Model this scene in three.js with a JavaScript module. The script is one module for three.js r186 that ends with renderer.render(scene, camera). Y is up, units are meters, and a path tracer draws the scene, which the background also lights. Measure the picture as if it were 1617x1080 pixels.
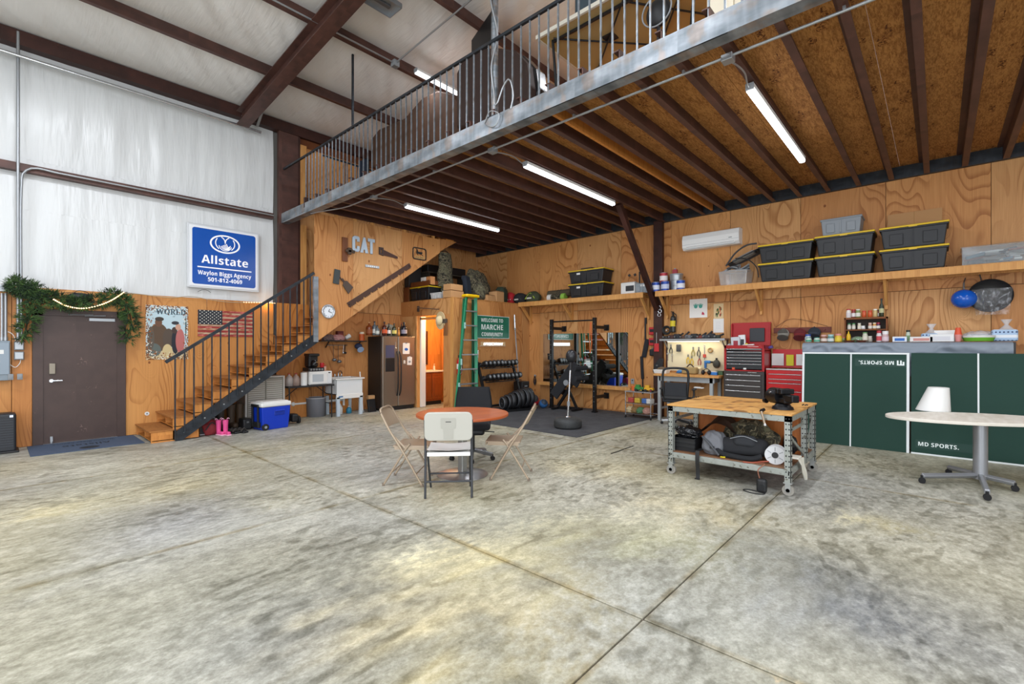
import * as THREE from 'three';
import { RoundedBoxGeometry } from 'three/addons/geometries/RoundedBoxGeometry.js';
import { mergeGeometries, mergeVertices } from 'three/addons/utils/BufferGeometryUtils.js';
import { RectAreaLightUniformsLib } from 'three/addons/lights/RectAreaLightUniformsLib.js';

RectAreaLightUniformsLib.init();
const scene = new THREE.Scene();
const renderer = new THREE.WebGLRenderer({ antialias: true });
renderer.toneMapping = THREE.LinearToneMapping;
renderer.toneMappingExposure = 1.08;
renderer.shadowMap.enabled = true;
scene.background = new THREE.Color(0xcfdce8);

// ---------- camera: photo frame 1617 x 1080, focal length 742 px, level, horizon at y = 546.7
const FPX = 742, YAW = THREE.MathUtils.degToRad(42.204), HOR = 546.73, EYE = 1.545;
const camera = new THREE.PerspectiveCamera(2 * Math.atan(540 / FPX) * 180 / Math.PI, 1617 / 1080, 0.05, 100);
camera.position.set(0, EYE, 0);
camera.rotation.y = -(Math.PI / 2 - YAW);
camera.setViewOffset(1617, 1080, 0, -(HOR - 540), 1617, 1080);
scene.add(camera);

// ---------- room size: wall_back is the plane z = WA, wall_right the plane x = WB
const WA = -10.4, WB = 9.9, WL = -6, WF = 5.5;
const roofY = z => 6.15 + 0.084 * (z - WA);            // underside of the purlins
const LAMP = 0xf3f7ff;

// ---------- ceiling lamps of the tall bay (outside the frame) and their light
const HIGHBAYS = [[-3.2, -7.2], [-3.2, -3.2], [-3.2, 0.8], [0.6, -7.2], [0.6, -3.2], [0.6, 0.8], [2.9, 2.6], [-1, 3.6]];
const HIGHBAY_I = 58, TUBE_I = 66, DAY_I = 5.2;
// ---------- daylight through the two raised overhead doors behind the camera
for (const [w, h, p, q] of [[5.6, 4.3, [WL + .02, 2.15, -.6], [9, 2.15, -.6]], [5.6, 4.3, [-1.3, 2.15, WF - .02], [-1.3, 2.15, -9]]]) {
  const l = new THREE.RectAreaLight(0xf2f6ff, DAY_I, w, h); l.position.set(...p); l.lookAt(...q); l.castShadow = true; scene.add(l);
}

// ---------- photo pixel -> point on an axis-aligned plane
const CY = Math.cos(YAW), SY = Math.sin(YAW);
function X(px, py, k, v) {
  const t = (px - 808.5) / FPX, d = { x: CY + SY * t, y: (HOR - py) / FPX, z: -SY + CY * t };
  const s = (v - (k === 'y' ? EYE : 0)) / d[k];
  return new THREE.Vector3(d.x * s, EYE + d.y * s, d.z * s);
}
const G = (px, py, y = 0) => X(px, py, 'y', y);
const A = (px, py, off = 0) => X(px, py, 'z', WA + off);
const B = (px, py, off = 0) => X(px, py, 'x', WB - off);

// ---------- random and noise
let _s = 12345;
const rnd = () => { _s = (_s * 1664525 + 1013904223) >>> 0; return _s / 4294967296; };
const rr = (a, b) => a + (b - a) * rnd();
const NT = new Float32Array(65536); for (let i = 0; i < 65536; i++) NT[i] = rnd();
function vn(x, y) {
  const xi = Math.floor(x), yi = Math.floor(y), fx = x - xi, fy = y - yi;
  const a = fx * fx * (3 - 2 * fx), b = fy * fy * (3 - 2 * fy);
  const x0 = xi & 255, x1 = (xi + 1) & 255, y0 = (yi & 255) << 8, y1 = ((yi + 1) & 255) << 8;
  const p = NT[y0 | x0], q = NT[y0 | x1], r = NT[y1 | x0], s = NT[y1 | x1];
  return p + (q - p) * a + (r - p) * b + (p - q - r + s) * a * b;
}
const fb = (x, y, o = 4) => { let s = 0, a = .5, n = 0; for (let i = 0; i < o; i++) { s += a * vn(x, y); n += a; x = x * 2.03 + 17.3; y = y * 2.03 + 5.1; a *= .5; } return s / n; };
const n3 = (x, y, z) => (vn(x + 3.1, y + z * .7) + vn(y + 31.7, z - x * .6) + vn(z + 57.2, x + y * .8)) / 3;
const cl = (x, a = 0, b = 1) => x < a ? a : x > b ? b : x;
const sm = (a, b, x) => { const t = cl((x - a) / (b - a)); return t * t * (3 - 2 * t); };

// ---------- textures
function dtex(w, h, fn, srgb = true) {
  const d = new Uint8Array(w * h * 4), o = [0, 0, 0];
  for (let j = 0; j < h; j++) for (let i = 0; i < w; i++) {
    fn(i / w, j / h, o); const k = (j * w + i) * 4;
    d[k] = cl(o[0], 0, 255); d[k + 1] = cl(o[1], 0, 255); d[k + 2] = cl(o[2], 0, 255); d[k + 3] = 255;
  }
  const t = new THREE.DataTexture(d, w, h); t.wrapS = t.wrapT = THREE.RepeatWrapping;
  t.magFilter = THREE.LinearFilter; t.minFilter = THREE.LinearMipmapLinearFilter; t.generateMipmaps = true;
  if (srgb) t.colorSpace = THREE.SRGBColorSpace; t.needsUpdate = true; return t;
}
function ctex(w, h, draw) {
  const c = document.createElement('canvas'); c.width = w; c.height = h; const g = c.getContext('2d'); draw(g, w, h);
  const t = new THREE.CanvasTexture(c); t.colorSpace = THREE.SRGBColorSpace; return t;
}
// ---------- materials
const mcache = {};
function col(c, r = .6, m = 0, extra) {
  const k = c + '|' + r + '|' + m + '|' + (extra ? JSON.stringify(extra) : '');
  if (!mcache[k]) mcache[k] = new (extra ? THREE.MeshPhysicalMaterial : THREE.MeshStandardMaterial)({ color: c, roughness: r, metalness: m, ...extra });
  return mcache[k];
}
function texmat(map, r = .7, m = 0, uvm = 1, extra = {}) {
  const t = new THREE.MeshStandardMaterial({ map, roughness: r, metalness: m, ...extra }); t.userData.uvm = uvm; return t;
}
const BLACK = col(0x17181a, .5), BLACKM = col(0x1c1d1f, .38, .3), RUBBER = col(0x1a1a1b, .85), CHROME = col(0xc9ccd0, .22, .95), GALV = col(0xa9adb0, .42, .75),
  WHITE = col(0xdcdcd8, .45), GREY = col(0x8b8f92, .55), STEEL = col(0x77797b, .4, .7), FABRIC = col(0x232427, .95), CARD = col(0xb58a5c, .85), CREAM = col(0xe8dfc8, .6), DARKBROWN = col(0x3a261d, .7);

// ---------- geometry helpers (all return non-indexed position/normal/uv)
function norm(g) {
  const o = g.index ? g.toNonIndexed() : g;
  if (!o.attributes.normal) o.computeVertexNormals();
  if (!o.attributes.uv) o.setAttribute('uv', new THREE.BufferAttribute(new Float32Array(o.attributes.position.count * 2), 2));
  for (const k of Object.keys(o.attributes)) if (!['position', 'normal', 'uv'].includes(k)) o.deleteAttribute(k);
  o.clearGroups(); return o;
}
const mv = (g, p) => p ? g.translate(p[0], p[1], p[2]) : g;
const bx = (w, h, d, p, r = 0) => mv(norm(r ? new RoundedBoxGeometry(w, h, d, 1, Math.min(r, w / 2.05, h / 2.05, d / 2.05)) : new THREE.BoxGeometry(w, h, d)), p);
const rbx = (w, h, d, p, r = .02, s = 3) => mv(norm(new RoundedBoxGeometry(w, h, d, s, Math.min(r, w / 2.05, h / 2.05, d / 2.05))), p);
const cyl = (a, b, h, p, s = 20, open = false) => mv(norm(new THREE.CylinderGeometry(a, b, h, s, 1, open)), p);
const cylx = (r, h, p, s = 20) => mv(cyl(r, r, h, null, s).rotateZ(Math.PI / 2), p);
const cylz = (r, h, p, s = 20) => mv(cyl(r, r, h, null, s).rotateX(Math.PI / 2), p);
const sph = (r, p, s = 20, sy = 1, sx = 1, sz = 1) => mv(norm(new THREE.SphereGeometry(r, s, Math.ceil(s * .7))).scale(sx, sy, sz), p);
const tor = (R, r, p, s = 24, q = 8, arc = Math.PI * 2) => mv(norm(new THREE.TorusGeometry(R, r, q, s, arc)), p);
const V3 = a => a.isVector3 ? a : new THREE.Vector3(...a);
function orient(g, a, b) {
  a = V3(a); b = V3(b); const d = b.clone().sub(a), m = a.clone().add(b).multiplyScalar(.5);
  const q = new THREE.Quaternion().setFromUnitVectors(new THREE.Vector3(0, 1, 0), d.normalize());
  return g.applyQuaternion(q).translate(m.x, m.y, m.z);
}
const len = (a, b) => V3(a).distanceTo(V3(b));
const bar = (a, b, r, s = 10, r2) => orient(cyl(r2 ?? r, r, len(a, b), null, s), a, b);
const sbar = (a, b, w, d) => orient(bx(w, len(a, b), d), a, b);
const tube = (pts, r, s = 24, q = 7, closed = false) => norm(new THREE.TubeGeometry(new THREE.CatmullRomCurve3(pts.map(V3), closed, 'centripetal'), s, r, q, closed));
const lathe = (pts, s = 22, p) => mv(norm(new THREE.LatheGeometry(pts.map(a => new THREE.Vector2(Math.max(a[0], 1e-4), a[1])), s)), p);
function shp(pts, holes) {
  const s = new THREE.Shape(pts.map(p => new THREE.Vector2(p[0], p[1])));
  for (const h of holes || []) s.holes.push(new THREE.Path(h.map(p => new THREE.Vector2(p[0], p[1]))));
  return s;
}
const ext = (pts, d, bev = 0, holes) => norm(new THREE.ExtrudeGeometry(shp(pts, holes), { depth: d, bevelEnabled: !!bev, bevelSize: bev, bevelThickness: bev, bevelSegments: 1, curveSegments: 12 }));
function rrect(x0, y0, x1, y1, r, n = 5) {
  const o = [], c = [[x1 - r, y1 - r, 0], [x0 + r, y1 - r, 1], [x0 + r, y0 + r, 2], [x1 - r, y0 + r, 3]];
  for (const [x, y, k] of c) for (let i = 0; i <= n; i++) { const a = (k + i / n) * Math.PI / 2; o.push([x + r * Math.cos(a), y + r * Math.sin(a)]); } return o;
}
const ell = (cx, cy, rx, ry, n = 28) => Array.from({ length: n }, (_, i) => [cx + rx * Math.cos(i / n * 2 * Math.PI), cy + ry * Math.sin(i / n * 2 * Math.PI)]);
function blob(rx, ry, rz, p, amp = .15, fq = 3, seed = 0, flat = true, det = 4) {       // soft lumpy bag / heap, flat underneath
  const g = mergeVertices(new THREE.IcosahedronGeometry(1, det * 3).deleteAttribute('uv').deleteAttribute('normal')), a = g.attributes.position;
  for (let i = 0; i < a.count; i++) {
    let x = a.getX(i), y = a.getY(i), z = a.getZ(i);
    const k = 1 + amp * 2 * (n3(x * fq + seed * 7.3, y * fq + seed * 3.1, z * fq + seed) - .5) + amp * .7 * (n3(x * fq * 2.7 + seed, y * fq * 2.7, z * fq * 2.7) - .5);
    y *= k; if (flat && y < -.62) y = -.62 - (y + .62) * -.12;
    a.setXYZ(i, x * k * rx, y * ry, z * k * rz);
  }
  g.computeVertexNormals(); return mv(norm(g), [p[0], p[1] + (flat ? ry * .66 : 0), p[2]]);
}
function grid(nu, nv, fn, thick = 0) {                                   // sheet from fn(u,v)->[x,y,z]
  const mk = off => {
    const pos = [], uv = [], idx = [];
    for (let j = 0; j <= nv; j++) for (let i = 0; i <= nu; i++) { pos.push(...fn(i / nu, j / nv)); uv.push(i / nu, j / nv); }
    for (let j = 0; j < nv; j++) for (let i = 0; i < nu; i++) { const a = j * (nu + 1) + i, b = a + 1, c = a + nu + 1, d = c + 1; if (off) idx.push(a, c, b, b, c, d); else idx.push(a, b, c, b, d, c); }
    const g = new THREE.BufferGeometry(); g.setAttribute('position', new THREE.Float32BufferAttribute(pos, 3)); g.setAttribute('uv', new THREE.Float32BufferAttribute(uv, 2)); g.setIndex(idx); g.computeVertexNormals();
    if (off) { const p = g.attributes.position, n = g.attributes.normal; for (let i = 0; i < p.count; i++) p.setXYZ(i, p.getX(i) + n.getX(i) * off, p.getY(i) + n.getY(i) * off, p.getZ(i) + n.getZ(i) * off); }
    return norm(g);
  };
  if (!thick) return mk(0);
  return mergeGeometries([mk(0), mk(thick)]);
}
function boxUV(g, s, ox = 0, oy = 0) {
  const p = g.attributes.position, n = g.attributes.normal, uv = new Float32Array(p.count * 2);
  for (let i = 0; i < p.count; i++) {
    const x = p.getX(i), y = p.getY(i), z = p.getZ(i), a = Math.abs(n.getX(i)), b = Math.abs(n.getY(i)), c = Math.abs(n.getZ(i));
    let u, v; if (c >= a && c >= b) { u = x; v = y; } else if (a >= b) { u = z; v = y; } else { u = x; v = z; }
    uv[2 * i] = u / s + ox; uv[2 * i + 1] = v / s + oy;
  }
  g.setAttribute('uv', new THREE.BufferAttribute(uv, 2)); return g;
}
// ---------- object helpers
const used = {};
function numbered(n) { if (used[n] === undefined) { used[n] = 0; return n; } used[n]++; return n + '_' + String(used[n]).padStart(3, '0'); }
function part(parent, name, geo, mat, label, keepUV) {
  let g = Array.isArray(geo) ? (geo.length > 1 ? mergeGeometries(geo) : geo[0]) : geo;
  if (mat.userData.uvm && !keepUV) boxUV(g, mat.userData.uvm, rnd(), rnd());
  const m = new THREE.Mesh(g, mat); m.name = name; m.castShadow = m.receiveShadow = true; if (label) m.userData.label = label;
  parent.add(m); return m;
}
function thing(name, label, category, pos = [0, 0, 0], ry = 0, group) {
  const o = new THREE.Group(); o.name = numbered(name); o.position.copy(V3(pos)); o.rotation.y = ry; o.userData = { label, category };
  if (group) o.userData.group = group; scene.add(o); return o;
}
function solo(name, label, category, geo, mat, pos = [0, 0, 0], ry = 0, group, keepUV) {
  const m = part(scene, numbered(name), geo, mat, null, keepUV); m.position.copy(V3(pos)); m.rotation.y = ry; m.userData = { label, category };
  if (group) m.userData.group = group; return m;
}
function struct(name, pos = [0, 0, 0], ry = 0, label) {
  const o = new THREE.Group(); o.name = name; o.position.copy(V3(pos)); o.rotation.y = ry; o.userData = { kind: 'structure' }; if (label) o.userData.label = label; scene.add(o); return o;
}
function copyOf(src, pos, ry, label, group) {
  const c = src.clone(); c.name = numbered(src.name.replace(/_\d{3}$/, '')); c.userData = { ...src.userData }; if (label) c.userData.label = label; if (group) c.userData.group = group;
  c.position.copy(V3(pos)); c.rotation.y = ry; scene.add(c); return c;
}
const RB = -Math.PI / 2;                 // turn of things that face away from wall_right
const rectLight = (w, h, I, at, look, c = LAMP) => { const l = new THREE.RectAreaLight(c, I, w, h); l.position.copy(V3(at)); l.lookAt(V3(look)); l.castShadow = true; scene.add(l); return l; };
const glow = (I, c = 0xffffff) => new THREE.MeshStandardMaterial({ color: 0xffffff, emissive: c, emissiveIntensity: I, roughness: .6 });
const faceTex = (m, map, r = .5, metal = 0, extra = {}) => new THREE.MeshStandardMaterial({ map, roughness: r, metalness: metal, ...extra });
const plate = (w, h, d, p) => {           // box whose front face carries a 0..1 picture, its sides the picture's edge colour
  const g = bx(w, h, d), a = g.attributes.position, uv = g.attributes.uv; for (let i = 0; i < a.count; i++) uv.setXY(i, cl(a.getX(i) / w + .5, .004, .996), cl(a.getY(i) / h + .5, .004, .996)); return mv(g, p);
};
// ================= surfaces
const KN = Array.from({ length: 8 }, () => Array.from({ length: 3 }, () => [rr(.08, 1.14), rr(.1, 2.34), rr(.012, .03)]));
const PLYT = dtex(2048, 2048, (u, v, o) => {
  const ci = Math.min(3, Math.floor(u * 4)), cj = Math.min(1, Math.floor(v * 2)), id = ci + cj * 4, sx = (u * 4 - ci) * 1.22, sy = (v * 2 - cj) * 2.44;
  let kx = 0, kd = 0;
  for (const [x, y, r] of KN[id]) { const dx = sx - x, dy = (sy - y) * .45, d = Math.sqrt(dx * dx + dy * dy); kx += 1.1 * Math.exp(-d * d / (r * r * 14)); kd = Math.max(kd, 1 - sm(r * .45, r * .9, Math.sqrt(dx * dx + (sy - y) * (sy - y) * .6))); }
  const w = fb(sx * 3 + id * 9, sy * 1.1 + id * 5, 2) * .5;
  const f = (fb(sx * 1.5 + id * 13.7 + w * .5, sy * .42 + id * 3.3, 3) + kx * .35) * 20 + w * 1.5;
  const r = f - Math.floor(f), e = r * r * r;                                    // soft early wood, sharp late-wood line
  const line = sm(.55, .95, r) * (1 - sm(.97, 1, r)) * sm(.2, .7, vn(sx * 3 + id, sy * 1.3 + id * 4));
  const fib = vn(sx * 210, sy * 5 + id) * .6 + vn(sx * 90 + 7, sy * 2.2) * .4, big = fb(sx * 1.2 + id * 4.2, sy * .6 + 11, 3);
  let t = .2 + .45 * line + .1 * e + (fib - .5) * .34 + (big - .5) * .55;
  t = cl(t); t = Math.max(t, kd * 1.25);
  const R = 208 - 62 * t, Gr = 157 - 66 * t, Bl = 101 - 60 * t; o[0] = R; o[1] = Gr; o[2] = Bl;
});
const PLYM = [0xffffff, 0xfff4e4, 0xf6e8d8].map(c => new THREE.MeshStandardMaterial({ map: PLYT, color: c, roughness: .62 }));
const PLYW = [0xffecc4, 0xffe6ba, 0xfff0cc].map(c => new THREE.MeshStandardMaterial({ map: PLYT, color: c, roughness: .5 }));
const PINET = dtex(512, 1024, (u, v, o) => {
  const f = (u * 9 + fb(u * 3, v * 1.4, 3) * 2.4), r = f - Math.floor(f), fib = vn(u * 300, v * 6);
  const t = cl(.25 * r * r + (fib - .5) * .3 + fb(u * 6, v * 3, 2) * .4); o[0] = 214 - 50 * t; o[1] = 160 - 56 * t; o[2] = 92 - 46 * t;
});
const PINE = texmat(PINET, .6, 0, 1.0), PINEDARK = texmat(PINET, .6, 0, .8, { color: 0x8a6a52 }), PINEORANGE = texmat(PINET, .6, 0, .9, { color: 0xffe6c4 });
const OSBT = dtex(1024, 1024, (u, v, o) => {
  const a = vn(u * 26, v * 120), b = vn(u * 60 + 9, v * 240 + 3), c = fb(u * 5, v * 9, 3), d = vn(u * 14 + 3, v * 70 + 8);
  const stamp = sm(.72, .78, vn(u * 7 + 3, v * 26 + 6)) * sm(.55, .6, vn(u * 130, v * 90)) * sm(.5, .62, vn(u * 2.3 + 8, v * 7 + 4));
  const t = cl(.25 + (a - .5) * .5 + (b - .5) * .5 + (c - .5) * .5 + (d - .5) * .3) + stamp * .9; o[0] = 196 - 84 * t; o[1] = 138 - 76 * t; o[2] = 74 - 56 * t;
});
const OSB = texmat(OSBT, .8, 0, 1.22);
const RUSTT = dtex(512, 512, (u, v, o) => { const n = fb(u * 9, v * 9, 4), m = fb(u * 3 + 5, v * 14, 3); const t = cl(n * .8 + m * .5 - .25); o[0] = 68 + 46 * t; o[1] = 46 + 29 * t; o[2] = 40 + 24 * t; });
const OXIDE = texmat(RUSTT, .5, .15, 1.4), OXIDEDK = texmat(RUSTT, .55, .15, 1.4, { color: 0xb49a90 });
const MILLT = dtex(512, 512, (u, v, o) => { const n = fb(u * 4, v * 12, 4), m = fb(u * 20 + 5, v * 5, 3), t = cl(n * 1.1 + m * .5 - .35), q = sm(.62, .8, fb(u * 7 + 9, v * 7, 3)); o[0] = 96 + 70 * t + q * 8; o[1] = 104 + 68 * t - q * 6; o[2] = 110 + 68 * t - q * 16; });
const MILL = texmat(MILLT, .42, .45, 1.1), RAILST = texmat(MILLT, .35, .55, .6, { color: 0xffffff }), DARKSTEEL = texmat(MILLT, .5, .4, .8, { color: 0x62666c });
// white vinyl insulation facing: fine vertical puckers as bump
const WRB = dtex(1024, 1024, (u, v, o) => { const a = fb(u * 22, v * 4, 3), b = fb(u * 60 + 3, v * 7, 2); const k = cl(a * .75 + b * .35); o[0] = o[1] = o[2] = 255 * k; }, false);
const VINYL = new THREE.MeshStandardMaterial({ color: 0xd6d8d7, roughness: .33, bumpMap: WRB, bumpScale: .007 }); VINYL.userData.uvm = 1.6;
const VINYLR = new THREE.MeshStandardMaterial({ color: 0xe4e2de, roughness: .5, bumpMap: WRB, bumpScale: .008 }); VINYLR.userData.uvm = 1.6;
// concrete: stains copied from the photo (pixel, radius m, colour shift)
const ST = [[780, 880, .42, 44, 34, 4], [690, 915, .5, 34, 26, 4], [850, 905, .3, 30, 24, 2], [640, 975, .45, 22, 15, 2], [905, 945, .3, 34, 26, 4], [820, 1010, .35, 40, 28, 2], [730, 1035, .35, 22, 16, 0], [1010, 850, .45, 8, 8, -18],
  [950, 880, .4, -30, -30, -26], [880, 835, .35, 26, 20, -4], [1040, 800, .5, 24, 17, 0], [1100, 790, .45, 26, 18, 0], [1000, 748, .4, 24, 17, 2], [900, 738, .35, 28, 20, 0], [1385, 828, .25, 44, 32, -6], [120, 797, .3, 30, 22, 0], [310, 765, .4, 22, 16, 0], [420, 785, .35, 16, 14, 2],
  [1230, 880, .5, -34, -30, -22], [1310, 925, .4, -38, -35, -26], [1360, 960, .4, -26, -25, -20], [1450, 930, .6, -18, -18, -16], [1560, 950, .5, -14, -14, -14], [470, 880, .7, -18, -18, -20], [600, 1030, .6, -24, -25, -26], [350, 960, .6, -14, -14, -14], [200, 860, .7, -10, -8, 2], [300, 800, .5, -22, -22, -18],
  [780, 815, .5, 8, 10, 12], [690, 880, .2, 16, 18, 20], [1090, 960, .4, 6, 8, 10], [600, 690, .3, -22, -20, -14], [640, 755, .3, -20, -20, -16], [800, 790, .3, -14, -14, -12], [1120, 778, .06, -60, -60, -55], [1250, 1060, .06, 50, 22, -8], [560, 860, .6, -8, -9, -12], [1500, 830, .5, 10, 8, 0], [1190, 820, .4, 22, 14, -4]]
  .map(([a, b, r, x, y, z]) => { const p = G(a, b); return [p.x, p.z, r * 1.25, x, y, z]; });
function concrete(x, z, o, ed) {
  const w0 = vn(x * 1.1 + 5, z * 1.1) - .5, w1 = vn(x * 1.1, z * 1.1 + 40) - .5, wx = x + w0 * .35, wz = z + w1 * .35;
  const a = fb(wx * .7 + 3, wz * .9, 3), b = fb(wx * 3 + 9, wz * 5.6 + 2, 3), c = fb(x * 17 + w0 * 4, z * 27, 3), g = vn(x * 60, z * 74) * .6 + vn(x * 118 + 9, z * 130) * .4, d = vn(x * 230, z * 250), e = vn(x * .9 + 60, z * .8), q = sm(.56, .82, vn(wx * 9 + 20, wz * 19)) * sm(.42, .62, vn(x * 1.7 + 9, z * 2.1));
  const t = (a - .5) * 34 + (b - .5) * 40 + (c - .5) * 54 + (g - .5) * 34 + (d - .5) * 18 - q * 26, y = (e - .5) * 22;
  let R = 161 + t + y * .5, Gr = 158.5 + t + y * .25, Bl = 142 + t - y * .6;
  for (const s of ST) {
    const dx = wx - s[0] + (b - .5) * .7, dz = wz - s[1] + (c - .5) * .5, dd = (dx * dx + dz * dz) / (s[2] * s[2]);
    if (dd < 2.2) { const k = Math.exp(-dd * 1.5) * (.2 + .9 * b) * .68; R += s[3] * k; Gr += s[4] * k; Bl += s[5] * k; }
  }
  if (ed < .05) { const k = sm(.045, .004, ed) * (.25 + .75 * sm(.3, .7, vn(x * 6, z * 6 + 3))) * (.5 + .5 * g); R -= 30 * k; Gr -= 38 * k; Bl -= 50 * k; }   // dirt worked into the saw cuts
  o[0] = R; o[1] = Gr; o[2] = Bl;
}
const FINEB = dtex(512, 512, (u, v, o) => { o[0] = o[1] = o[2] = 255 * cl(fb(u * 30, v * 30, 4) * .8 + vn(u * 250, v * 250) * .3); }, false);

// ================= floor: saw-cut slabs
const floor = struct('floor');
{
  const xs = [WL, -1.44, 2.47, 6.38, WB], zs = [WA, -7.44, -4.34, -1.24, 1.86, WF], gap = .005;
  part(floor, 'subfloor', bx(WB - WL + .6, .2, WF - WA + .6, [(WB + WL) / 2, -.112, (WF + WA) / 2]), col(0x5a5245, .9));
  for (let i = 0; i < 4; i++) for (let j = 0; j < 5; j++) {
    const x0 = xs[i] + gap, x1 = xs[i + 1] - gap, z0 = zs[j] + gap, z1 = zs[j + 1] - gap, w = x1 - x0, d = z1 - z0;
    const near = (i === 1 || i === 2) && (j === 2 || j === 3), vis = i >= 1 && j <= 3, R = near ? 1536 : vis ? 640 : 128;
    const map = dtex(R, R, (u, v, o) => concrete(x0 + u * w, z0 + v * d, o, Math.min(u * w, w - u * w, v * d, d - v * d))); map.wrapS = map.wrapT = THREE.ClampToEdgeWrapping;
    const m = new THREE.MeshStandardMaterial({ map, roughness: .52, bumpMap: FINEB, bumpScale: .0006 });
    const g = norm(new RoundedBoxGeometry(w, .08, d, 1, .006)).translate((x0 + x1) / 2, -.04, (z0 + z1) / 2);
    const p = g.attributes.position, uv = g.attributes.uv; for (let k = 0; k < p.count; k++) uv.setXY(k, (p.getX(k) - x0) / w, (p.getZ(k) - z0) / d);
    part(floor, 'slab', g, m, null, true);
  }
}
// ================= plywood sheets on a wall frame (local x along, y up, z out)
let plyN = 0;
function sheet(parent, x0, x1, y0, y1, z = 0, mat, name = 'plywood_sheet') {
  const id = plyN++ * 3 % 8, ci = id % 4, cj = id >> 2, w = x1 - x0 - .006, h = y1 - y0 - .006, g = bx(w, h, .014, [(x0 + x1) / 2, (y0 + y1) / 2, z + .007], .0025);
  const p = g.attributes.position, uv = g.attributes.uv; for (let k = 0; k < p.count; k++) uv.setXY(k, (ci + cl((p.getX(k) - x0) / 1.22, .004, .996)) / 4, (cj + cl((p.getY(k) - y0) / 2.44, .003, .997)) / 2);
  return part(parent, name, g, mat || PLYM[plyN % 3], null, true);
}
function sheets(parent, x0, x1, y0, y1, z = 0, step = 1.22) { for (let x = x0; x < x1 - .02; x += step) sheet(parent, x, Math.min(x1, x + step), y0, y1, z); }
function polySheet(parent, pts, z, cellx) {
  const id = plyN++ * 3 % 8, ci = id % 4, cj = id >> 2, g = ext(pts, .014).translate(0, 0, z), p = g.attributes.position, uv = g.attributes.uv;
  for (let k = 0; k < p.count; k++) uv.setXY(k, (ci + cl((p.getX(k) - cellx) / 1.23, .004, .996)) / 4, (cj + cl((p.getY(k) - 1.6) / 2.75, .003, .997)) / 2);
  return part(parent, 'plywood_sheet', g, PLYM[plyN % 3], null, true);
}
function vinylSheet(parent, x0, x1, y0, y1, z, nx, ny, amp, name = 'insulation_blanket', mat = VINYL) {
  const g = grid(nx, ny, (u, v) => { const x = x0 + (x1 - x0) * u, y = y0 + (y1 - y0) * v, e = Math.sin(Math.PI * v); return [x, y, z + amp * e * (.55 + .5 * fb(x * 1.1, y * .5 + z, 2)) + amp * 1.0 * Math.sqrt(e) * (fb(x * 6.5, y * .8, 3) - .5)]; });
  return part(parent, name, g, mat);
}
// ================= wall_back
const wallBack = struct('wall_back', [0, 0, WA]);
part(wallBack, 'wall_core', bx(WB - WL + .6, 7, .12, [(WB + WL) / 2, 3.5, -.22]), col(0x8d8a84, .9));
const DX0 = .40, DX1 = 1.53, DTOP = 2.13;
for (const [a, b] of [[WL, -4.7], [-4.7, -3.48], [-3.48, -2.26], [-2.26, -1.04], [-1.04, .18]]) sheet(wallBack, a, b, 0, 2.46, -.014, PLYW[0]);
sheet(wallBack, .18, DX0, 0, 2.46, -.004, PLYW[1]); sheet(wallBack, DX0, DX1, DTOP, 2.46, -.014, PLYW[2]);
sheet(wallBack, DX1, 2.75, 0, 2.46, -.014, PLYW[2]); sheet(wallBack, 2.75, 3.97, 0, 2.46, -.014, PLYW[0]); sheet(wallBack, 3.97, 4.66, 0, 2.46, .125, PLYW[1]);
for (let x = 4.36; x < WB; x += 1.22) { sheet(wallBack, x, Math.min(WB, x + 1.22), 0, 2.36, -.014); sheet(wallBack, x, Math.min(WB, x + 1.22), 2.36, 4.62, -.014); sheet(wallBack, x, Math.min(WB, x + 1.22), 4.62, 5.95, -.014); }
part(wallBack, 'top_plate', bx(WB - 4.36, .24, .04, [(WB + 4.36) / 2, 6.06, .0]), PINEDARK);
vinylSheet(wallBack, WL, 3.98, 2.3, 4.24, -.07, 220, 30, .05); vinylSheet(wallBack, WL, 3.98, 4.3, 6.2, -.07, 220, 30, .06);
part(wallBack, 'wall_girt', [bx(3.95 - WL, .11, .012, [(3.95 + WL) / 2, 4.275, .05]), bx(3.95 - WL, .012, .12, [(3.95 + WL) / 2, 4.225, -.0]), bx(3.95 - WL, .012, .12, [(3.95 + WL) / 2, 4.33, -.0])], OXIDE);
part(wallBack, 'eave_strut', [bx(WB - WL, .22, .015, [(WB + WL) / 2, 6.22, .1]), bx(WB - WL, .015, .18, [(WB + WL) / 2, 6.115, .02])], OXIDEDK);
// steel column of the frame, standing clear of the insulation
part(wallBack, 'steel_column', [bx(.4, 6.1, .016, [4.24, 3.05, .1]), bx(.016, 6.1, .1, [4.05, 3.05, .05])], OXIDE);
part(wallBack, 'column_edge', bx(.06, 6.1, .07, [4.46, 3.05, .06]), OXIDEDK);
part(wallBack, 'corner_stud', bx(.14, 4.2, .09, [4.56, 2.1, .045]), PINE); part(wallBack, 'corner_stud', bx(.14, 1.5, .09, [4.56, 5.2, .045]), PINE);
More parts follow.
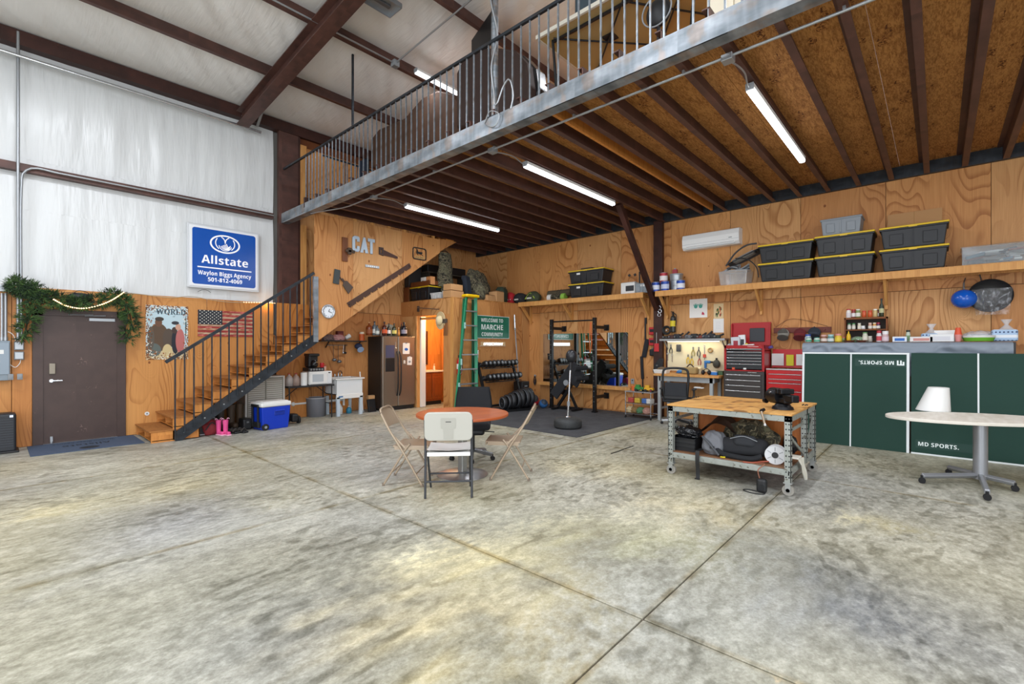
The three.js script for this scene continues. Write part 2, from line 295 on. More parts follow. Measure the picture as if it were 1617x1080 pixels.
// ================= wall_right
const wallRight = struct('wall_right', [WB, 0, 0], RB);           // local x = world z
part(wallRight, 'wall_core', bx(WF - WA + .6, 8, .12, [(WF + WA) / 2, 4, -.22]), col(0x8d8a84, .9));
for (let x = WA; x < WF; x += 1.22) { sheet(wallRight, x, Math.min(WF, x + 1.22), 0, 2.44, -.014); sheet(wallRight, x, Math.min(WF, x + 1.22), 2.44, 4.5, -.014); }
vinylSheet(wallRight, WA, WF, 4.5, 7.6, -.05, 120, 24, .05);
part(wallRight, 'steel_column', [bx(.2, 4.3, .014, [-4.56, 2.15, .1]), bx(.014, 4.3, .1, [-4.47, 2.15, .05]), bx(.014, 4.3, .1, [-4.65, 2.15, .05])], OXIDEDK);
part(wallRight, 'sill_ledge', bx(2.72, .07, .16, [-6.56, .56, .08]), PINE, 'pine ledge under the mirror');
sheet(wallRight, -7.92, -6.56, .03, .53, .0); sheet(wallRight, -6.56, -5.2, .03, .53, .0);
// ================= walls behind the camera
const wallLeft = struct('wall_left', [WL, 0, 0], Math.PI / 2), wallFront = struct('wall_front', [0, 0, WF], Math.PI);
// each has a raised overhead door that lets the daylight in
function doorWall(w, a, b, d0, d1, dh, H) {
  const c = col(0x8d8a84, .9);
  part(w, 'wall_core', [bx(d0 - a, H, .12, [(a + d0) / 2, H / 2, -.2]), bx(b - d1, H, .12, [(b + d1) / 2, H / 2, -.2]), bx(d1 - d0, H - dh, .12, [(d0 + d1) / 2, (H + dh) / 2, -.2])], c);
  vinylSheet(w, a, d0, 0, H - .3, -.05, 60, 30, .04); vinylSheet(w, d1, b, 0, H - .3, -.05, 60, 30, .04); vinylSheet(w, d0, d1, dh, H - .3, -.05, 60, 20, .04);
  part(w, 'door_track', [bx(.05, dh, .1, [d0 - .03, dh / 2, 0]), bx(.05, dh, .1, [d1 + .03, dh / 2, 0])], GALV); part(w, 'rolled_door', cylx(.22, d1 - d0, [(d0 + d1) / 2, dh + .25, .2]), WHITE);
}
doorWall(wallLeft, -WF, -WA, -2.2, 3.4, 4.3, 7.9); doorWall(wallFront, -WB, -WL, -1.5, 4.1, 4.3, 8.1);
// ================= roof
const ceiling = struct('ceiling');
{
  const PZ = [WA + .02, -8.72, -7.06, -5.42, -3.8, -2.18, -.56, 1.06, 2.68, 4.3, WF];
  part(ceiling, 'roof_deck', sbar([(WB + WL) / 2, roofY(WA) + .52, WA], [(WB + WL) / 2, roofY(WF) + .52, WF], WB - WL + .6, .1), col(0x9a9a98, .8));
  for (let k = 0; k < PZ.length - 1; k++) {
    const z0 = PZ[k], z1 = PZ[k + 1];
    part(ceiling, 'insulation_blanket', grid(k < 5 ? 200 : 60, 26, (u, v) => {
      const x = WL + (WB - WL) * u, z = z0 + (z1 - z0) * v, e = Math.sin(Math.PI * v); const s = x + 1.1 * v;
      return [x, roofY(z) + .2 - .075 * e * (.7 + .6 * fb(x * .9, z, 2)) - .1 * e * (fb(s * 5, z * .9, 3) - .5), z];
    }).scale(1, 1, 1), VINYLR);
    if (k) { const y = roofY(z0); part(ceiling, 'purlin', [bx(WB - WL, .2, .012, [(WB + WL) / 2, y + .1, z0]), bx(WB - WL, .012, .075, [(WB + WL) / 2, y, z0 + .035]), bx(WB - WL, .012, .075, [(WB + WL) / 2, y + .2, z0 - .035])], OXIDE); }
  }
  const raf = (x, z0, z1) => {
    const a = [x, roofY(z0) - .27, z0], b = [x, roofY(z1) - .27, z1];
    part(ceiling, 'rafter', [sbar([x, roofY(z0) - .14, z0], [x, roofY(z1) - .14, z1], .016, .26), sbar(a, b, .22, .016), sbar([x, a[1] + .26, z0], [x, b[1] + .26, z1], .22, .016)], OXIDE);
  };
  raf(3.3, WA + .22, WF); raf(-3.2, WA + .22, WF);
  for (const [p, q] of [[A(383, 184, .1), X(432, 112, 'z', WA + .9)], [A(406, 200, .15), X(437, 108, 'z', WA + .9)]]) part(ceiling, 'flange_brace', sbar(p, q, .045, .02), GALV);
}
// ================= mezzanine
const MZ = 4.26, BX = 4.08, BB = 4.147, BT = 4.348, DECK = 4.465;
const mezz = struct('mezzanine', [0, 0, 0], 0, 'steel framed mezzanine with exposed board deck');
{
  const zA = WA + 1.24, zB = 3.2;
  part(mezz, 'edge_beam', [bx(.014, BT - BB, zB + 10.28, [BX + .008, (BT + BB) / 2, (zB - 10.28) / 2]), bx(.15, .014, zB + 10.28, [BX + .075, BB + .007, (zB - 10.28) / 2]), bx(.15, .014, zB + 10.28, [BX + .075, BT - .007, (zB - 10.28) / 2])], MILL);
  for (let k = -9; k < 24; k++) {
    const z = -1.02 - .43 * k; if (z < zA || z > zB) continue; const x0 = BX + .03;
    part(mezz, 'joist', [bx(WB - x0, .185, .012, [(WB + x0) / 2, MZ + .095, z]), bx(WB - x0, .012, .07, [(WB + x0) / 2, MZ, z + .03]), bx(WB - x0, .012, .07, [(WB + x0) / 2, MZ + .185, z - .03])], OXIDE);
  }
  part(mezz, 'rim_joist', bx(WB - BX, .2, .05, [(WB + BX) / 2, MZ + .1, zA - .03]), OXIDEDK);
  part(mezz, 'ledger', [bx(.05, .2, zB - WA, [WB - .04, MZ + .1, (zB + WA) / 2]), bx(.07, .01, zB - WA, [WB - .05, MZ - .004, (zB + WA) / 2])], DARKSTEEL);
  part(mezz, 'wood_blocking', bx(WB - BX - .3, .14, .04, [(WB + BX) / 2, MZ + .1, -3.385]), PINEORANGE);
  let row = 0;
  for (let z = zB; z > zA + .05; z -= 1.22, row++) for (let x = BX + .2 - (row % 2) * 1.22; x < WB; x += 2.44) {
    const x0 = Math.max(BX + .2, x), x1 = Math.min(WB, x + 2.44), z0 = Math.max(zA, z - 1.22); if (x1 - x0 < .05) continue;
    part(mezz, 'deck_board', bx(x1 - x0 - .004, .018, z - z0 - .004, [(x0 + x1) / 2, DECK - .005, (z + z0) / 2]), OSB);
  }
  // deck over the head of the stairs
  part(mezz, 'deck_board', bx(WB - 7.75, .018, 1.2, [(WB + 7.75) / 2, DECK - .005, WA + .62]), OSB);
  part(mezz, 'joist', bx(WB - 7.75, .185, .012, [(WB + 7.75) / 2, MZ + .095, WA + .9]), OXIDE); part(mezz, 'joist', bx(WB - 7.75, .185, .012, [(WB + 7.75) / 2, MZ + .095, WA + .45]), OXIDE);
}
// ================= stair wall (hung between the stringer and the mezzanine)
const SZ = -9.2, S = (px, py, off = 0) => X(px, py, 'z', SZ + .016 + off);
const wallStair = struct('wall_stair', [0, 0, SZ]);
{
  const low = x => 1.66 + (x - 4.36) * .7128, top = 4.2, x0 = 4.28, x1 = 7.46;
  for (const [a, b] of [[x0, 5.12], [5.12, 6.34], [6.34, x1]]) polySheet(wallStair, [[a + .002, low(a)], [b - .002, low(b)], [b - .002, top], [a + .002, top]], 0, a);
  polySheet(wallStair, [[x1, low(x1) + .03], [8.05, 4.24], [x1, 4.24]], -.05, x1);
  for (let x = x0 + .06; x < x1; x += .42) part(wallStair, 'stud', bx(.06, Math.min(4.28 - low(x) - .06, 2.6), .05, [x, 4.28 - Math.min(4.28 - low(x) - .06, 2.6) / 2, -.03]), PINE);
}
// ================= bathroom box in the corner
const BU = 7.15, BV = -8.33, BH = 2.68;
const wallBath = struct('wall_bathroom');
{
  const door = new THREE.Group(); // frame for the face with the doorway: local x = world z
  const fx = struct('wall_bathroom_side', [BU, 0, 0], RB); const o0 = -9.72, o1 = -8.68, oh = 2.3;
  sheet(fx, WA, o0, 0, 2.4, -.014); sheet(fx, o1, BV, 0, 2.4, -.014); sheet(fx, WA, -9.18, oh, BH, -.013); sheet(fx, -9.18, BV, oh, BH, -.013);
  part(fx, 'stud_frame', [bx(o0 - WA, 2.6, .09, [(WA + o0) / 2, 1.3, -.06]), bx(BV - o1 - .1, 2.6, .09, [(BV + o1 - .1) / 2, 1.3, -.06]), bx(o1 - o0, BH - oh, .09, [(o0 + o1) / 2, (BH + oh) / 2, -.06])], PINE);
  part(fx, 'door_jamb', bx(.05, oh - .02, .14, [o0 + .025, oh / 2, -.17]), WHITE); part(fx, 'door_jamb', bx(.05, oh - .02, .14, [o1 - .025, oh / 2, -.17]), WHITE); part(fx, 'door_header', bx(o1 - o0, .05, .14, [(o0 + o1) / 2, oh - .06, -.17]), PINE);
  part(fx, 'corner_board', bx(.09, BH, .02, [BV - .03, BH / 2, .008]), PINE);
  wallBath.position.set(0, 0, BV);
  sheet(wallBath, BU, 8.37, 0, BH - .01, -.014); sheet(wallBath, 8.37, 9.59, 0, BH - .01, -.014); sheet(wallBath, 9.59, WB, 0, BH - .01, -.014);
  part(wallBath, 'stud_frame', bx(WB - BU - .02, BH - .03, .08, [(WB + BU) / 2, BH / 2, -.06]), PINE);
  part(wallBath, 'loft_deck', bx(WB - BU, .03, BV - WA, [(WB + BU) / 2, BH - .005, (WA - BV) / 2]), OSB);
  part(wallBath, 'bathroom_ceiling', bx(WB - BU - .1, .02, BV - WA - .1, [(WB + BU) / 2, 2.45, (WA - BV) / 2]), col(0xe6d6bd, .8));
  part(wallBath, 'partition', bx(.05, 2.45, 1.0, [8.45, 1.22, (WA - BV) / 2 - .45]), PINEORANGE);
  part(wallBath, 'bathroom_lining', bx(1.3, 2.45, .012, [7.82, 1.22, WA - BV + .012]), PINEORANGE);
}
// ================= lamps
function tubeLamp(label, at, L, cat = 'ceiling light', group, I = TUBE_I) {
  const t = thing('strip_light', label, cat, at, 0, group);
  part(t, 'housing', bx(L, .045, .075, [0, .04, 0], .006), WHITE);
  part(t, 'lens', ext(rrect(-.035, -.03, .035, .022, .018), L - .02).rotateY(Math.PI / 2).translate(-L / 2 + .01, 0, 0), glow(6, 0xf4f8ff));
  for (const s of [-1, 1]) part(t, 'end_cap', bx(.02, .07, .08, [s * (L / 2), .025, 0], .004), GREY);
  rectLight(L, .09, I, [at[0], at[1] - .04, at[2]], [at[0], 0, at[2]]); return t;
}
tubeLamp('lit LED strip light on joists nearest the stair wall', [6.46, 4.18, -7.42], 2.52, 'ceiling light', 'strip lights under mezzanine');
tubeLamp('lit LED strip light ending beside the slanted steel brace', [6.46, 4.18, -4.46], 2.52, 'ceiling light', 'strip lights under mezzanine');
tubeLamp('lit LED strip light on joists above the green tables', [6.46, 4.18, -1.43], 2.52, 'ceiling light', 'strip lights under mezzanine');
tubeLamp('lit LED strip light over the open end of mezzanine', [6.46, 4.18, 1.6], 2.52, 'ceiling light', 'strip lights under mezzanine');
{ const p = G(668, 122, 6.25), q = G(732, 154, 6.25); tubeLamp('lit LED strip light under roof behind mezzanine railing', [(p.x + q.x) / 2 + .6, 6.28, p.z], 2.44, 'ceiling light'); }
for (const [x, z] of [[7.2, -3.4], [7.2, 0]]) tubeLamp('LED strip light under the roof above mezzanine', [x, roofY(z) - .1, z], 2.44, 'ceiling light', 'roof strip lights over mezzanine');
for (const [x, z] of HIGHBAYS) {
  const y = roofY(z) - .35, t = thing('high_bay_light', 'white rectangular high bay light hanging from roof', 'ceiling light', [x, y, z], 0, 'high bay lights');
  part(t, 'housing', [bx(1.25, .06, .5, [0, .06, 0], .01)], GALV); part(t, 'lens', bx(1.18, .02, .44, [0, .025, 0]), glow(4, 0xf4f8ff)); for (const s of [-.5, .5]) part(t, 'hanger', bar([s, .09, 0], [s, .36, 0], .006), GALV);
  rectLight(1.18, .44, HIGHBAY_I, [x, y - .01, z], [x, 0, z]);
}
{ // bathroom ceiling lamp
  const t = thing('bathroom_ceiling_light', 'warm round ceiling light inside the bathroom', 'ceiling light', [7.75, 2.36, -9.4]);
  part(t, 'shade', sph(.11, [0, 0, 0], 18, .45), glow(2.5, 0xffb25e)); part(t, 'base', cyl(.09, .09, .04, [0, .06, 0]), WHITE);
  const l = new THREE.PointLight(0xffd49a, 5); l.position.set(7.75, 2.24, -9.4); l.castShadow = true; l.shadow.radius = 4; scene.add(l);
}
// ================= mezzanine guard railing
const MR = (px, py, x = BX + .03) => X(px, py, 'x', x);
{
  const t = thing('guard_railing', 'long steel guard railing with upright bars along the mezzanine edge', 'railing', [BX + .04, BT, 0]); const RT = 5.29 - BT;
  part(t, 'top_rail', bx(.035, .035, 13.2, [0, RT, -3.65]), DARKSTEEL);
  const gb = bx(.016, RT, .016, [0, RT / 2, 0]); boxUV(gb, .6);
  for (let k = 0; k < 92; k++) { const z = -9.2 + .1335 * k; if (z > 2.9 || Math.abs(z + 4.02) < .05) continue; const m = part(t, 'baluster', gb, RAILST, null, true); m.position.z = z; }
  const p = thing('steel_post', 'round galvanised post rising from the mezzanine beam to the roof', 'post', [BX + .08, BT, -4.06]);
  part(p, 'shaft', cyl(.045, .045, roofY(-4.06) - BT, [0, (roofY(-4.06) - BT) / 2, 0]), RAILST); part(p, 'base_plate', bx(.16, .014, .16, [0, .007, 0]), DARKSTEEL);
  solo('electrical_cable', 'grey electrical cable looped around the mezzanine post', 'cable', [tube([[0, 2.2, .06], [-.06, 1.5, 0], [.0, 1.0, .06], [-.06, .6, .02], [-.05, .3, .05], [-.06, .1, .1], [-.06, .28, .22], [-.07, .33, .32], [-.06, .12, .38], [-.06, -.02, .34]], .011, 60), tube([[-.06, -.06, -.1], [-.09, .04, .02], [-.09, -.05, .18], [-.09, -.16, .12], [-.08, -.12, -.02], [-.06, -.06, -.1]], .007, 30)], GALV, [BX + .06, BT + .01, -4.06]);
  const q = X(557, 180, 'x', BX + .04);
  solo('hanger_strut', 'thin dark steel strut hanging from roof to railing', 'strut', bx(.03, roofY(q.z) - 5.18, .03, [0, (roofY(q.z) - 5.18) / 2, 0]), DARKSTEEL, [BX + .04, 5.31, q.z]);
  const s = thing('stairwell_railing', 'steel railing beside stairwell opening on mezzanine', 'railing', [0, DECK, -9.12]);
  part(s, 'top_rail', bx(3.0, .03, .03, [5.9, .9, 0]), DARKSTEEL); for (let x = 4.5; x < 7.4; x += .135) part(s, 'baluster', bx(.016, .9, .016, [x, .45, 0]), RAILST);
}
// ================= staircase
const RISE = .198, RUN = .2875, STX = 1.665;
{
  const t = thing('staircase', 'wooden box step staircase with dark steel stringer and bar railing', 'staircase'); const zf = SZ - .05, zb = WA + .03, w = zf - zb, zm = (zf + zb) / 2;
  const sx = 1.985, ex = 4.36, syb = x => Math.max(0, -.06 + (x - sx) * .712), syt = x => .15 + (x - sx) * .712;
  for (let k = 0; k < 22; k++) {
    const x = STX + RUN * k, y = RISE * (k + 1) - .02, d = k > 7 ? RUN + .004 : RUN + (k ? .1 : .14), x1 = x + d; if (y > DECK - .02) break;
    const yb = q => k < 2 ? Math.max(0, y - .02 - (k ? .34 : y)) : Math.min(y - .05, (q > ex ? 1.69 + (q - 4.36) * .7128 : syb(q) + .015)), sy = z => ext([[x + .01, yb(x)], [x1, yb(x1)], [x1, y - .011], [x + .01, y - .011]], .02).translate(0, 0, z);
    const fl = Math.max(y - RISE + .05, yb(x1) + .01);
    const st = part(t, 'step', [sy(zf - .02), sy(zb), bx(d - .03, y - .011 - fl, .02, [x + d / 2 + .01, (y - .011 + fl) / 2, zm]), bx(.015, y - .011 - yb(x1), w, [x1 - .008, (y - .011 + yb(x1)) / 2, zm]), bx(d - .02, .012, w, [x + d / 2 + .01, fl, zm])], PINEORANGE);
    part(st, 'tread', bx(d + .012, .022, w + .02, [x + d / 2 - .006, y, zm], .004), texPlyTread());
  }
  
  part(t, 'stringer', ext([[sx, 0], [sx + .085, 0], [ex, syb(ex)], [ex, syt(ex)], [sx, syt(sx)]], .05).translate(0, 0, SZ - .03), DARKSTEEL);
  for (let x = sx + .12; x < ex; x += RUN) part(t, 'bolt', cylz(.012, .012, [x, (syb(x) + syt(x)) / 2, SZ + .025], 8), GALV);
  const ry = x => 1.30 + (x - 1.867) * .707;
  part(t, 'handrail', sbar([1.85, ry(1.85), SZ + .02], [4.27, ry(4.27), SZ + .02], .05, .04), DARKSTEEL);
  for (let k = 0; k < 18; k++) { const x = 1.975 + .1305 * k, y0 = syt(x) - .12; part(t, 'baluster', bx(.02, ry(x) - y0, .016, [x, (ry(x) + y0) / 2, SZ + .03]), DARKSTEEL); }
  part(t, 'newel_post', [bx(.09, 1.3, .012, [4.3, 2.28, SZ + .045]), bx(.012, 1.3, .05, [4.26, 2.28, SZ + .02])], MILL);
}
function texPlyTread() { return mcache.tread || (mcache.tread = texmat(PINET, .75, 0, .7, { color: 0xcdb8a2 })); }
// ================= entrance door
{
  const t = struct('door_1', [0, 0, WA], 0, 'dark brown steel door'); const BR = texmat(dtex(256, 256, (u, v, o) => { const n = fb(u * 8, v * 8, 3), s = sm(.8, .9, vn(u * 90, v * 60)) * sm(.62, .75, fb(u * 5 + 3, v * 5, 2)); o[0] = 66 + 12 * n + 60 * s; o[1] = 50 + 10 * n + 55 * s; o[2] = 45 + 9 * n + 50 * s; }), .45, .1, 1.1);
  part(t, 'door_frame', [bx(.115, 2.13, .12, [.458, 1.065, -.02]), bx(.115, 2.13, .12, [1.468, 1.065, -.02]), bx(1.13, .1, .12, [.965, 2.08, -.02])], BR);
  const leaf = part(t, 'door_leaf', bx(.9, 2.02, .045, [.965, 1.02, .0], .003), BR);
  part(leaf, 'threshold', bx(.9, .012, .1, [.965, .006, .03]), GALV);
  part(leaf, 'push_plate', bx(.33, .05, .02, [1.22, 1.985, .035], .004), GALV); part(leaf, 'closer_arm', [bar([1.0, 2.04, .06], [1.25, 2.05, .12], .01), bar([.8, 2.05, .06], [1.1, 2.06, .1], .008)], STEEL);
  part(leaf, 'keypad_lock', bx(.075, .17, .03, [.62, 1.19, .04], .008), col(0x8a8173, .4, .6)); part(leaf, 'lever_handle', [cylz(.026, .03, [.61, 1.0, .035], 16), bx(.13, .022, .02, [.675, 1.0, .065], .006), cylz(.01, .05, [.61, 1.0, .05], 8)], CHROME);
  part(leaf, 'door_stop', [bx(.03, .09, .03, [.61, .075, .035]), cyl(.018, .018, .03, [.61, .03, .05])], GALV);
}
// ================= door mat
{
  const a = G(57, 720), b = G(228, 700), z0 = WA + .07, z1 = (a.z + b.z) / 2, x0 = .34, x1 = 1.62;
  const map = ctex(1024, 512, (g, w, h) => {
    g.fillStyle = '#46546a'; g.fillRect(0, 0, w, h); for (let i = 0; i < 9000; i++) { g.fillStyle = rnd() > .5 ? 'rgba(20,26,38,.18)' : 'rgba(120,140,170,.14)'; g.fillRect(rnd() * w, rnd() * h, 3, 3); }
    g.fillStyle = '#20262f'; g.textAlign = 'center'; g.font = 'bold 120px sans-serif'; g.fillText('Allstate', w / 2, h * .62); g.font = 'bold 58px sans-serif'; g.fillText('Waylon Biggs Agency', w / 2, h * .85); g.beginPath(); g.ellipse(w / 2, h * .2, 90, 62, 0, 0, 7); g.fill();
  });
  const g = bx(x1 - x0, .012, z1 - z0, null, .004), p = g.attributes.position, uv = g.attributes.uv; for (let i = 0; i < p.count; i++) uv.setXY(i, .5 - p.getX(i) / (x1 - x0) * .98, .5 + p.getZ(i) / (z1 - z0) * .98);
  solo('door_mat', 'blue grey rubber backed door mat with dark lettering before brown door', 'mat', g, faceTex(null, map, .95), [(x0 + x1) / 2, .006, (z0 + z1) / 2], 0, null, true);
}
// ================= garland over the door
{
  const t = thing('evergreen_garland', 'green artificial pine garland draped around the top of brown door', 'garland'); const pts = [[38, 532], [44, 505], [50, 480], [44, 462], [24, 450], [46, 456], [62, 468], [85, 474], [110, 480], [135, 478], [160, 475], [185, 468], [196, 478], [204, 495], [207, 515], [200, 534]];
  const c = new THREE.CatmullRomCurve3(pts.map(([x, y]) => A(x, y, .17)), false, 'centripetal'), L = [[], [], []], P = new THREE.Vector3();
  part(t, 'stem', tube(pts.map(([x, y]) => A(x, y, .17)), .012, 60, 6), col(0x4a3a22, .9));
  for (let i = 0; i < 860; i++) {
    c.getPoint(rnd(), P); const q = P.clone(), th = rr(0, 6.28), ph = rr(-.3, 1.2), R = rr(.03, .12); q.x += Math.cos(th) * R; q.y += Math.sin(th) * R * .9; q.z += rr(0, .08);
    const d = new THREE.Vector3(Math.cos(th), Math.sin(th) * .8 - .2, rr(-.2, .7)).normalize();
    for (let k = 0; k < 7; k++) { const e = d.clone().add(new THREE.Vector3(rr(-.7, .7), rr(-.7, .7), rr(-.4, .7))).normalize().multiplyScalar(rr(.05, .1)); L[i % 3].push(orient(cyl(.0015, .0055, e.length(), null, 4, true), q, q.clone().add(e))); }
  }
  [0x2f4a22, 0x4d6a34, 0x1f331d].forEach((k, i) => { const m = part(t, 'needles', L[i], col(k, .8)); m.userData.kind = 'stuff'; });
  part(t, 'black_cover', sph(.16, A(126, 470, .05).toArray(), 16, .5, 1.0, .5), col(0x15171a, .5));
  const w = thing('wire_bundle', 'thin black loose wires above the garland', 'wire'); for (const q of [[[52, 450], [66, 450], [78, 458], [84, 468]], [[80, 464], [110, 462], [140, 465], [165, 470]], [[113, 466], [123, 459], [138, 462], [145, 470]]]) part(w, 'wire', tube(q.map(([x, y]) => A(x, y, .08)), .005, 24, 5), BLACK);
}
// rope light: draped over the garland, then lying along the top edge of the plywood
{
  const t = thing('rope_light', 'warm glowing rope light draped over garland and along plywood top', 'string lights'); const warm = glow(2.2, 0xffc873), dim = col(0xb9a98c, .4);
  const lit1 = [[85, 473], [105, 483], [130, 487], [160, 481], [180, 472], [195, 462]].map(([x, y]) => A(x, y, .26)), off = [[195, 462], [225, 465], [270, 470], [300, 468], [330, 473], [360, 477], [385, 478]].map(([x, y], i) => A(x, y, i ? .05 : .26)), lit2 = [[385, 477.5], [420, 478], [455, 480], [466, 480]].map(([x, y]) => A(x, y, .04));
  part(t, 'unlit_rope', tube(off, .006, 60, 6), dim); for (const [pts, n] of [[lit1, 36], [lit2, 26]]) { const c = new THREE.CatmullRomCurve3(pts), L = []; part(t, 'rope', tube(pts, .007, 60, 6), CREAM); for (let i = 0; i <= n; i++) { const p = c.getPoint(i / n); L.push(sph(.011, p.toArray(), 8)); } part(t, 'lamp_beads', L, warm).userData.kind = 'stuff'; }
  part(t, 'loose_cord', tube([[312, 461], [318, 458], [326, 458], [333, 462]].map(([x, y]) => A(x, y, .03)), .004, 20, 5), BLACK);
  const l = new THREE.PointLight(0xffb766, .12); l.position.copy(A(425, 482, .1)); l.castShadow = true; scene.add(l);
}
// ================= electrical gear left of the door
{
  const p0 = A(-14, 538), p1 = A(16, 600), e = thing('breaker_panel', 'grey steel breaker panel on plywood wall', 'electrical panel', [(p0.x + p1.x) / 2, p1.y, WA]);
  const w = p1.x - p0.x, h = p0.y - p1.y; part(e, 'cabinet', bx(w, h, .1, [0, h / 2, .05], .006), col(0x7d8890, .45, .2)); part(e, 'panel_door', bx(w * .9, h * .8, .012, [0, h * .55, .105], .004), col(0x84909a, .4, .2)); part(e, 'label', bx(.1, .06, .003, [-.02, h * .72, .113]), WHITE); for (const x of [.1, .18]) part(e, 'switch', [bx(.06, .09, .03, [x * 1.2 - .02, .05, .115], .006), cylz(.02, .02, [x * 1.2 - .02, .05, .135], 10)], GREY);
  const b0 = A(-10, 450), b1 = A(22, 462); solo('wireway_box', 'grey metal wireway box above breaker panel', 'junction box', bx(b1.x - b0.x, b0.y - b1.y, .12, [0, 0, .06], .004), GALV, [(b0.x + b1.x) / 2, (b0.y + b1.y) / 2, WA]);
  for (const px of [3, 9]) { const u = A(px, 463, .06), d = A(px, 538, .06); solo('steel_conduit', 'short steel conduit between wireway box and breaker panel', 'conduit', [bar(d, u, .018, 12), cyl(.026, .026, .05, [d.x, d.y + .03, d.z], 12)], GALV, [0, 0, 0], 0, 'conduits above breaker panel'); }
  const j = [[22, 539, 38, 553, 'upper'], [22, 555, 38, 568, 'lower']]; for (const [a, b, c, d, n] of j) { const q0 = A(a, b), q1 = A(c, d), o = thing('outlet_box', n + ' grey weatherproof outlet box right of breaker panel', 'outlet', [(q0.x + q1.x) / 2, (q0.y + q1.y) / 2, WA], 0, 'grey outlet boxes'); part(o, 'back_box', bx(q1.x - q0.x, q0.y - q1.y, .06, [0, 0, .03], .006), GREY); part(o, 'cover', bx((q1.x - q0.x) * .9, (q0.y - q1.y) * .85, .02, [0, 0, .07], .008), GALV); }
  const top = A(28, 0, .1), bot = A(28.5, 538, .1); solo('tall_conduit', 'tall steel conduit rising from outlet boxes to the roof', 'conduit', [bar([bot.x, bot.y, bot.z], [bot.x, 6.3, bot.z], .02, 12)], GALV);
  const d2 = A(34, 538, .1), g2 = A(44, 264, .1), e2 = A(432, 337, .1); solo('bent_conduit', 'steel conduit bending off to run along the brown wall girt', 'conduit', [tube([[d2.x, d2.y, d2.z], [d2.x, g2.y - .3, d2.z], [d2.x + .02, g2.y - .1, d2.z], [d2.x + .12, g2.y, d2.z], [d2.x + .4, g2.y, d2.z]], .016, 40, 8), bar([d2.x + .38, g2.y, d2.z], [e2.x, g2.y, d2.z], .014, 8)], GALV);
  const p = A(0, 79, .15), q = A(412, 199, .15); solo('sprinkler_pipe', 'long bright steel pipe running below the eave', 'pipe', bar([WL + .1, p.y, WA + .15], [q.x, p.y, WA + .15], .028, 14), CHROME);
  const ff = A(20, 480, .03); solo('white_wire', 'white wire curling from panel to outlet box', 'wire', tube([[0, 530], [12, 524], [20, 528], [25, 538]].map(([x, y]) => A(x, y, .05)), .006, 24, 6), WHITE); solo('looped_wire', 'white wire looping below the lower outlet box', 'wire', tube([[16, 576], [24, 580], [31, 574], [33, 567]].map(([x, y]) => A(x, y, .05)), .005, 24, 6), WHITE);
  const o = A(232, 653), u = thing('round_outlet', 'small round white outlet on plywood beside stairs', 'outlet', [o.x, o.y, WA]); part(u, 'plate', cylz(.034, .012, [0, 0, .006], 18), WHITE); part(u, 'socket', cylz(.014, .006, [0, 0, .014], 12), GREY);
}
// air cleaner on the floor at the left edge
{
  const r = G(30, 718), t = thing('air_purifier', 'black tower air purifier standing on floor left of door', 'air purifier', [r.x - .24, 0, WA + .3]);
  part(t, 'body', rbx(.44, .55, .3, [0, .29, 0], .03), col(0x22252a, .5)); part(t, 'base', rbx(.5, .03, .36, [0, .015, 0], .014), BLACK); for (let i = 0; i < 12; i++) part(t, 'louvre', bx(.38, .012, .006, [0, .1 + i * .035, .152]), col(0x2d3138, .45)); part(t, 'status_light', bx(.035, .03, .006, [.17, .53, .152]), glow(.5, 0x2a8cff)); part(t, 'top_grille', bx(.36, .008, .22, [0, .567, 0]), BLACK);
}
// ================= wall signs by the door
{
  const a = A(299, 354, .03), b = A(406, 459, .03), map = ctex(1024, 1024, (g, w, h) => {
    g.fillStyle = '#e8eaec'; g.fillRect(0, 0, w, h); g.fillStyle = '#0b4ea8'; g.beginPath(); g.roundRect(38, 38, w - 76, h - 76, 40); g.fill();
    g.strokeStyle = '#fff'; g.fillStyle = '#fff'; g.lineWidth = 26; g.beginPath(); g.ellipse(512, 262, 214, 146, 0, 0, 7); g.stroke();
    g.lineWidth = 15; for (const s of [-1, 1]) { g.beginPath(); g.moveTo(512 + s * 118, 172); g.bezierCurveTo(512 + s * 170, 250, 512 + s * 130, 320, 512 + s * 92, 350); g.stroke(); g.beginPath(); g.moveTo(512 + s * 60, 140); g.bezierCurveTo(512 + s * 10, 170, 512 + s * 2, 200, 512, 250); g.stroke(); }
    for (let i = 0; i < 5; i++) { g.lineWidth = 13; g.beginPath(); g.moveTo(448 + i * 20, 300 - i * 12); g.bezierCurveTo(470 + i * 20, 350 - i * 8, 520 + i * 12, 372 - i * 12, 575 + i * 4, 340 - i * 16); g.stroke(); }
    g.beginPath(); g.moveTo(420, 290); g.bezierCurveTo(430, 380, 560, 420, 606, 300); g.stroke();
    g.textAlign = 'center'; g.font = 'bold 190px sans-serif'; g.fillText('Allstate', 520, 622, 760); g.fillRect(110, 684, 810, 20); g.font = 'bold 96px sans-serif'; g.fillText('Waylon Biggs Agency', 515, 822, 800); g.fillText('501-812-4069', 515, 928, 520);
  });
  const w = b.x - a.x, h = a.y - b.y, t = thing('agency_sign', 'square blue sign with white lettering and clasped hands emblem on white insulation', 'sign', [(a.x + b.x) / 2, (a.y + b.y) / 2, WA]);
  part(t, 'frame', bx(w + .07, h + .07, .05, [0, 0, .02], .006), col(0xd5d8da, .35, .3)); part(t, 'sign_face', plate(w, h, .012, [0, 0, .05]), faceTex(null, map, .22), null, true);
}
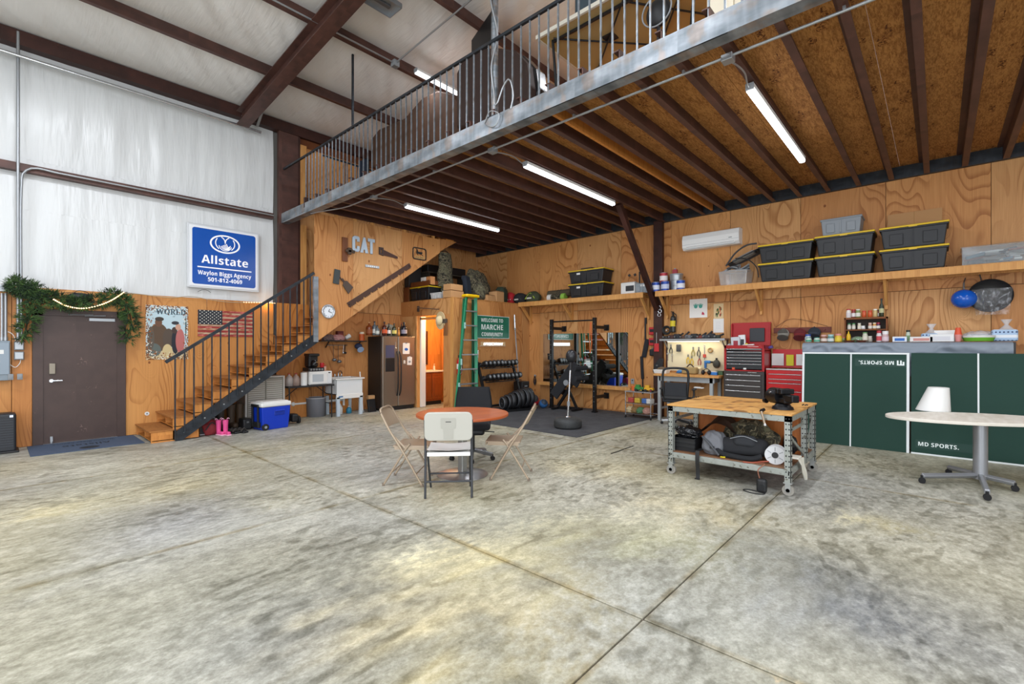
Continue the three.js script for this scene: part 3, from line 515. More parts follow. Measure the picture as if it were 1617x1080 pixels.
{
  const a = A(230, 481), b = A(297, 567), map = ctex(512, 660, (g, w, h) => {
    g.fillStyle = '#b9cfd6'; g.fillRect(0, 0, w, h); g.fillStyle = '#c9b78f'; g.fillRect(0, h * .78, w, h * .22);
    const B = (x, y, rx, ry, c) => { g.fillStyle = c; g.beginPath(); g.ellipse(x, y, rx, ry, 0, 0, 7); g.fill(); };
    B(150, 390, 120, 170, '#5a4634'); B(150, 210, 42, 52, '#6b4a35'); B(160, 168, 52, 26, '#40352c'); B(90, 540, 90, 80, '#5d6560'); B(270, 400, 70, 120, '#54473c'); B(255, 560, 60, 90, '#cdb988'); B(350, 440, 46, 150, '#23262e'); B(340, 300, 34, 40, '#45332c'); B(410, 430, 56, 150, '#b86b66'); B(385, 260, 34, 40, '#c79a83'); B(350, 210, 46, 22, '#33343a'); B(480, 250, 8, 130, '#2f5f68'); B(60, 400, 40, 140, '#5b5348');
    for (let i = 0; i < 900; i++) { const e = rnd() < .5, x = e ? (rnd() < .5 ? rnd() * rnd() * 110 : w - rnd() * rnd() * 70) : rnd() * w, y = e ? rnd() * h : (rnd() < .5 ? rnd() * rnd() * 120 : h - rnd() * rnd() * 120); g.fillStyle = ['#7b4a24', '#5e3418', '#96592a', '#e0dccb'][i % 4]; g.beginPath(); g.ellipse(x, y, rr(2, 13), rr(2, 9), rnd() * 3, 0, 7); g.fill(); }
    g.fillStyle = '#2c4350'; g.textAlign = 'center'; g.font = 'bold 92px serif'; g.fillText('WORLD', 300, 108); g.font = '34px serif'; g.fillText('in the', 150, 90); g.font = 'italic 30px serif'; g.fillText('of', 330, 140);
  });
  solo('tin_poster', 'rusted tin poster with faded painted figures under the word WORLD', 'poster', plate(b.x - a.x, a.y - b.y, .006, [0, 0, .004]), faceTex(null, map, .5, .2), [(a.x + b.x) / 2, (a.y + b.y) / 2, WA], 0, null, true);
}
{
  const a = A(312, 489), b = A(399, 532), w = b.x - a.x, h = a.y - b.y, t = thing('wooden_flag', 'weathered wooden American flag of slats on plywood', 'flag', [a.x, b.y, WA]); const rt = texmat(dtex(256, 128, (u, v, o) => { const n = fb(u * 5, v * 60, 3), m = sm(.58, .75, fb(u * 8 + 4, v * 30, 3)); o[0] = 138 + 30 * n + 50 * m; o[1] = 42 + 20 * n + 60 * m; o[2] = 38 + 18 * n + 55 * m; }), .7, 0, .6), wt = texmat(dtex(256, 128, (u, v, o) => { const n = fb(u * 5, v * 60, 3), m = sm(.5, .72, fb(u * 8 + 9, v * 30, 3)); o[0] = 205 - 20 * n - 30 * m; o[1] = 178 - 30 * n - 60 * m; o[2] = 150 - 30 * n - 60 * m; }), .7, 0, .6);
  for (let i = 0; i < 13; i++) part(t, 'slat', bx(w, h / 13 - .003, .02, [w / 2, h - (i + .5) * h / 13, .012], .002), i % 2 ? wt : rt);
  const sm_ = ctex(512, 360, (g, W, H) => { g.fillStyle = '#23272f'; g.fillRect(0, 0, W, H); g.fillStyle = '#e3ddcf'; for (let r = 0; r < 9; r++) for (let c = 0; c < (r % 2 ? 5 : 6); c++) { const x = (c + (r % 2 ? 1 : .5)) * W / 6, y = (r + .5) * H / 9; g.beginPath(); for (let k = 0; k < 10; k++) { const q = k % 2 ? 8 : 19, an = k * Math.PI / 5 - Math.PI / 2; g.lineTo(x + q * Math.cos(an), y + q * Math.sin(an)); } g.fill(); } });
  part(t, 'star_field', plate(w * .42, h * 7 / 13, .012, [w * .21, h - h * 3.5 / 13, .028]), faceTex(null, sm_, .7), null, true);
}
// ================= long wall shelf and what stands on it
const SHX = 9.4, SHY = 2.715;
function shelfRun(label, z0, z1, zs) {
  const t = thing('storage_shelf', label, 'shelf', [WB, 0, 0], RB, 'long pine wall shelves');
  part(t, 'board', bx(z1 - z0, .02, WB - SHX - .02, [(z0 + z1) / 2, SHY - .012, (WB - SHX) / 2]), PINE); part(t, 'fascia', bx(z1 - z0, .105, .036, [(z0 + z1) / 2, 2.648, WB - SHX - .018], .003), PINE);
  part(t, 'wall_cleat', bx(z1 - z0, .09, .036, [(z0 + z1) / 2, 2.655, .02]), PINE);
  for (const z of zs) { const b = part(t, 'bracket', [bx(.038, .08, .44, [z, 2.655, .25]), bx(.038, .5, .08, [z, 2.4, .042])], PINE); part(b, 'brace', sbar([z, 2.23, .05], [z, 2.63, .44], .037, .07), PINE); }
}
shelfRun('long pine wall shelf over the gym mirror', BV + .02, -4.72, [-8.24, -6.88, -4.8]); shelfRun('long pine wall shelf over toolbench and green tables', -4.44, 3.0, [-4.36, -2.5, -.63, 1.4]);
{ // slanted steel brace
  const a = X(978, 322, 'y', MZ - .01), t = thing('knee_brace', 'slanted dark steel brace from shelf column up to the joists', 'brace'); const e = [WB - .14, 2.35, -4.56]; part(t, 'tube', sbar(e, [a.x, MZ - .01, -4.5], .1, .1), OXIDEDK); part(t, 'foot_plate', bx(.02, .3, .16, [WB - .1, 2.36, -4.56]), OXIDEDK);
}
function frus(w0, d0, w1, d1, h, r = .03) {                // tapered bin, open look, wider at top
  const g = rbx(1, h, 1, [0, h / 2, 0], r, 2), p = g.attributes.position; for (let i = 0; i < p.count; i++) { const k = p.getY(i) / h; p.setX(i, p.getX(i) * (w0 + (w1 - w0) * k)); p.setZ(i, p.getZ(i) * (d0 + (d1 - d0) * k)); } g.computeVertexNormals(); return g;
}
const TOTE = col(0x181a1d, .5), YEL = col(0xd9b51f, .5);
function tote(label, pos, ry, w, h, d, body, lid, group, tag) {
  const t = thing('storage_tote', label, 'storage tote', pos, ry, group);
  const b = part(t, 'bin', frus(w * .86, d * .84, w * .95, d * .94, h * .9), body);
  for (const s of [-1, 1]) part(b, 'rib', bx(w * .2, h * .5, .014, [s * w * .24, h * .42, d * .455], .01).rotateX(.05), body); part(b, 'rib', bx(.02, h * .7, .02, [0, h * .45, d * .45]), body);
  part(t, 'rim', rbx(w * .99, .035, d * .98, [0, h * .87, 0], .012, 2), body);
  if (lid) { part(t, 'lid', [rbx(w, .03, d, [0, h * .95, 0], .012, 2), rbx(w * .86, .02, d * .84, [0, h * .985, 0], .008, 2)], lid); part(t, 'latch', bx(.1, .03, .012, [0, h * .93, d / 2]), lid); }
  if (tag) part(t, 'paper_tag', bx(.1, .045, .003, [tag * w, h * .72, d * .478]), WHITE); return t;
}
const onShelf = (a, b, y = SHY) => { const p = B(a, 440, .27), q = B(b, 440, .27); return { c: [WB - .285, y, (p.z + q.z) / 2], w: q.z - p.z }; };
const TG = 'black totes with yellow lids';
for (const [a, b, n, m] of [[1202, 1289, 'beside clear bin', 0], [1290, 1384, 'under grey bin', 1], [1390, 1499, 'before cardboard', 2]]) {
  const { c, w } = onShelf(a, b), h = [.335, .345, .345][m];
  tote('lower black tote with yellow lid ' + n, c, RB, w, h, .46, TOTE, YEL, TG); tote('upper black tote with yellow lid ' + n, [c[0], c[1] + h + .002, c[2]], RB, w, h, .46, TOTE, YEL, TG);
}
{ const { c, w } = onShelf(905, 963); tote('lower labelled black tote above mirror', c, RB, w * .98, .33, .46, TOTE, YEL, TG, -.2); tote('upper labelled black tote above mirror', [c[0], c[1] + .332, c[2]], RB, w * .98, .32, .46, TOTE, YEL, TG, -.2); solo('folded_pad', 'folded brown pad lying on upper labelled tote', 'pad', rbx(.4, .04, .3, [0, .02, 0], .015), col(0x5a4632, .9), [c[0], c[1] + .654, c[2]]); }
{ const { c, w } = onShelf(1296, 1366); tote('grey plastic bin without lid atop black totes', [c[0] + .02, c[1] + .694, c[2]], RB, w * .95, .3, .42, col(0x7f868c, .5), null, null); }
{ const { c, w } = onShelf(1400, 1488), t = thing('cardboard_sheet', 'flat brown cardboard leaning behind black totes', 'cardboard', [WB - .025, SHY, c[2]], RB); part(t, 'panel', bx(w, .98, .012, [0, .49, .01]), CARD); part(t, 'fold_line', bx(.004, .98, .002, [0, .49, .0165]), col(0x96703f, .9)); }
{ // clear bin full of parts, right end
  const t = thing('clear_bin', 'clear plastic bin full of loose parts beside black totes', 'storage bin', [WB - .28, SHY, .62], RB), CLR = col(0xf2f6f8, .05, 0, { transmission: .92, thickness: 0 });
  part(t, 'bin', [bx(.72, .24, .006, [0, .125, .2]), bx(.72, .24, .006, [0, .125, -.2]), bx(.006, .24, .4, [-.36, .125, 0]), bx(.006, .24, .4, [.36, .125, 0]), bx(.72, .006, .4, [0, .003, 0])], CLR); part(t, 'lid', rbx(.76, .025, .44, [0, .25, 0], .01, 2), CLR);
  for (let i = 0; i < 26; i++) { const l = rr(.08, .24); solo('loose_part', 'small loose part inside the clear bin', 'part', bx(l, rr(.012, .05), rr(.02, .06), [0, 0, 0], .004).rotateZ(rr(-.3, .3)), [col(0x3c3f44, .6), col(0xd9d6cf, .6), col(0x77706a, .6), col(0x4d6672, .5), col(0x8c4a3c, .6)][i % 5], [WB - .28 + rr(-.15, .12), SHY + .03 + rr(0, .17), .62 + rr(-.24, .24)], RB + rr(-.4, .4), 'loose parts in clear bin'); }
}
{ // clear tub with hoses, child seat resting on it
  const p = B(1162, 430, .28), t = thing('clear_tub', 'small cloudy clear tub filled with grey hoses', 'storage bin', [WB - .28, SHY, p.z], RB), CLD = col(0xf0f4f6, .15, 0, { transmission: .8, thickness: 0 });
  part(t, 'tub', frus(.46, .36, .52, .42, .27, .03), CLD); part(t, 'rim', tor(.22, .012, null, 30).rotateX(Math.PI / 2).scale(1.2, 1, .95).translate(0, .27, 0), CLD);
  for (let i = 0; i < 4; i++) part(t, 'hose', tube([[-.2, .28, rr(-.1, .1)], [-.1 + i * .05, .34 + i * .02, .1 - i * .05], [.1, .3, -.1 + i * .06], [.24, .3 + i * .03, 0]], .014, 30), i % 2 ? GREY : col(0x4a4d52, .6));
  const c = thing('child_car_seat', 'grey and black infant car seat tipped over clear tub', 'car seat', [WB - .24, SHY + .3, p.z + .14], RB); const q = c;
  part(q, 'shell', grid(20, 14, (u, v) => { const a = (u - .5) * 2.4, r = .17 + .05 * Math.sin(v * 3); return [-.3 + v * .62, .06 + v * .26 + (1 - Math.cos(a)) * -.0 + Math.cos(a) * .07, Math.sin(a) * r]; }, .02), col(0x4b4d50, .7)); part(q, 'cushion', rbx(.42, .06, .22, null, .03).rotateZ(.4).translate(.0, .24, 0), col(0x9a9a97, .9)); part(q, 'handle', tube([[-.28, .08, .17], [-.1, .3, .2], [.1, .42, .2], [.26, .44, .15]], .016, 30), col(0x33353a, .5)); part(q, 'strap', tube([[-.1, .2, .2], [.1, .16, .22], [.26, 0, .2], [.3, -.2, .18]], .01, 20), BLACK);
}
// bags, rolls, boxes left of the labelled totes
{
  const put = (px, off = .24) => { const p = B(px, 460, off); return [WB - off, SHY, p.z]; };
  const bag = (n, label, px, rx, ry_, rz, c, seed, strap) => { const t = thing(n, label, 'bag', put(px), RB); part(t, 'body', blob(rx, ry_, rz, [0, 0, 0], .14, 2.4, seed), col(c, .85)); part(t, 'strap', tube([[-rx * .7, ry_ * .5, rz * .8], [0, ry_ * 1.3, rz * .7], [rx * .7, ry_ * .5, rz * .8]], .012, 20), col(strap, .7)); part(t, 'label_patch', bx(rx * .7, ry_ * .22, .006, [0, ry_ * .55, rz * .98]), col(0xc9c5b8, .8)); };
  bag('red_bag', 'red and white gear bag at the shelf end', 806, .17, .2, .16, 0xb8222c, 1, 0xdddddd); bag('black_duffel', 'black duffel bag between red and green bags', 822, .2, .17, .18, 0x222326, 2, 0x444444); bag('green_duffel', 'dark green duffel bag with lime straps', 842, .23, .18, .18, 0x39402c, 3, 0xa8c43a);
  const sl = thing('sleeping_bag', 'rolled camouflage sleeping bag with white and lime ends', 'sleeping bag', put(880, .2), RB); part(sl, 'roll', cylx(.085, .5, [0, .085, 0], 24), CAMO()); part(sl, 'white_end', cylx(.088, .12, [-.22, .085, 0], 24), WHITE); part(sl, 'lime_end', cylx(.088, .11, [.21, .085, 0], 24), col(0x8fc04a, .7));
  const rl = thing('foam_roll', 'olive brown foam roll lying behind sleeping bag', 'foam roll', [WB - .12, SHY + .1, put(880)[2]], RB); part(rl, 'roll', cylx(.09, .72, [0, .09, 0], 24), col(0x4f4634, .9)); for (const s of [-.04, .04]) part(rl, 'strap', tor(.091, .006, null, 24).rotateY(Math.PI / 2).translate(s, .09, 0), BLACK);
  const bb = thing('appliance_box', 'small white box with black printing beside grey bin', 'box', put(996, .25), RB); part(bb, 'carton', bx(.34, .25, .28, [0, .125, 0], .004), WHITE); part(bb, 'print', bx(.2, .12, .004, [.05, .12, .141]), col(0x2a2c30, .6)); part(bb, 'flap', bx(.34, .004, .14, [0, .256, .05]).rotateX(-.05), WHITE);
  tote('small grey bin with white label near slanted brace', put(1019, .25), RB, .36, .22, .3, col(0x8d969c, .5), null, null, 0.02);
  for (const k of [0, 1]) { const s = thing('black_stake', 'black stake standing in small grey bin', 'stake', [WB - .18, SHY, put(1008)[2] + k * .14], RB, 'black stakes'); part(s, 'shaft', bx(.03, .5, .02, [0, .25, 0]), BLACK); part(s, 'tip', bx(.05, .05, .022, [-.01, .51, 0]).rotateZ(.5), BLACK); }
  const can = (label, z, x, r, h, c, band, y = SHY, g = 'paint cans') => { const t = thing('paint_can', label, 'paint can', [x, y, z], RB, g); part(t, 'can', cyl(r, r, h, [0, h / 2, 0], 24), col(c, .35, .3)); part(t, 'label_band', cyl(r * 1.01, r * 1.01, h * .5, [0, h * .45, 0], 24, true), col(band, .6)); part(t, 'lid', cyl(r * .94, r * .97, .012, [0, h + .004, 0], 24), GALV); part(t, 'bail', tor(r, .003, null, 20, 5, Math.PI).rotateZ(Math.PI).translate(0, h * .8, r * .3), GALV); };
  const z = px => B(px, 460, .2).z; can('blue paint can beside slanted brace', z(1041), WB - .36, .085, .19, 0x2b4a9c, 0xd9dde8); can('blue paint can before grey bucket', z(1056), WB - .38, .085, .19, 0x27479a, 0xbfc7dd); can('blue paint can at the right of grey bucket', z(1078), WB - .3, .085, .19, 0x2d50a8, 0xe2e4ea); can('red and white paint can on top of blue can', z(1048), WB - .2, .085, .2, 0xa8323a, 0xe6e0dc, SHY + .2); can('red paint can standing behind blue cans', z(1045), WB - .17, .085, .19, 0x8f2a30, 0xd8c8c4);
  const bk = thing('grey_bucket', 'grey steel bucket among paint cans', 'bucket', [WB - .2, SHY, z(1068)], RB); part(bk, 'pail', cyl(.13, .115, .33, [0, .165, 0], 26), GALV); for (const y of [.1, .22, .33]) part(bk, 'rib', tor(.128, .006, null, 26).rotateX(Math.PI / 2).translate(0, y, 0), GALV); part(bk, 'lid', cyl(.135, .135, .02, [0, .345, 0], 26), GREY);
  const rc = thing('red_tin', 'small red tin standing on grey bucket', 'tin', [WB - .2, SHY + .357, z(1066)], RB); part(rc, 'tin', bx(.1, .1, .06, [0, .05, 0], .006), col(0x9c3038, .5)); part(rc, 'cap', cyl(.018, .018, .025, [0, .11, 0], 12), col(0x7d99a8, .5));
}
function CAMO(k = 0) { return mcache['camo' + k] || (mcache['camo' + k] = texmat(dtex(256, 256, (u, v, o) => { const a = fb(u * 7 + k * 9, v * 7, 3), b = fb(u * 16 + 5, v * 22 + k, 2); const c = a > .56 ? [96, 92, 70] : a > .48 ? [74, 68, 50] : a > .4 ? [122, 112, 88] : [52, 50, 38]; const s = b > .6 ? .65 : 1; o[0] = c[0] * s; o[1] = c[1] * s; o[2] = c[2] * s; }), .95, 0, k ? .5 : .6)); }
// ================= mini split
{
  const p = B(1084, 375), q = B(1172, 388), w = q.z - p.z, t = thing('air_conditioner', 'white wall mounted air conditioner on plywood above the shelf', 'air conditioner', [WB, 3.55, (p.z + q.z) / 2], RB);
  part(t, 'case', ext([[0, 0], [.16, 0], [.215, .05], [.225, .2], [.2, .29], [.14, .31], [0, .31]], w, .004).rotateY(-Math.PI / 2).translate(w / 2, 0, 0), col(0xe7e8e6, .4)); part(t, 'air_flap', bx(w * .86, .008, .1, null).rotateX(.55).translate(0, .03, .185), col(0xd3d6d6, .4)); for (let i = 0; i < 5; i++) part(t, 'outlet_slat', bx(w * .84, .004, .03, [0, .012 + i * .01, .16 + i * .012]), GREY); part(t, 'seam', bx(w * .995, .003, .004, [0, .1, .224]), GREY); part(t, 'display', bx(.06, .015, .003, [w * .36, .13, .227]), GREY);
}
// ================= stuff on the wall under the shelf
{
  const pic = (name, label, a, b, draw, cat = 'picture') => { const p = B(...a), q = B(...b), w = q.z - p.z, h = p.y - q.y; solo(name, label, cat, plate(w, h, .004, [0, 0, .003]), faceTex(null, ctex(256, 256, draw), .7), [WB, (p.y + q.y) / 2, (p.z + q.z) / 2], RB, null, true); };
  pic('handprint_picture', 'white sheet with teal handprints and red footprint', [1089, 473], [1117, 501], (g, w, h) => { g.fillStyle = '#e9e7e2'; g.fillRect(0, 0, w, h); g.fillStyle = '#4da393'; for (const [x, y] of [[92, 104], [160, 104]]) { g.beginPath(); g.ellipse(x, y, 26, 24, 0, 0, 7); g.fill(); for (let k = 0; k < 5; k++) { g.beginPath(); g.ellipse(x + (k - 2) * 13, y - 30 + Math.abs(k - 2) * 6, 5, 15, (k - 2) * .25, 0, 7); g.fill(); } } g.fillStyle = '#b8354d'; g.beginPath(); g.ellipse(188, 200, 11, 22, .2, 0, 7); g.fill(); g.beginPath(); g.ellipse(204, 206, 9, 18, -.2, 0, 7); g.fill(); });
  pic('childs_drawing', 'small colourful childs drawing in red and green', [1127, 480], [1142.5, 503], (g, w, h) => { g.fillStyle = '#d8bf93'; g.fillRect(0, 0, w, h); for (let i = 0; i < 26; i++) { g.fillStyle = ['#c4452f', '#4f6b38', '#33302a', '#7a8a3c'][i % 4]; g.beginPath(); g.ellipse(60 + rnd() * 140, 60 + rnd() * 150, 8 + rnd() * 26, 6 + rnd() * 14, rnd() * 3, 0, 7); g.fill(); } });
  pic('white_paper', 'plain white paper with rounded corner below drawing', [1126.5, 503.5], [1143, 525], (g, w, h) => { g.fillStyle = '#e4e2dd'; g.fillRect(0, 0, w, h); g.fillStyle = 'rgba(120,130,150,.35)'; for (let i = 0; i < 5; i++) g.fillRect(60, 60 + i * 30, 120, 4); }, 'paper');
  const ex = (label, p, ry, c, band) => { const t = thing('fire_extinguisher', label, 'fire extinguisher', p, ry); part(t, 'cylinder', lathe([[0, 0], [.055, 0], [.06, .02], [.06, .3], [.045, .345], [.02, .36], [.02, .39], [0, .39]], 20, [0, 0, .07]), col(c, .35)); part(t, 'label_band', cyl(.0612, .0612, .12, [0, .19, .07], 20, true), col(band, .6)); part(t, 'valve', [bx(.03, .05, .04, [0, .41, .07]), bx(.02, .015, .12, [0, .44, .1])], BLACK); part(t, 'hose', tube([[.02, .41, .08], [.07, .38, .09], [.075, .25, .09], [.07, .14, .1]], .009, 20), BLACK); part(t, 'bracket', bx(.03, .25, .012, [0, .18, .006]), STEEL); };
  { const p = B(1065, 525); ex('yellow and black extinguisher above pegboard shelf', [WB, p.y, p.z], RB, 0x2c2b26, 0xd6c02a); }
  { const p = X(709, 592, 'z', BV); ex('small red fire extinguisher hanging beside green ladder', [7.28, p.y, BV], 0, 0xb81c22, 0xe2e2de); }
  // straps, battery chargers on and beside the column
  const z = px => B(px, 540).z, bk = thing('black_sling', 'black padded sling strap hanging on plywood left of column', 'strap', [WB, 0, z(1020)], RB); part(bk, 'upper_strap', [bx(.05, .14, .02, [.01, 2.12, .03]), bx(.035, .38, .012, [0, 1.88, .03])], BLACK); part(bk, 'pad', rbx(.11, .42, .05, null, .04).scale(1, 1, 1).rotateZ(-.2).translate(.01, 1.5, .04), FABRIC); part(bk, 'sheath', rbx(.07, .52, .04, null, .02).rotateZ(.05).translate(-.08, 1.06, .03), FABRIC); part(bk, 'tail_strap', bx(.03, .4, .01, [-.07, .66, .02]), BLACK);
  for (const [y0, y1, l] of [[516, 529, 'upper red battery charger left of steel column'], [532, 546, 'lower red battery charger left of steel column']]) { const p = B(1025, y0, .05), q = B(1037, y1, .05), t = thing('battery_charger', l, 'charger', [WB, q.y, (p.z + q.z) / 2], RB, 'red chargers'); part(t, 'housing', rbx(.17, .17, .08, [0, .09, .045], .02), col(0xb3242a, .5)); part(t, 'socket', bx(.1, .06, .03, [0, .1, .095], .008), BLACK); }
  { const p = B(1031, 556, .04), t = thing('tool_holster', 'black tool holster hanging below the red chargers', 'holster', [WB, p.y - .09, p.z], RB); part(t, 'pouch', rbx(.14, .15, .08, [0, .08, .05], .03), BLACK); part(t, 'clip', bx(.03, .05, .02, [0, .16, .06]), STEEL); }
  { const p = B(1041, 548, .12), t = thing('red_tag', 'small red tag hanging on steel column', 'tag', [WB - .12, p.y - .1, p.z - .06], RB); part(t, 'card', rbx(.11, .18, .012, [0, .09, .006], .01), col(0xc02a2e, .5)); part(t, 'loop', bar([0, .18, .006], [0, .42, .006], .004), WHITE); }
  { const p = B(1043, 490, .12), t = thing('steel_shackle', 'steel shackle with chain hanging high on column', 'shackle', [WB - .12, p.y, p.z - .02], RB); for (let i = 0; i < 3; i++) part(t, 'link', tor(.035, .01, [0, .06 - i * .08, .02], 18).rotateY(i % 2 ? .6 : 0), CHROME); }
  { const p = B(1037, 575, .06), t = thing('black_flap', 'black leather flap leaning against column beside workbench', 'leather flap', [WB - .12, .985, -4.56], RB); part(t, 'leather', ext([[-.1, 0], [.1, .02], [.14, .28], [.06, .3], [-.06, .16]], .02, .004), col(0x202022, .7)); part(t, 'buckle', bx(.04, .03, .012, [0, .14, .03]), STEEL); }
}
// ================= workbench corner
const BENCH = .975;
{
  const z0 = -4.42, z1 = -3.1, t = thing('workbench', 'wood topped grey steel workbench under pegboard', 'workbench', [WB, 0, 0], RB), zc = (z0 + z1) / 2;
  part(t, 'top', bx(z1 - z0, .045, .62, [zc, BENCH - .0225, .31], .004), PINE); for (const z of [z0 + .1, z1 - .16]) for (const d of [.08, .53]) part(t, 'leg', bx(.06, BENCH - .05, .06, [z, (BENCH - .05) / 2, d]), col(0xa7abab, .5, .2));
  part(t, 'apron', [bx(z1 - z0 - .2, .1, .02, [zc, BENCH - .1, .55]), bx(.02, .1, .5, [z0 + .1, BENCH - .1, .3]), bx(.02, .1, .5, [z1 - .16, BENCH - .1, .3])], col(0x9ea2a2, .5, .2)); part(t, 'stretcher', [bx(.03, .04, .45, [z0 + .1, .25, .3]), bx(.03, .04, .45, [z1 - .16, .25, .3]), bx(z1 - z0 - .2, .04, .03, [zc, .25, .1])], col(0x9ea2a2, .5, .2));
  const PB = ctex(1024, 512, (g, w, h) => { g.fillStyle = '#d9cfae'; g.fillRect(0, 0, w, h); g.fillStyle = '#7d7258'; for (let y = 10; y < h; y += 20) for (let x = 10; x < w; x += 20) { g.beginPath(); g.arc(x, y, 3, 0, 7); g.fill(); } });
  const pb = thing('pegboard', 'cream pegboard lit by a strip lamp above workbench', 'pegboard', [WB, 1.02, zc], RB); part(pb, 'board', plate(1.24, .64, .008, [0, .32, .02]), faceTex(null, PB, .7), null, true); part(pb, 'frame', [bx(.03, .66, .03, [-.63, .32, .02]), bx(.03, .66, .03, [.63, .32, .02])], OXIDEDK);
  const sh = thing('tool_shelf', 'narrow grey steel shelf above the pegboard', 'shelf', [WB, 1.69, zc], RB); part(sh, 'board', bx(1.34, .02, .3, [0, 0, .15]), GALV); part(sh, 'lip', bx(1.34, .04, .008, [0, -.01, .3]), GALV); for (const s of [-.6, .6]) part(sh, 'bracket', sbar([s, -.2, .04], [s, -.01, .26], .02, .02), GALV);
  const ul = thing('bench_strip_lamp', 'thin lit strip lamp under grey tool shelf', 'lamp', [WB, 1.64, zc], RB); part(ul, 'housing', bx(1.1, .025, .05, [0, .02, .2]), WHITE); part(ul, 'lens', bx(1.06, .012, .04, [0, .003, .2]), glow(3, 0xfff2d8)); rectLight(1.06, .05, 16, [WB - .2, 1.632, zc], [WB - .02, 1.2, zc], 0xfff0d4);
  // tools on the pegboard
  const P = (px, py) => B(px, py, .03), tg = 'hand tools on pegboard'; const hook = (n, label, px, py, geos, m) => { const p = P(px, py), t = thing(n, label, 'tool', [WB - .028, p.y, p.z], RB, tg); geos.forEach(([nm, g, mm]) => part(t, nm, g, mm || m)); };
  const plier = (px, py, c, l) => hook('pliers', l, px, py, [['handle', tube([[0, 0, .02], [-.03, -.07, .02], [-.02, -.14, .02]], .009, 16), col(c, .5)], ['handle', tube([[0, 0, .02], [.03, -.07, .02], [.02, -.14, .02]], .009, 16), col(c, .5)], ['jaws', bx(.03, .06, .014, [0, .03, .02], .006), STEEL]]);
  plier(1060, 548, 0x2c2f33, 'black handled pliers near pegboard edge'); plier(1095, 552, 0x8a7f35, 'olive handled pliers mid pegboard'); plier(1104, 552, 0x2b2d30, 'black handled pliers mid pegboard'); plier(1087, 564, 0xd0b02c, 'yellow handled pliers low on pegboard'); plier(1093, 566, 0xd0b02c, 'yellow handled snips beside yellow pliers'); plier(1105, 566, 0x9a3530, 'red handled pliers low on pegboard');
  for (const [px, py, l] of [[1055, 560, 'long steel wrench at pegboard edge'], [1062, 562, 'short steel wrench on pegboard'], [1113, 548, 'steel wrench right of pliers']]) hook('wrench', l, px, py, [['shaft', bx(.016, .14, .008, [0, -.06, .015]), CHROME], ['head', tor(.02, .008, [0, .02, .015], 16, 6, 5), CHROME]]);
  hook('notepad', 'dark notepad clipped under the tool shelf', 1073, 548, [['pad', bx(.1, .15, .012, [0, -.02, .05], .004), col(0x2c2e33, .6)], ['clip', bx(.03, .02, .02, [0, .05, .055]), STEEL]]);
  hook('tape_ring', 'tan ring of tape hanging on pegboard', 1122, 553, [['roll', tor(.04, .014, [0, 0, .02], 20), col(0x9c7d4e, .7)], ['hook', bar([0, .05, 0], [0, .05, .04], .004), STEEL]]); hook('red_clamp', 'small red clamp on pegboard', 1113, 562, [['jaw', bx(.06, .07, .03, [0, 0, .02], .008), col(0xb04030, .5)], ['screw', bar([0, -.08, .02], [0, .06, .02], .006), STEEL]]); hook('dark_canteen', 'dark green canteen hanging at pegboard right end', 1133, 573, [['flask', sph(.075, [0, -.02, .06], 18, 1.15, 1, .6), col(0x3a3b33, .6)], ['neck', cyl(.02, .02, .04, [0, .08, .06]), BLACK]]);
  hook('blue_drill', 'blue cordless drill hanging low on pegboard', 1118, 573, [['body', bx(.13, .06, .06, [.01, .02, .06], .02), col(0x2a6fae, .45)], ['grip', bx(.045, .12, .05, [-.03, -.05, .06], .015), col(0x2562a0, .45)], ['chuck', cylx(.02, .05, [.1, .02, .06], 12), BLACK]]);
  // bench-top clutter
  const on = (n, label, cat, px, d, geos, y = BENCH) => { const p = B(px, 590, d), t = thing(n, label, cat, [WB - d, y, p.z], RB); geos.forEach(a => part(t, ...a)); };
  on('parts_tray', 'white tray of parts on bench left end', 'tray', 1045, .42, [['tray', frus(.26, .16, .3, .2, .08, .015), WHITE], ['clutter', blob(.1, .05, .06, [0, .05, 0], .3, 4, 3), col(0x6b5a44, .8)]]);
  on('blue_baseball_cap', 'blue cap lying on the workbench', 'cap', 1074, .14, [['crown', sph(.07, [0, .03, 0], 16, .6), col(0x3f79b4, .8)], ['brim', cyl(.06, .06, .01, [0, .012, .07]), col(0x35699e, .8)]]);
  on('tan_toolbag', 'tan canvas bag on workbench behind chair', 'bag', 1090, .3, [['bag', rbx(.3, .14, .2, [0, .07, 0], .04), col(0xa08a5c, .9)], ['handle', tube([[-.08, .13, 0], [0, .2, 0], [.08, .13, 0]], .012, 16), DARKBROWN]]);
  on('cardboard_carton', 'small open carton on the workbench', 'box', 1101, .16, [['carton', bx(.2, .12, .14, [0, .06, 0], .003), col(0xd8c9a4, .8)], ['flap', bx(.2, .004, .08, null).rotateX(.5).translate(0, .13, .08), col(0xd8c9a4, .8)]]);
  on('ear_muffs', 'pair of black ear muffs on bench', 'ear muffs', 1115, .38, [['cup', sph(.05, [-.06, .05, 0], 16, 1, .7, 1), BLACK], ['cup', sph(.05, [.06, .05, 0], 16, 1, .7, 1), BLACK], ['band', tor(.06, .008, [0, .06, -.03], 18, 6, Math.PI), BLACK]]);
  on('blue_tape', 'short blue box near bench right end', 'box', 1128, .32, [['box', bx(.13, .06, .1, [0, .03, 0], .008), col(0x2f77c0, .5)], ['lid', bx(.13, .012, .1, [0, .066, 0], .004), WHITE]]); on('green_box', 'flat green box at bench right end', 'box', 1137, .24, [['box', bx(.14, .07, .12, [0, .035, 0], .006), col(0x4a6a45, .6)], ['lid', bx(.145, .015, .125, [0, .075, 0], .004), col(0x39543a, .6)]]);
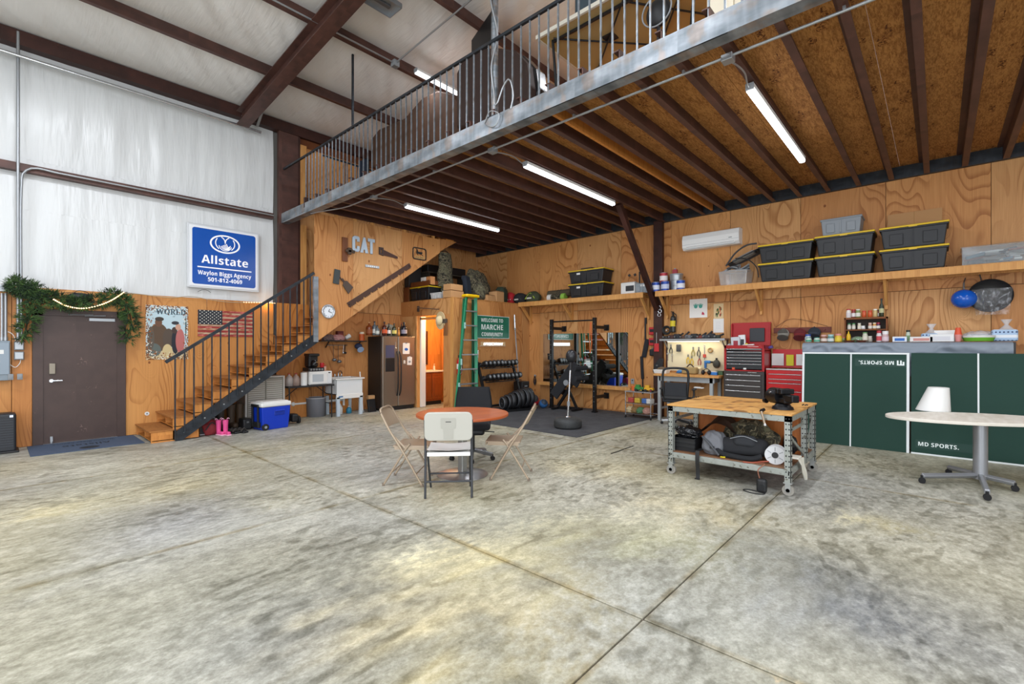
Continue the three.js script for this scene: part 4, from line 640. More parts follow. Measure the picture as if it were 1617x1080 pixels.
  // tools heaped on the shelf over the pegboard
  const cs = [0x35322f, 0x4a2b26, 0x23252a, 0x5a4032, 0x6b6d70, 0x2a2b2c, 0x7a3a30, 0x3a3f46, 0x26282b, 0x2e3a33];
  for (let i = 0; i < 10; i++) { const px = 1052 + i * 9, p = B(px, 530, .15), t = thing('power_tool', ['black angle grinder', 'brown sander', 'black rotary tool', 'brown planer', 'grey polisher', 'black jigsaw', 'red handled drill', 'blue grey heat gun', 'black trim router', 'dark green nailer'][i] + ' lying on the grey tool shelf', 'power tool', [WB - .15, 1.70, p.z], RB, 'tools on grey shelf'); part(t, 'motor', bx(.13, .06 + (i % 3) * .02, .1, [0, .035 + (i % 3) * .01, .02], .02), col(cs[i], .6)); part(t, 'handle', bar([.02, .05, .0], [.1, .06 + (i % 4) * .03, -.06], .018, 10), BLACK); part(t, 'chuck', cylz(.018, .05, [-.02, .045, .09], 10), STEEL); }
  for (const [px, y, l] of [[1053, 515, 'black coiled hose hanging at column by pegboard']]) { const p = B(px, 520, .1), t = thing('coiled_hose', l, 'hose', [WB - .06, p.y - .02, p.z], RB); for (const R of [.09, .075, .06]) part(t, 'coil', tor(R, .012, [0, .0, .03 + (R - .06)], 26), BLACK); part(t, 'hub', cylz(.02, .06, [0, 0, .03], 12), CHROME); }
}
// ================= tool chests
{
  const z0 = -3.03, z1 = -2.33, zc = (z0 + z1) / 2, w = z1 - z0, RED = col(0xa5181c, .32, .1), DG = col(0x3a3533, .42, .2), DK = col(0x26282b, .4, .2), logo = (txt, bg) => faceTex(null, ctex(256, 64, (g, W, H) => { g.fillStyle = bg; g.fillRect(0, 0, W, H); g.fillStyle = '#ded9d4'; g.textAlign = 'center'; g.font = 'bold 40px sans-serif'; g.fillText(txt, W / 2, 46); }), .4);
  const L = thing('rolling_tool_cabinet', 'dark grey rolling tool cabinet with chrome drawer pulls below red chest', 'tool cabinet', [WB - .05, 0, zc], RB);
  part(L, 'case', bx(w, .96, .5, [0, .6, .25], .006), DG); let y = 1.03; for (const h of [.1, .1, .1, .14, .2]) { const d = part(L, 'drawer', bx(w * .9, h - .012, .016, [-.01, y - h / 2, .505], .003), DG); part(d, 'pull', bx(w * .86, .02, .018, [-.01, y - .02, .52], .005), CHROME); y -= h; } part(L, 'brand_plate', plate(.16, .025, .004, [.15, 1.062, .503]), logo('CRAFTSMAN', '#3a3533'), null, true); for (const s of [-.28, .28]) for (const d of [.08, .42]) part(L, 'caster', cylx(.05, .03, [s, .05, d]), RUBBER);
  const U = thing('red_tool_chest', 'red top chest with black drawers on dark tool cabinet', 'tool chest', [WB - .05, 1.083, zc], RB); const H = .48;
  part(U, 'case', [bx(w, H, .03, [0, H / 2, .03]), bx(.04, H, .46, [-w / 2 + .02, H / 2, .25], .003), bx(.04, H, .46, [w / 2 - .02, H / 2, .25], .003), bx(w, .02, .46, [0, .01, .25]), bx(w, .06, .04, [0, H - .03, .46], .003), bx(w, .012, .46, [0, H - .1, .25])], RED); y = H - .065; for (const h of [.055, .055, .055, .055, .06, .1]) { const d = part(U, 'drawer', bx(w - .085, h - .008, .016, [0, y - h / 2, .472], .003), DK); part(d, 'pull', bx(w - .1, .014, .016, [0, y - .008, .486], .004), CHROME); y -= h; }
  part(U, 'brand_plate', plate(.2, .03, .004, [.16, H - .025, .483]), logo('CRAFTSMAN', '#a5181c'), null, true); part(U, 'sticker', bx(.05, .04, .002, [-.18, .045, .482]), col(0xc9512f, .5), 'orange sticker'); part(U, 'sticker', bx(.05, .03, .002, [0.02, .045, .482]), WHITE);
  part(U, 'lid', [bx(w, .44, .02, null).rotateX(-.08).translate(0, H + .22, .02), bx(.02, .42, .05, [-w / 2 + .01, H + .21, .04]), bx(.02, .42, .05, [w / 2 - .01, H + .21, .04])], RED); part(U, 'lid_tray', bx(.26, .26, .03, [.12, H + .2, .06], .01), col(0x35383c, .6));
  const cl_ = [['blister_pack', 'clear blister pack of tools standing in red chest', 0xc8ccd0, .16, .24, 1163], ['boxed_fitting', 'white boxed fitting in open red chest', 0xe2e3e4, .12, .28, 1172], ['crumpled_bag', 'crumpled grey plastic bag in red chest', 0xb9bcc0, .18, .14, 1152], ['manual_sheet', 'white folded manual lying on red chest', 0xe6e4de, .2, .1, 1183], ['yellow_tag', 'yellow tag among tools in red chest', 0xd6c23a, .06, .12, 1178], ['purple_tube', 'purple tube sticking out of the red chest', 0x4c3c86, .24, .05, 1208], ['glue_bottle', 'white glue bottle lying on red chest', 0xdcdcd8, .14, .07, 1196]];
  cl_.forEach(([n, l, c, a, b, px], i) => { const p = B(px, 530, .32), t = thing(n, l, 'clutter', [WB - .34 + (i % 3) * .06, 1.083 + .4, p.z], RB); part(t, 'body', i === 2 ? blob(a / 2, b / 2, .08, [0, 0, 0], .3, 4, i) : bx(a, b, .06, [0, b / 2, 0], .01).rotateZ(i > 4 ? .25 : .06), col(c, .4)); part(t, 'print', bx(a * .5, b * .4, .004, [0, b * .5, .033]), col([0x9a2f3a, 0x33363a, 0x888888, 0x777777, 0x333333, 0x2a2050, 0x335588][i], .5)); });
  // second, lower red chest
  const z2 = -2.3, z3 = -1.71, w2 = z3 - z2, c2 = (z2 + z3) / 2, C = thing('low_red_tool_chest', 'bright red tool chest with open lid beside green table', 'tool chest', [WB - .05, 0, c2], RB), RD = col(0xb8141a, .3, .1);
  part(C, 'case', [bx(w2, .62, .46, [0, .76, .25], .006), bx(w2, .08, .03, [0, 1.1, .47]), bx(.03, .1, .46, [-w2 / 2 + .015, 1.1, .25])], RD); part(C, 'stand', [bx(w2 * .9, .44, .4, [0, .22, .24])], RD); y = 1.06; for (const h of [.09, .07, .14, .2]) { const d = part(C, 'drawer', bx(w2 - .06, h - .012, .014, [0, y - h / 2, .484], .003), RD); part(d, 'pull', bx(w2 - .08, .014, .014, [0, y - .012, .496], .004), CHROME); y -= h; } part(C, 'front_rail', bx(w2, .025, .02, [0, 1.135, .485], .004), CHROME);
  part(C, 'lid', bx(w2, .34, .02, null).rotateX(-.1).translate(0, 1.32, .03), RD); part(C, 'lid_label', bx(.2, .22, .004, [-.2, 1.3, .075]), WHITE); part(C, 'lid_label', bx(.12, .2, .004, [.16, 1.3, .08]), WHITE); part(C, 'lid_label', bx(.12, .2, .004, [-.0, 1.29, .08]), col(0xd8cf2c, .6), 'yellow label'); part(C, 'latch', sph(.02, [.06, .62, .5], 10), CHROME);
  for (let i = 0; i < 6; i++) solo('chest_item', ['red screwdriver', 'orange handled knife', 'black socket', 'silver ratchet', 'red case', 'white tube'][i] + ' lying in low red chest', 'tool', bx(.1, .04, .06, [0, .02, 0], .012), col([0x9c2226, 0xd9772c, 0x2a2a2c, 0xb9bcc0, 0x8a2024, 0xdddbd6][i], .5), [WB - .38 + (i % 2) * .1, 1.072, z2 + .09 + i * .1], RB + i * .3, 'tools in low red chest');
}
// ================= caps on a peg rail
{
  const p = B(1222, 515), q = B(1313, 520), t = thing('peg_rail', 'dark red wooden peg rail holding caps', 'peg rail', [WB, 1.84, (p.z + q.z) / 2], RB); part(t, 'board', bx(q.z - p.z, .1, .02, [0, 0, .01], .004), col(0x6b2f20, .6)); for (const s of [-.3, -.06, .16, .36]) part(t, 'peg', cylz(.01, .07, [s, 0, .05], 10), col(0x7a3a28, .6)); part(t, 'cord', tube([[-.42, .06, .02], [-.2, .2, .02], [0, .19, .02], [.4, .06, .02]], .003, 24, 5), BLACK);
  for (const [px, py, c, b, l] of [[1237, 525, 0x8d8a80, 0x4f4c46, 'grey mesh cap hanging on peg rail'], [1263, 525, 0x7e2a2c, 0x5f2024, 'dark red cap hanging on peg rail'], [1286, 523, 0x39404b, 0x2b3038, 'navy cap hanging on peg rail']]) { const a = B(px, py, .1), h = thing('baseball_cap', l, 'cap', [WB - .1, a.y - .02, a.z], RB, 'caps on peg rail'); part(h, 'crown', sph(.1, [0, 0, 0], 22, .92, .98, .75), col(c, .9)); part(h, 'front_panel', mv(norm(new THREE.SphereGeometry(.102, 18, 10, .6, 1.94, .5, 1.0)).scale(.98, .92, .76), null), col(b, .9)); part(h, 'brim', ext(ell(0, 0, .088, .07), .01, .004).rotateX(.75).translate(0, -.075, .06), col(b, .9)); part(h, 'button', sph(.012, [0, .094, 0], 8), col(b, .9)); }
}
// ================= covered counter behind the green tables
{
  const z0 = -1.68, z1 = .74, t = thing('covered_counter', 'tall counter under a grey blue tarp behind green tables', 'counter', [WB - .02, 0, (z0 + z1) / 2], RB), W = z1 - z0, D = .77, H = 1.6, TP = col(0x828c97, .55);
  part(t, 'cabinet', bx(W - .04, H - .02, D - .04, [0, (H - .02) / 2, D / 2]), col(0x6a5c4c, .7)); part(t, 'tarp', grid(180, 40, (u, v) => { const x = (u - .5) * W, k = v * (D + .5), n = fb(x * 3.2 + v * 6, v * 11 - x * 3.4, 2), f = .5 - Math.abs(2 * n - 1) * 1.6; if (k < D) return [x, H + .004 + (k > D - .05 ? -.003 : 0) + .004 * f, k]; const dn = k - D; return [x, H - dn, D + .028 + f * .06 * sm(0, .04, dn)]; }), TP); part(t, 'end_panel', bx(.03, H, D, [W / 2 + .01, H / 2, D / 2]), BLACK);
}
const CT = 1.613; const onC = (px, d = .5) => [WB - d, CT, B(px, 541, d).z];
{ // spice rack and jars
  const a = B(1334, 520, .3), b = B(1402, 520, .3), w = b.z - a.z, zc = (a.z + b.z) / 2, t = thing('spice_rack', 'brown wooden two tier spice rack on grey tarp', 'spice rack', [WB - .3, CT, zc], RB), WD = texmat(PINET, .7, 0, .5, { color: 0x9a7c66 });
  part(t, 'side', bx(.02, .4, .14, [-w / 2 + .01, .2, 0]), WD); part(t, 'side', bx(.02, .4, .14, [w / 2 - .01, .2, 0]), WD); part(t, 'shelf', bx(w, .03, .14, [0, .39, 0]), WD); part(t, 'shelf', bx(w - .04, .018, .13, [0, .2, 0]), WD); part(t, 'shelf', bx(w - .04, .016, .13, [0, .01, 0]), WD); part(t, 'back', bx(w - .04, .38, .01, [0, .2, -.065]), col(0x2c241e, .8));
  const jar = (l, px, y, r, h, c, lid, band, d = .29, lh = .02, n = 'food_jar', g = 'jars on spice rack') => { const p = B(px, 520, d), j = thing(n, l, 'jar', [WB - d, y, p.z], RB, g); part(j, 'jar', lathe([[0, 0], [r, .004], [r, h * .78], [r * .8, h * .9], [r * .8, h]], 16), col(c, .35)); part(j, 'lid', cyl(r * .88, r * .88, lh, [0, h + lh / 2, 0], 16), col(lid, .45)); if (band) part(j, 'label_band', cyl(r * 1.015, r * 1.015, h * .5, [0, h * .4, 0], 16, true), col(band, .7)); };
  const y1 = CT + .406; jar('tall white sauce jar with red lid', 1340, y1, .034, .13, 0xe4dfd6, 0xb02a2c, 0xd6cfd0); jar('white jar with red lid behind', 1348, y1, .032, .12, 0x8a3a38, 0xb02a2c, 0xe0dcda, .26); jar('green labelled jar with white lid', 1355, y1, .034, .12, 0x7d8f55, 0xcfcabc, 0xdedbd0); jar('orange jar with red lid on rack top', 1364.5, y1, .03, .09, 0xc8572c, 0xc23a26); jar('second orange red jar beside it', 1374, y1, .03, .09, 0xcc5a2e, 0xc23a26); jar('pale spice jar with white lid on rack top', 1382, y1, .03, .11, 0xc4ad78, 0xe4e1d6); jar('small dark red bottle by olive bottle', 1387, y1, .014, .1, 0x7a2a28, 0x2b2b2b, 0xdedad0, .25);
  { const p = B(1392, 500, .28), o = thing('olive_oil_bottle', 'tall dark green glass bottle with pale label on rack', 'bottle', [WB - .28, y1, p.z], RB); part(o, 'bottle', lathe([[0, 0], [.033, .004], [.033, .15], [.028, .18], [.013, .22], [.013, .27]], 16), col(0x2c3422, .2)); part(o, 'cap', cyl(.015, .015, .03, [0, .28, 0], 12), BLACK); part(o, 'label', cyl(.0335, .0335, .07, [0, .1, 0], 16, true), col(0xb9b88c, .6)); }
  const y2 = CT + .21; [['green topped white spice shaker', 1341, 0xc9c6ba, 0x3f7a4a], ['green topped spice shaker', 1348, 0xbcb8a8, 0x4f8a55], ['cream spice shaker', 1357, 0xd8cfb4, 0xcfcabc], ['pinkish spice shaker', 1374, 0xc49a86, 0xd7b8a8], ['orange spice shaker', 1381, 0xc88a3c, 0xd8cdb0], ['small purple bottle', 1387, 0x54304e, 0xb02a40]].forEach(([n, px, c, l]) => jar(n + ' on the middle rack shelf', px, y2, .026, .085, c, l, 0xdcd8cc)); jar('round white tin standing on its edge in rack', 1363, y2, .03, .04, 0xdedede, 0xe6e6e4, null, .27);
  // row in front of the rack
  const gi = 'groceries on tarp counter'; jar('short white green jar near counter end', 1277, CT, .045, .07, 0xd7dad0, 0x3a8a72, 0x4c9c80, .5, .012, 'food_tub', gi); jar('second green and white tub', 1290, CT, .045, .07, 0xd2d6cc, 0x3d8d74, 0x5aa487, .5, .012, 'food_tub', gi); jar('blue lidded clear tub', 1276, CT, .05, .11, 0xb7c2cc, 0x2e4f9c, null, .36, .03, 'food_tub', gi); jar('pink lidded brown tub', 1301, CT, .05, .1, 0x8a5a44, 0xd7a99f, 0xdcccc0, .44, .025, 'food_tub', gi); jar('teal lidded food tub on tarp', 1312, CT, .05, .1, 0x5c8a86, 0x9cc4c4, 0xcfd4d0, .44, .03, 'food_tub', gi); jar('yellow tub with pink lid', 1324, CT, .05, .11, 0xd8b42c, 0xd98f82, 0xe0c440, .46, .03, 'food_tub', gi); jar('small green cup beside yellow tub', 1332, CT, .03, .07, 0x6f7a4a, 0xc05a50, null, .44, .015, 'food_tub', gi);
  { const p = onC(1340, .48), m = thing('mustard_bottle', 'yellow squeeze mustard bottle before the spice rack', 'bottle', p, RB); part(m, 'bottle', lathe([[0, 0], [.028, .004], [.03, .09], [.022, .13], [.01, .14]], 16), col(0xdcb31e, .4)); part(m, 'nozzle', cyl(.004, .012, .04, [0, .16, 0], 10), col(0xe4bc20, .4)); }
  for (const [px, l] of [[1341, 'left brown dish before mustard bottle'], [1361, 'right brown dish before rack']]) { const p = onC(px, .56), d = thing('brown_dish', l, 'dish', p, RB, 'brown dishes'); part(d, 'dish', lathe([[0, .004], [.05, .004], [.085, .025], [.088, .028], [.05, .012], [0, .012]], 26), col(0x9a4f2c, .4)); part(d, 'foot', cyl(.045, .045, .006, [0, .003, 0], 20), col(0x8a4526, .4)); }
  { const p = onC(1354, .42), g = thing('greens_bag', 'clear bag of green vegetables before rack', 'bag', p, RB); part(g, 'leaves', blob(.09, .05, .06, [0, 0, 0], .35, 5, 8), col(0x5f8a58, .7)); part(g, 'film', blob(.1, .058, .07, [0, 0, 0], .1, 2, 2), col(0xffffff, .15, 0, { transmission: .9, thickness: 0 })); }
  jar('green and white shaker can', 1366, CT, .036, .14, 0xc9cdb8, 0x5d8a56, 0xdad8c6, .44, .02, 'food_tub', gi); jar('small glass jar right of shaker', 1374, CT, .03, .08, 0xb9b2a4, 0xd8d4c8, null, .44, .015, 'food_tub', gi); jar('white and red spray bottle', 1388, CT, .034, .14, 0xdad4d4, 0xb02c38, 0xc24a50, .5, .04, 'food_tub', gi); jar('pink patterned soap pump', 1398, CT, .045, .12, 0xc8a8a8, 0xe9e6e4, 0xd9c4c8, .5, .05, 'food_tub', gi);
  const blk = (n, l, cat, px, d, w_, h, dp, c, c2) => { const t = thing(n, l, cat, onC(px, d), RB); part(t, 'carton', bx(w_, h, dp, [0, h / 2, 0], .004), col(c, .6)); part(t, 'printed_panel', bx(w_ * .7, h * .5, .003, [0, h * .45, dp / 2 + .001]), col(c2, .6)); };
  blk('napkin_pack', 'blue and white napkin pack on tarp', 'pack', 1421, .5, .17, .08, .14, 0xdfe5ea, 0x2a66b4); jar('green and black spray can', 1434, CT, .028, .15, 0xb9c4b4, 0x1f2a22, 0x7a9a72, .48, .03, 'spray_can', gi); blk('flat_white_box', 'flat white box with red print', 'box', 1455, .5, .26, .075, .2, 0xe3e0dc, 0xc98a80); blk('large_white_box', 'larger white box beside orange cup', 'box', 1487, .5, .26, .11, .2, 0xe4e4e2, 0xd2d2d6); blk('paper_plate_stack', 'stack of white paper plates behind white box', 'plates', 1492, .3, .24, .17, .2, 0xe6e5e2, 0xd0d0d0);
  for (const [px, l, s] of [[1468, 'wrapped pack of blue patterned cups', 1], [1586, 'tied clear bag of blue patterned plates', 1.3]]) { const t = thing('wrapped_pack', l, 'pack', onC(px, .34), RB, 'wrapped packs'); part(t, 'pack', rbx(.2 * s, .13 * s, .16, [0, .065 * s, 0], .03), texmat(ctexPattern(), .6, 0, .12)); part(t, 'film_neck', lathe([[.08, 0], [.025, .06], [.02, .07], [.06, .14]], 14, [.02, .13 * s, 0]), col(0xf4f6f8, .2, 0, { transmission: .6, thickness: 0 })); }
  { const t = thing('orange_cup', 'stack of orange and pink plastic cups upside down', 'cups', onC(1513, .56), RB); part(t, 'orange_cup', cyl(.028, .042, .1, [0, .15, 0], 20), col(0xd8502a, .4)); part(t, 'pink_cup', cyl(.042, .03, .1, [0, .05, 0], 20), col(0xd68a84, .4)); }
  { const t = thing('plate_stack', 'round white and lime green plates on tarp', 'plates', onC(1545, .5), RB); part(t, 'lime_plates', cyl(.17, .15, .05, [0, .03, 0], 32), col(0x6cb02c, .5)); part(t, 'white_plates', cyl(.175, .17, .03, [0, .07, 0], 32), WHITE); }
  { const t = thing('foil_pack', 'white film covered pack behind the plates', 'pack', onC(1548, .24), RB); part(t, 'tray', rbx(.3, .1, .14, [0, .06, 0], .03), col(0xcdd2da, .35)); part(t, 'film', blob(.18, .08, .08, [0, .02, 0], .3, 4, 9), col(0xf2f4f6, .2, 0, { transmission: .7, thickness: 0 })); }
}
function ctexPattern() { return mcache.pat || (mcache.pat = (() => { const t = ctex(128, 128, (g, w, h) => { g.fillStyle = '#a9c4e0'; g.fillRect(0, 0, w, h); g.fillStyle = '#e6ebf0'; g.fillRect(0, 84, w, 44); g.fillStyle = '#2e3f6a'; for (const x of [20, 62, 104]) { g.beginPath(); g.arc(x, 44, 11, 0, 7); g.fill(); } }); t.wrapS = t.wrapT = THREE.RepeatWrapping; return t; })()); }
{ // hanging ball and bagged wok
  const p = B(1522, 472, .18), t = thing('blue_helmet', 'glossy blue round helmet hanging from a wall hook', 'helmet', [WB - .18, p.y, p.z], RB); part(t, 'shell', sph(.145, [0, 0, 0], 28, .96), col(0x0d55b8, .15)); part(t, 'hook', [bar([0, .14, 0], [0, .24, -.02], .012), bar([0, .24, -.02], [.02, .32, -.1], .008)], STEEL);
  const q = B(1560, 467, .16), u = thing('bagged_wok', 'black wok in torn clear plastic hanging on wall', 'wok', [WB - .1, q.y, q.z], RB); part(u, 'bowl', lathe([[0, 0], [.12, .01], [.2, .05], [.235, .1], [.24, .1], [.2, .04], [.1, -.004], [0, -.01]], 30).rotateX(-Math.PI / 2).rotateX(Math.PI).translate(.02, 0, 0), col(0x1b1b1c, .4)); part(u, 'plastic_film', grid(24, 20, (a, b) => { const x = (a - .5) * .42, f = fb(a * 9, b * 4, 3) - .5; return [x * (1 - .2 * b) + .04, .1 - b * .38, .1 + f * .08 + .03 * Math.cos(x * 6)]; }), col(0xf8fafc, .08, 0, { transmission: .95, thickness: 0 })); part(u, 'hook', bar([-.06, .2, 0], [-.08, .33, -.06], .008), STEEL);
}
// ================= folded table tennis tables leaning on the counter
{
  const GR = new THREE.MeshStandardMaterial({ color: 0x0e382d, roughness: .75, bumpMap: FINEB, bumpScale: .0008 }), WL_ = col(0xdfe4e4, .5), text = (flip) => ctex(512, 96, (g, w, h) => { g.fillStyle = '#103a30'; g.fillRect(0, 0, w, h); g.save(); if (flip) { g.translate(w, h); g.rotate(Math.PI); } g.fillStyle = '#e4ebe8'; g.font = 'bold 62px sans-serif'; g.textAlign = 'left'; g.fillText('MD SPORTS.', flip ? 120 : 20, 70, 370); if (flip) { g.fillRect(28, 18, 16, 44); g.fillRect(52, 18, 16, 60); g.fillRect(28, 18, 70, 14); g.fillRect(82, 18, 16, 60); } g.restore(); });
  const mk = (label, z0, z1, bot, flip) => {
    const w = z1 - z0, h = 1.45, t = thing('table_tennis_half', label, 'game table', [8.9, 0, (z0 + z1) / 2], RB, 'green table tennis halves'); const lean = -.065, R = g => g.rotateX(lean);
    part(t, 'panel', R(bx(w, h, .02, [0, h / 2, 0], .003)), GR); part(t, 'backing', R(bx(w - .1, h - .1, .03, [0, h / 2, -.026])), BLACK);
    const ln = (a, b, c, d, n) => part(t, n, R(bx(c - a, d - b, .003, [(a + c) / 2, (b + d) / 2, .0115])), WL_); const e = .024;
    if (flip) { ln(-w / 2, h - e, w / 2, h, 'edge_line'); ln(-w / 2, 0, -w / 2 + e * 1.2, h - e, 'edge_line'); ln(w / 2 - e * 1.3, 0, w / 2, h - e, 'edge_line'); } else ln(-w / 2, 0, w / 2, e * .9, 'edge_line');
    ln(flip ? -.03 : -.02, flip ? 0 : e, flip ? -.012 : -.002, h - (flip ? e : 0), 'centre_line');
    part(t, 'lettering', R(plate(.62, .116, .002, flip ? [.34, h - .15, .0105] : [-w / 2 + .36, .15, .0105])), faceTex(null, text(flip), .6), null, true);
  };
  mk('green table tennis half with white border and upside down lettering', -1.66, -.31, 0, true); mk('green table tennis half with upright lettering near the floor', -.29, 1.12, 0, false);
}
// ================= things on the stair wall
{
  const sw = (n, l, cat, px, py, geos) => { const p = S(px, py), t = thing(n, l, cat, [p.x, p.y, SZ + .015], 0); geos.forEach(a => part(t, ...a)); return t; };
  { // cut steel letters
    const shp_ = { C: [[.3, .4], [.3, .54], [.24, .6], [.07, .6], [0, .53], [0, .07], [.07, 0], [.24, 0], [.3, .06], [.3, .22], [.19, .22], [.19, .11], [.11, .11], [.11, .49], [.19, .49], [.19, .4]], A: [[0, 0], [.13, .6], [.21, .6], [.34, 0], [.22, 0], [.2, .12], [.14, .12], [.12, 0]], T: [[.1, 0], [.2, 0], [.2, .48], [.3, .48], [.3, .6], [0, .6], [0, .48], [.1, .48]] };
    const a = S(556, 394), b = S(592, 368), k = (b.x - a.x) / .98, t = thing('steel_letters', 'three shiny cut steel capital letters on stair wall', 'letters', [a.x, a.y - .03, SZ + .02]); let x = 0;
    for (const c of ['C', 'A', 'T']) { part(t, 'letter', ext(shp_[c].map(([u, v]) => [u * k, v * k * .98]), .012, .003).translate(x, 0, 0), col(0x9aa6b0, .45, .6)); x += .33 * k; }
  }
  sw('carved_wood_mount', 'dark carved wooden board with projecting handle on stair wall', 'wall decor', 544, 394, [['board', bx(.12, .5, .03, [0, 0, .015], .004), PINEDARK], ['handle', [bx(.2, .06, .05, [.1, -.03, .06], .01), bx(.08, .14, .05, [.08, -.03, .06], .01)], col(0x4a3a2c, .8)]]);
  sw('hand_saw', 'old hand saw with dark blade on stair wall', 'saw', 612, 400, [['blade', ext([[-.14, .07], [-.14, -.06], [.26, -.09], [.26, -.04]], .004).translate(0, 0, .012), col(0x4a2f26, .6, .3)], ['handle', ext([[-.22, .1], [-.12, .1], [-.12, -.07], [-.22, -.05]], .022, .006, [[[-.19, .06], [-.19, -.02], [-.15, -.03], [-.15, .06]]]), col(0x3a2620, .6)]]);
  sw('name_bar', 'small grey embossed metal name bar', 'name plate', 587.5, 421, [['bar', bx(.34, .055, .016, [0, 0, .01], .004), GALV], ['lettering', [.0, .05, .1, .15, .2].map(i => bx(.025, .03, .006, [-.1 + i, 0, .02])), WHITE]].map((a, i) => a));
  { const p = S(662, 401), t = thing('deer_emblem', 'black wire emblem of a leaping deer in rounded frame', 'emblem', [p.x, p.y, SZ + .015]); const w = .2, h = .145; part(t, 'frame', ext(rrect(-w, -h, w, h, .06), .012, 0, [rrect(-w + .022, -h + .022, w - .022, h - .022, .045).reverse()]).translate(0, 0, .01), BLACK); part(t, 'deer', [ext([[-.09, .0], [.05, -.01], [.09, .03], [.07, .05], [.0, .045], [-.05, .05], [-.06, .1], [-.08, .08]], .01).translate(0, 0, .01), bar([-.075, .08, .015], [-.11, .12, .015], .006, 6), bar([.05, 0, .015], [.1, -.04, .015], .006, 6), bar([-.08, .01, .015], [-.04, -.04, .015], .006, 6)], BLACK); part(t, 'lettering', plate(.26, .05, .004, [0, -.085, .014]), faceTex(null, ctex(256, 48, (g, W, H) => { g.fillStyle = '#c9a163'; g.fillRect(0, 0, W, H); g.fillStyle = '#191714'; g.font = 'bold 38px sans-serif'; g.textAlign = 'center'; g.fillText('JOHN DEERE', W / 2, 37, 250); }), .7), null, true); }
  sw('flat_hoe', 'old square blade tool with handle on stair wall', 'tool', 531, 437, [['blade', bx(.13, .3, .016, null, .003).rotateZ(-.12).translate(0, 0, .02), col(0x3f4443, .6, .3)], ['handle', bar([.06, .0, .02], [.22, -.17, .02], .014, 10), col(0x4a3428, .7)]]);
  sw('coal_shovel', 'small dark coal shovel below the square blade tool', 'shovel', 548, 453, [['scoop', ext([[-.08, .1], [-.02, .12], [.12, .0], [.02, -.14], [-.1, .02]], .02, .006).translate(0, 0, .01), col(0x52443a, .6, .3)], ['socket', bar([-.07, .1, .02], [-.12, .16, .02], .018, 10), col(0x4a3428, .7)]]);
  { const a = S(551, 485), b = S(649, 421.5), t = thing('crosscut_saw', 'long rusty crosscut saw blade mounted along stair wall edge', 'saw'); const d = b.clone().sub(a), L = d.length(), an = Math.atan2(d.y, d.x), pts = [[0, 0], [0, .1]]; pts.push([L, .1], [L, 0]); for (let i = 44; i > 0; i--) { const x = i / 45 * L; pts.push([x + .012, .0], [x, i % 5 ? -.025 : .02]); } part(t, 'blade', ext(pts, .006).rotateZ(an).translate(a.x, a.y, SZ + .022), col(0x4d352a, .6, .3)); for (const k of [.02, .98]) part(t, 'grip', cylz(.014, .04, [a.x + d.x * k - Math.sin(an) * .05, a.y + d.y * k + Math.cos(an) * .05, SZ + .03], 10), DARKBROWN); }
  { const p = S(518, 492), t = thing('dial_clock', 'round white faced clock thermometer with silver rim', 'clock', [p.x, p.y, SZ + .015]); part(t, 'rim', tor(.125, .022, [0, 0, .02], 32), col(0xb9bcc0, .3, .7)); part(t, 'dial', cylz(.12, .02, [0, 0, .014], 32), col(0xdfe3e6, .5)); part(t, 'hand', [bar([0, 0, .03], [.07, -.02, .03], .005, 6), bar([0, 0, .03], [.02, .05, .03], .005, 6)], BLACK); for (let i = 0; i < 12; i++) part(t, 'tick', bx(.006, .018, .004, null).translate(0, .1, .026).rotateZ(i * Math.PI / 6), BLACK); }
}
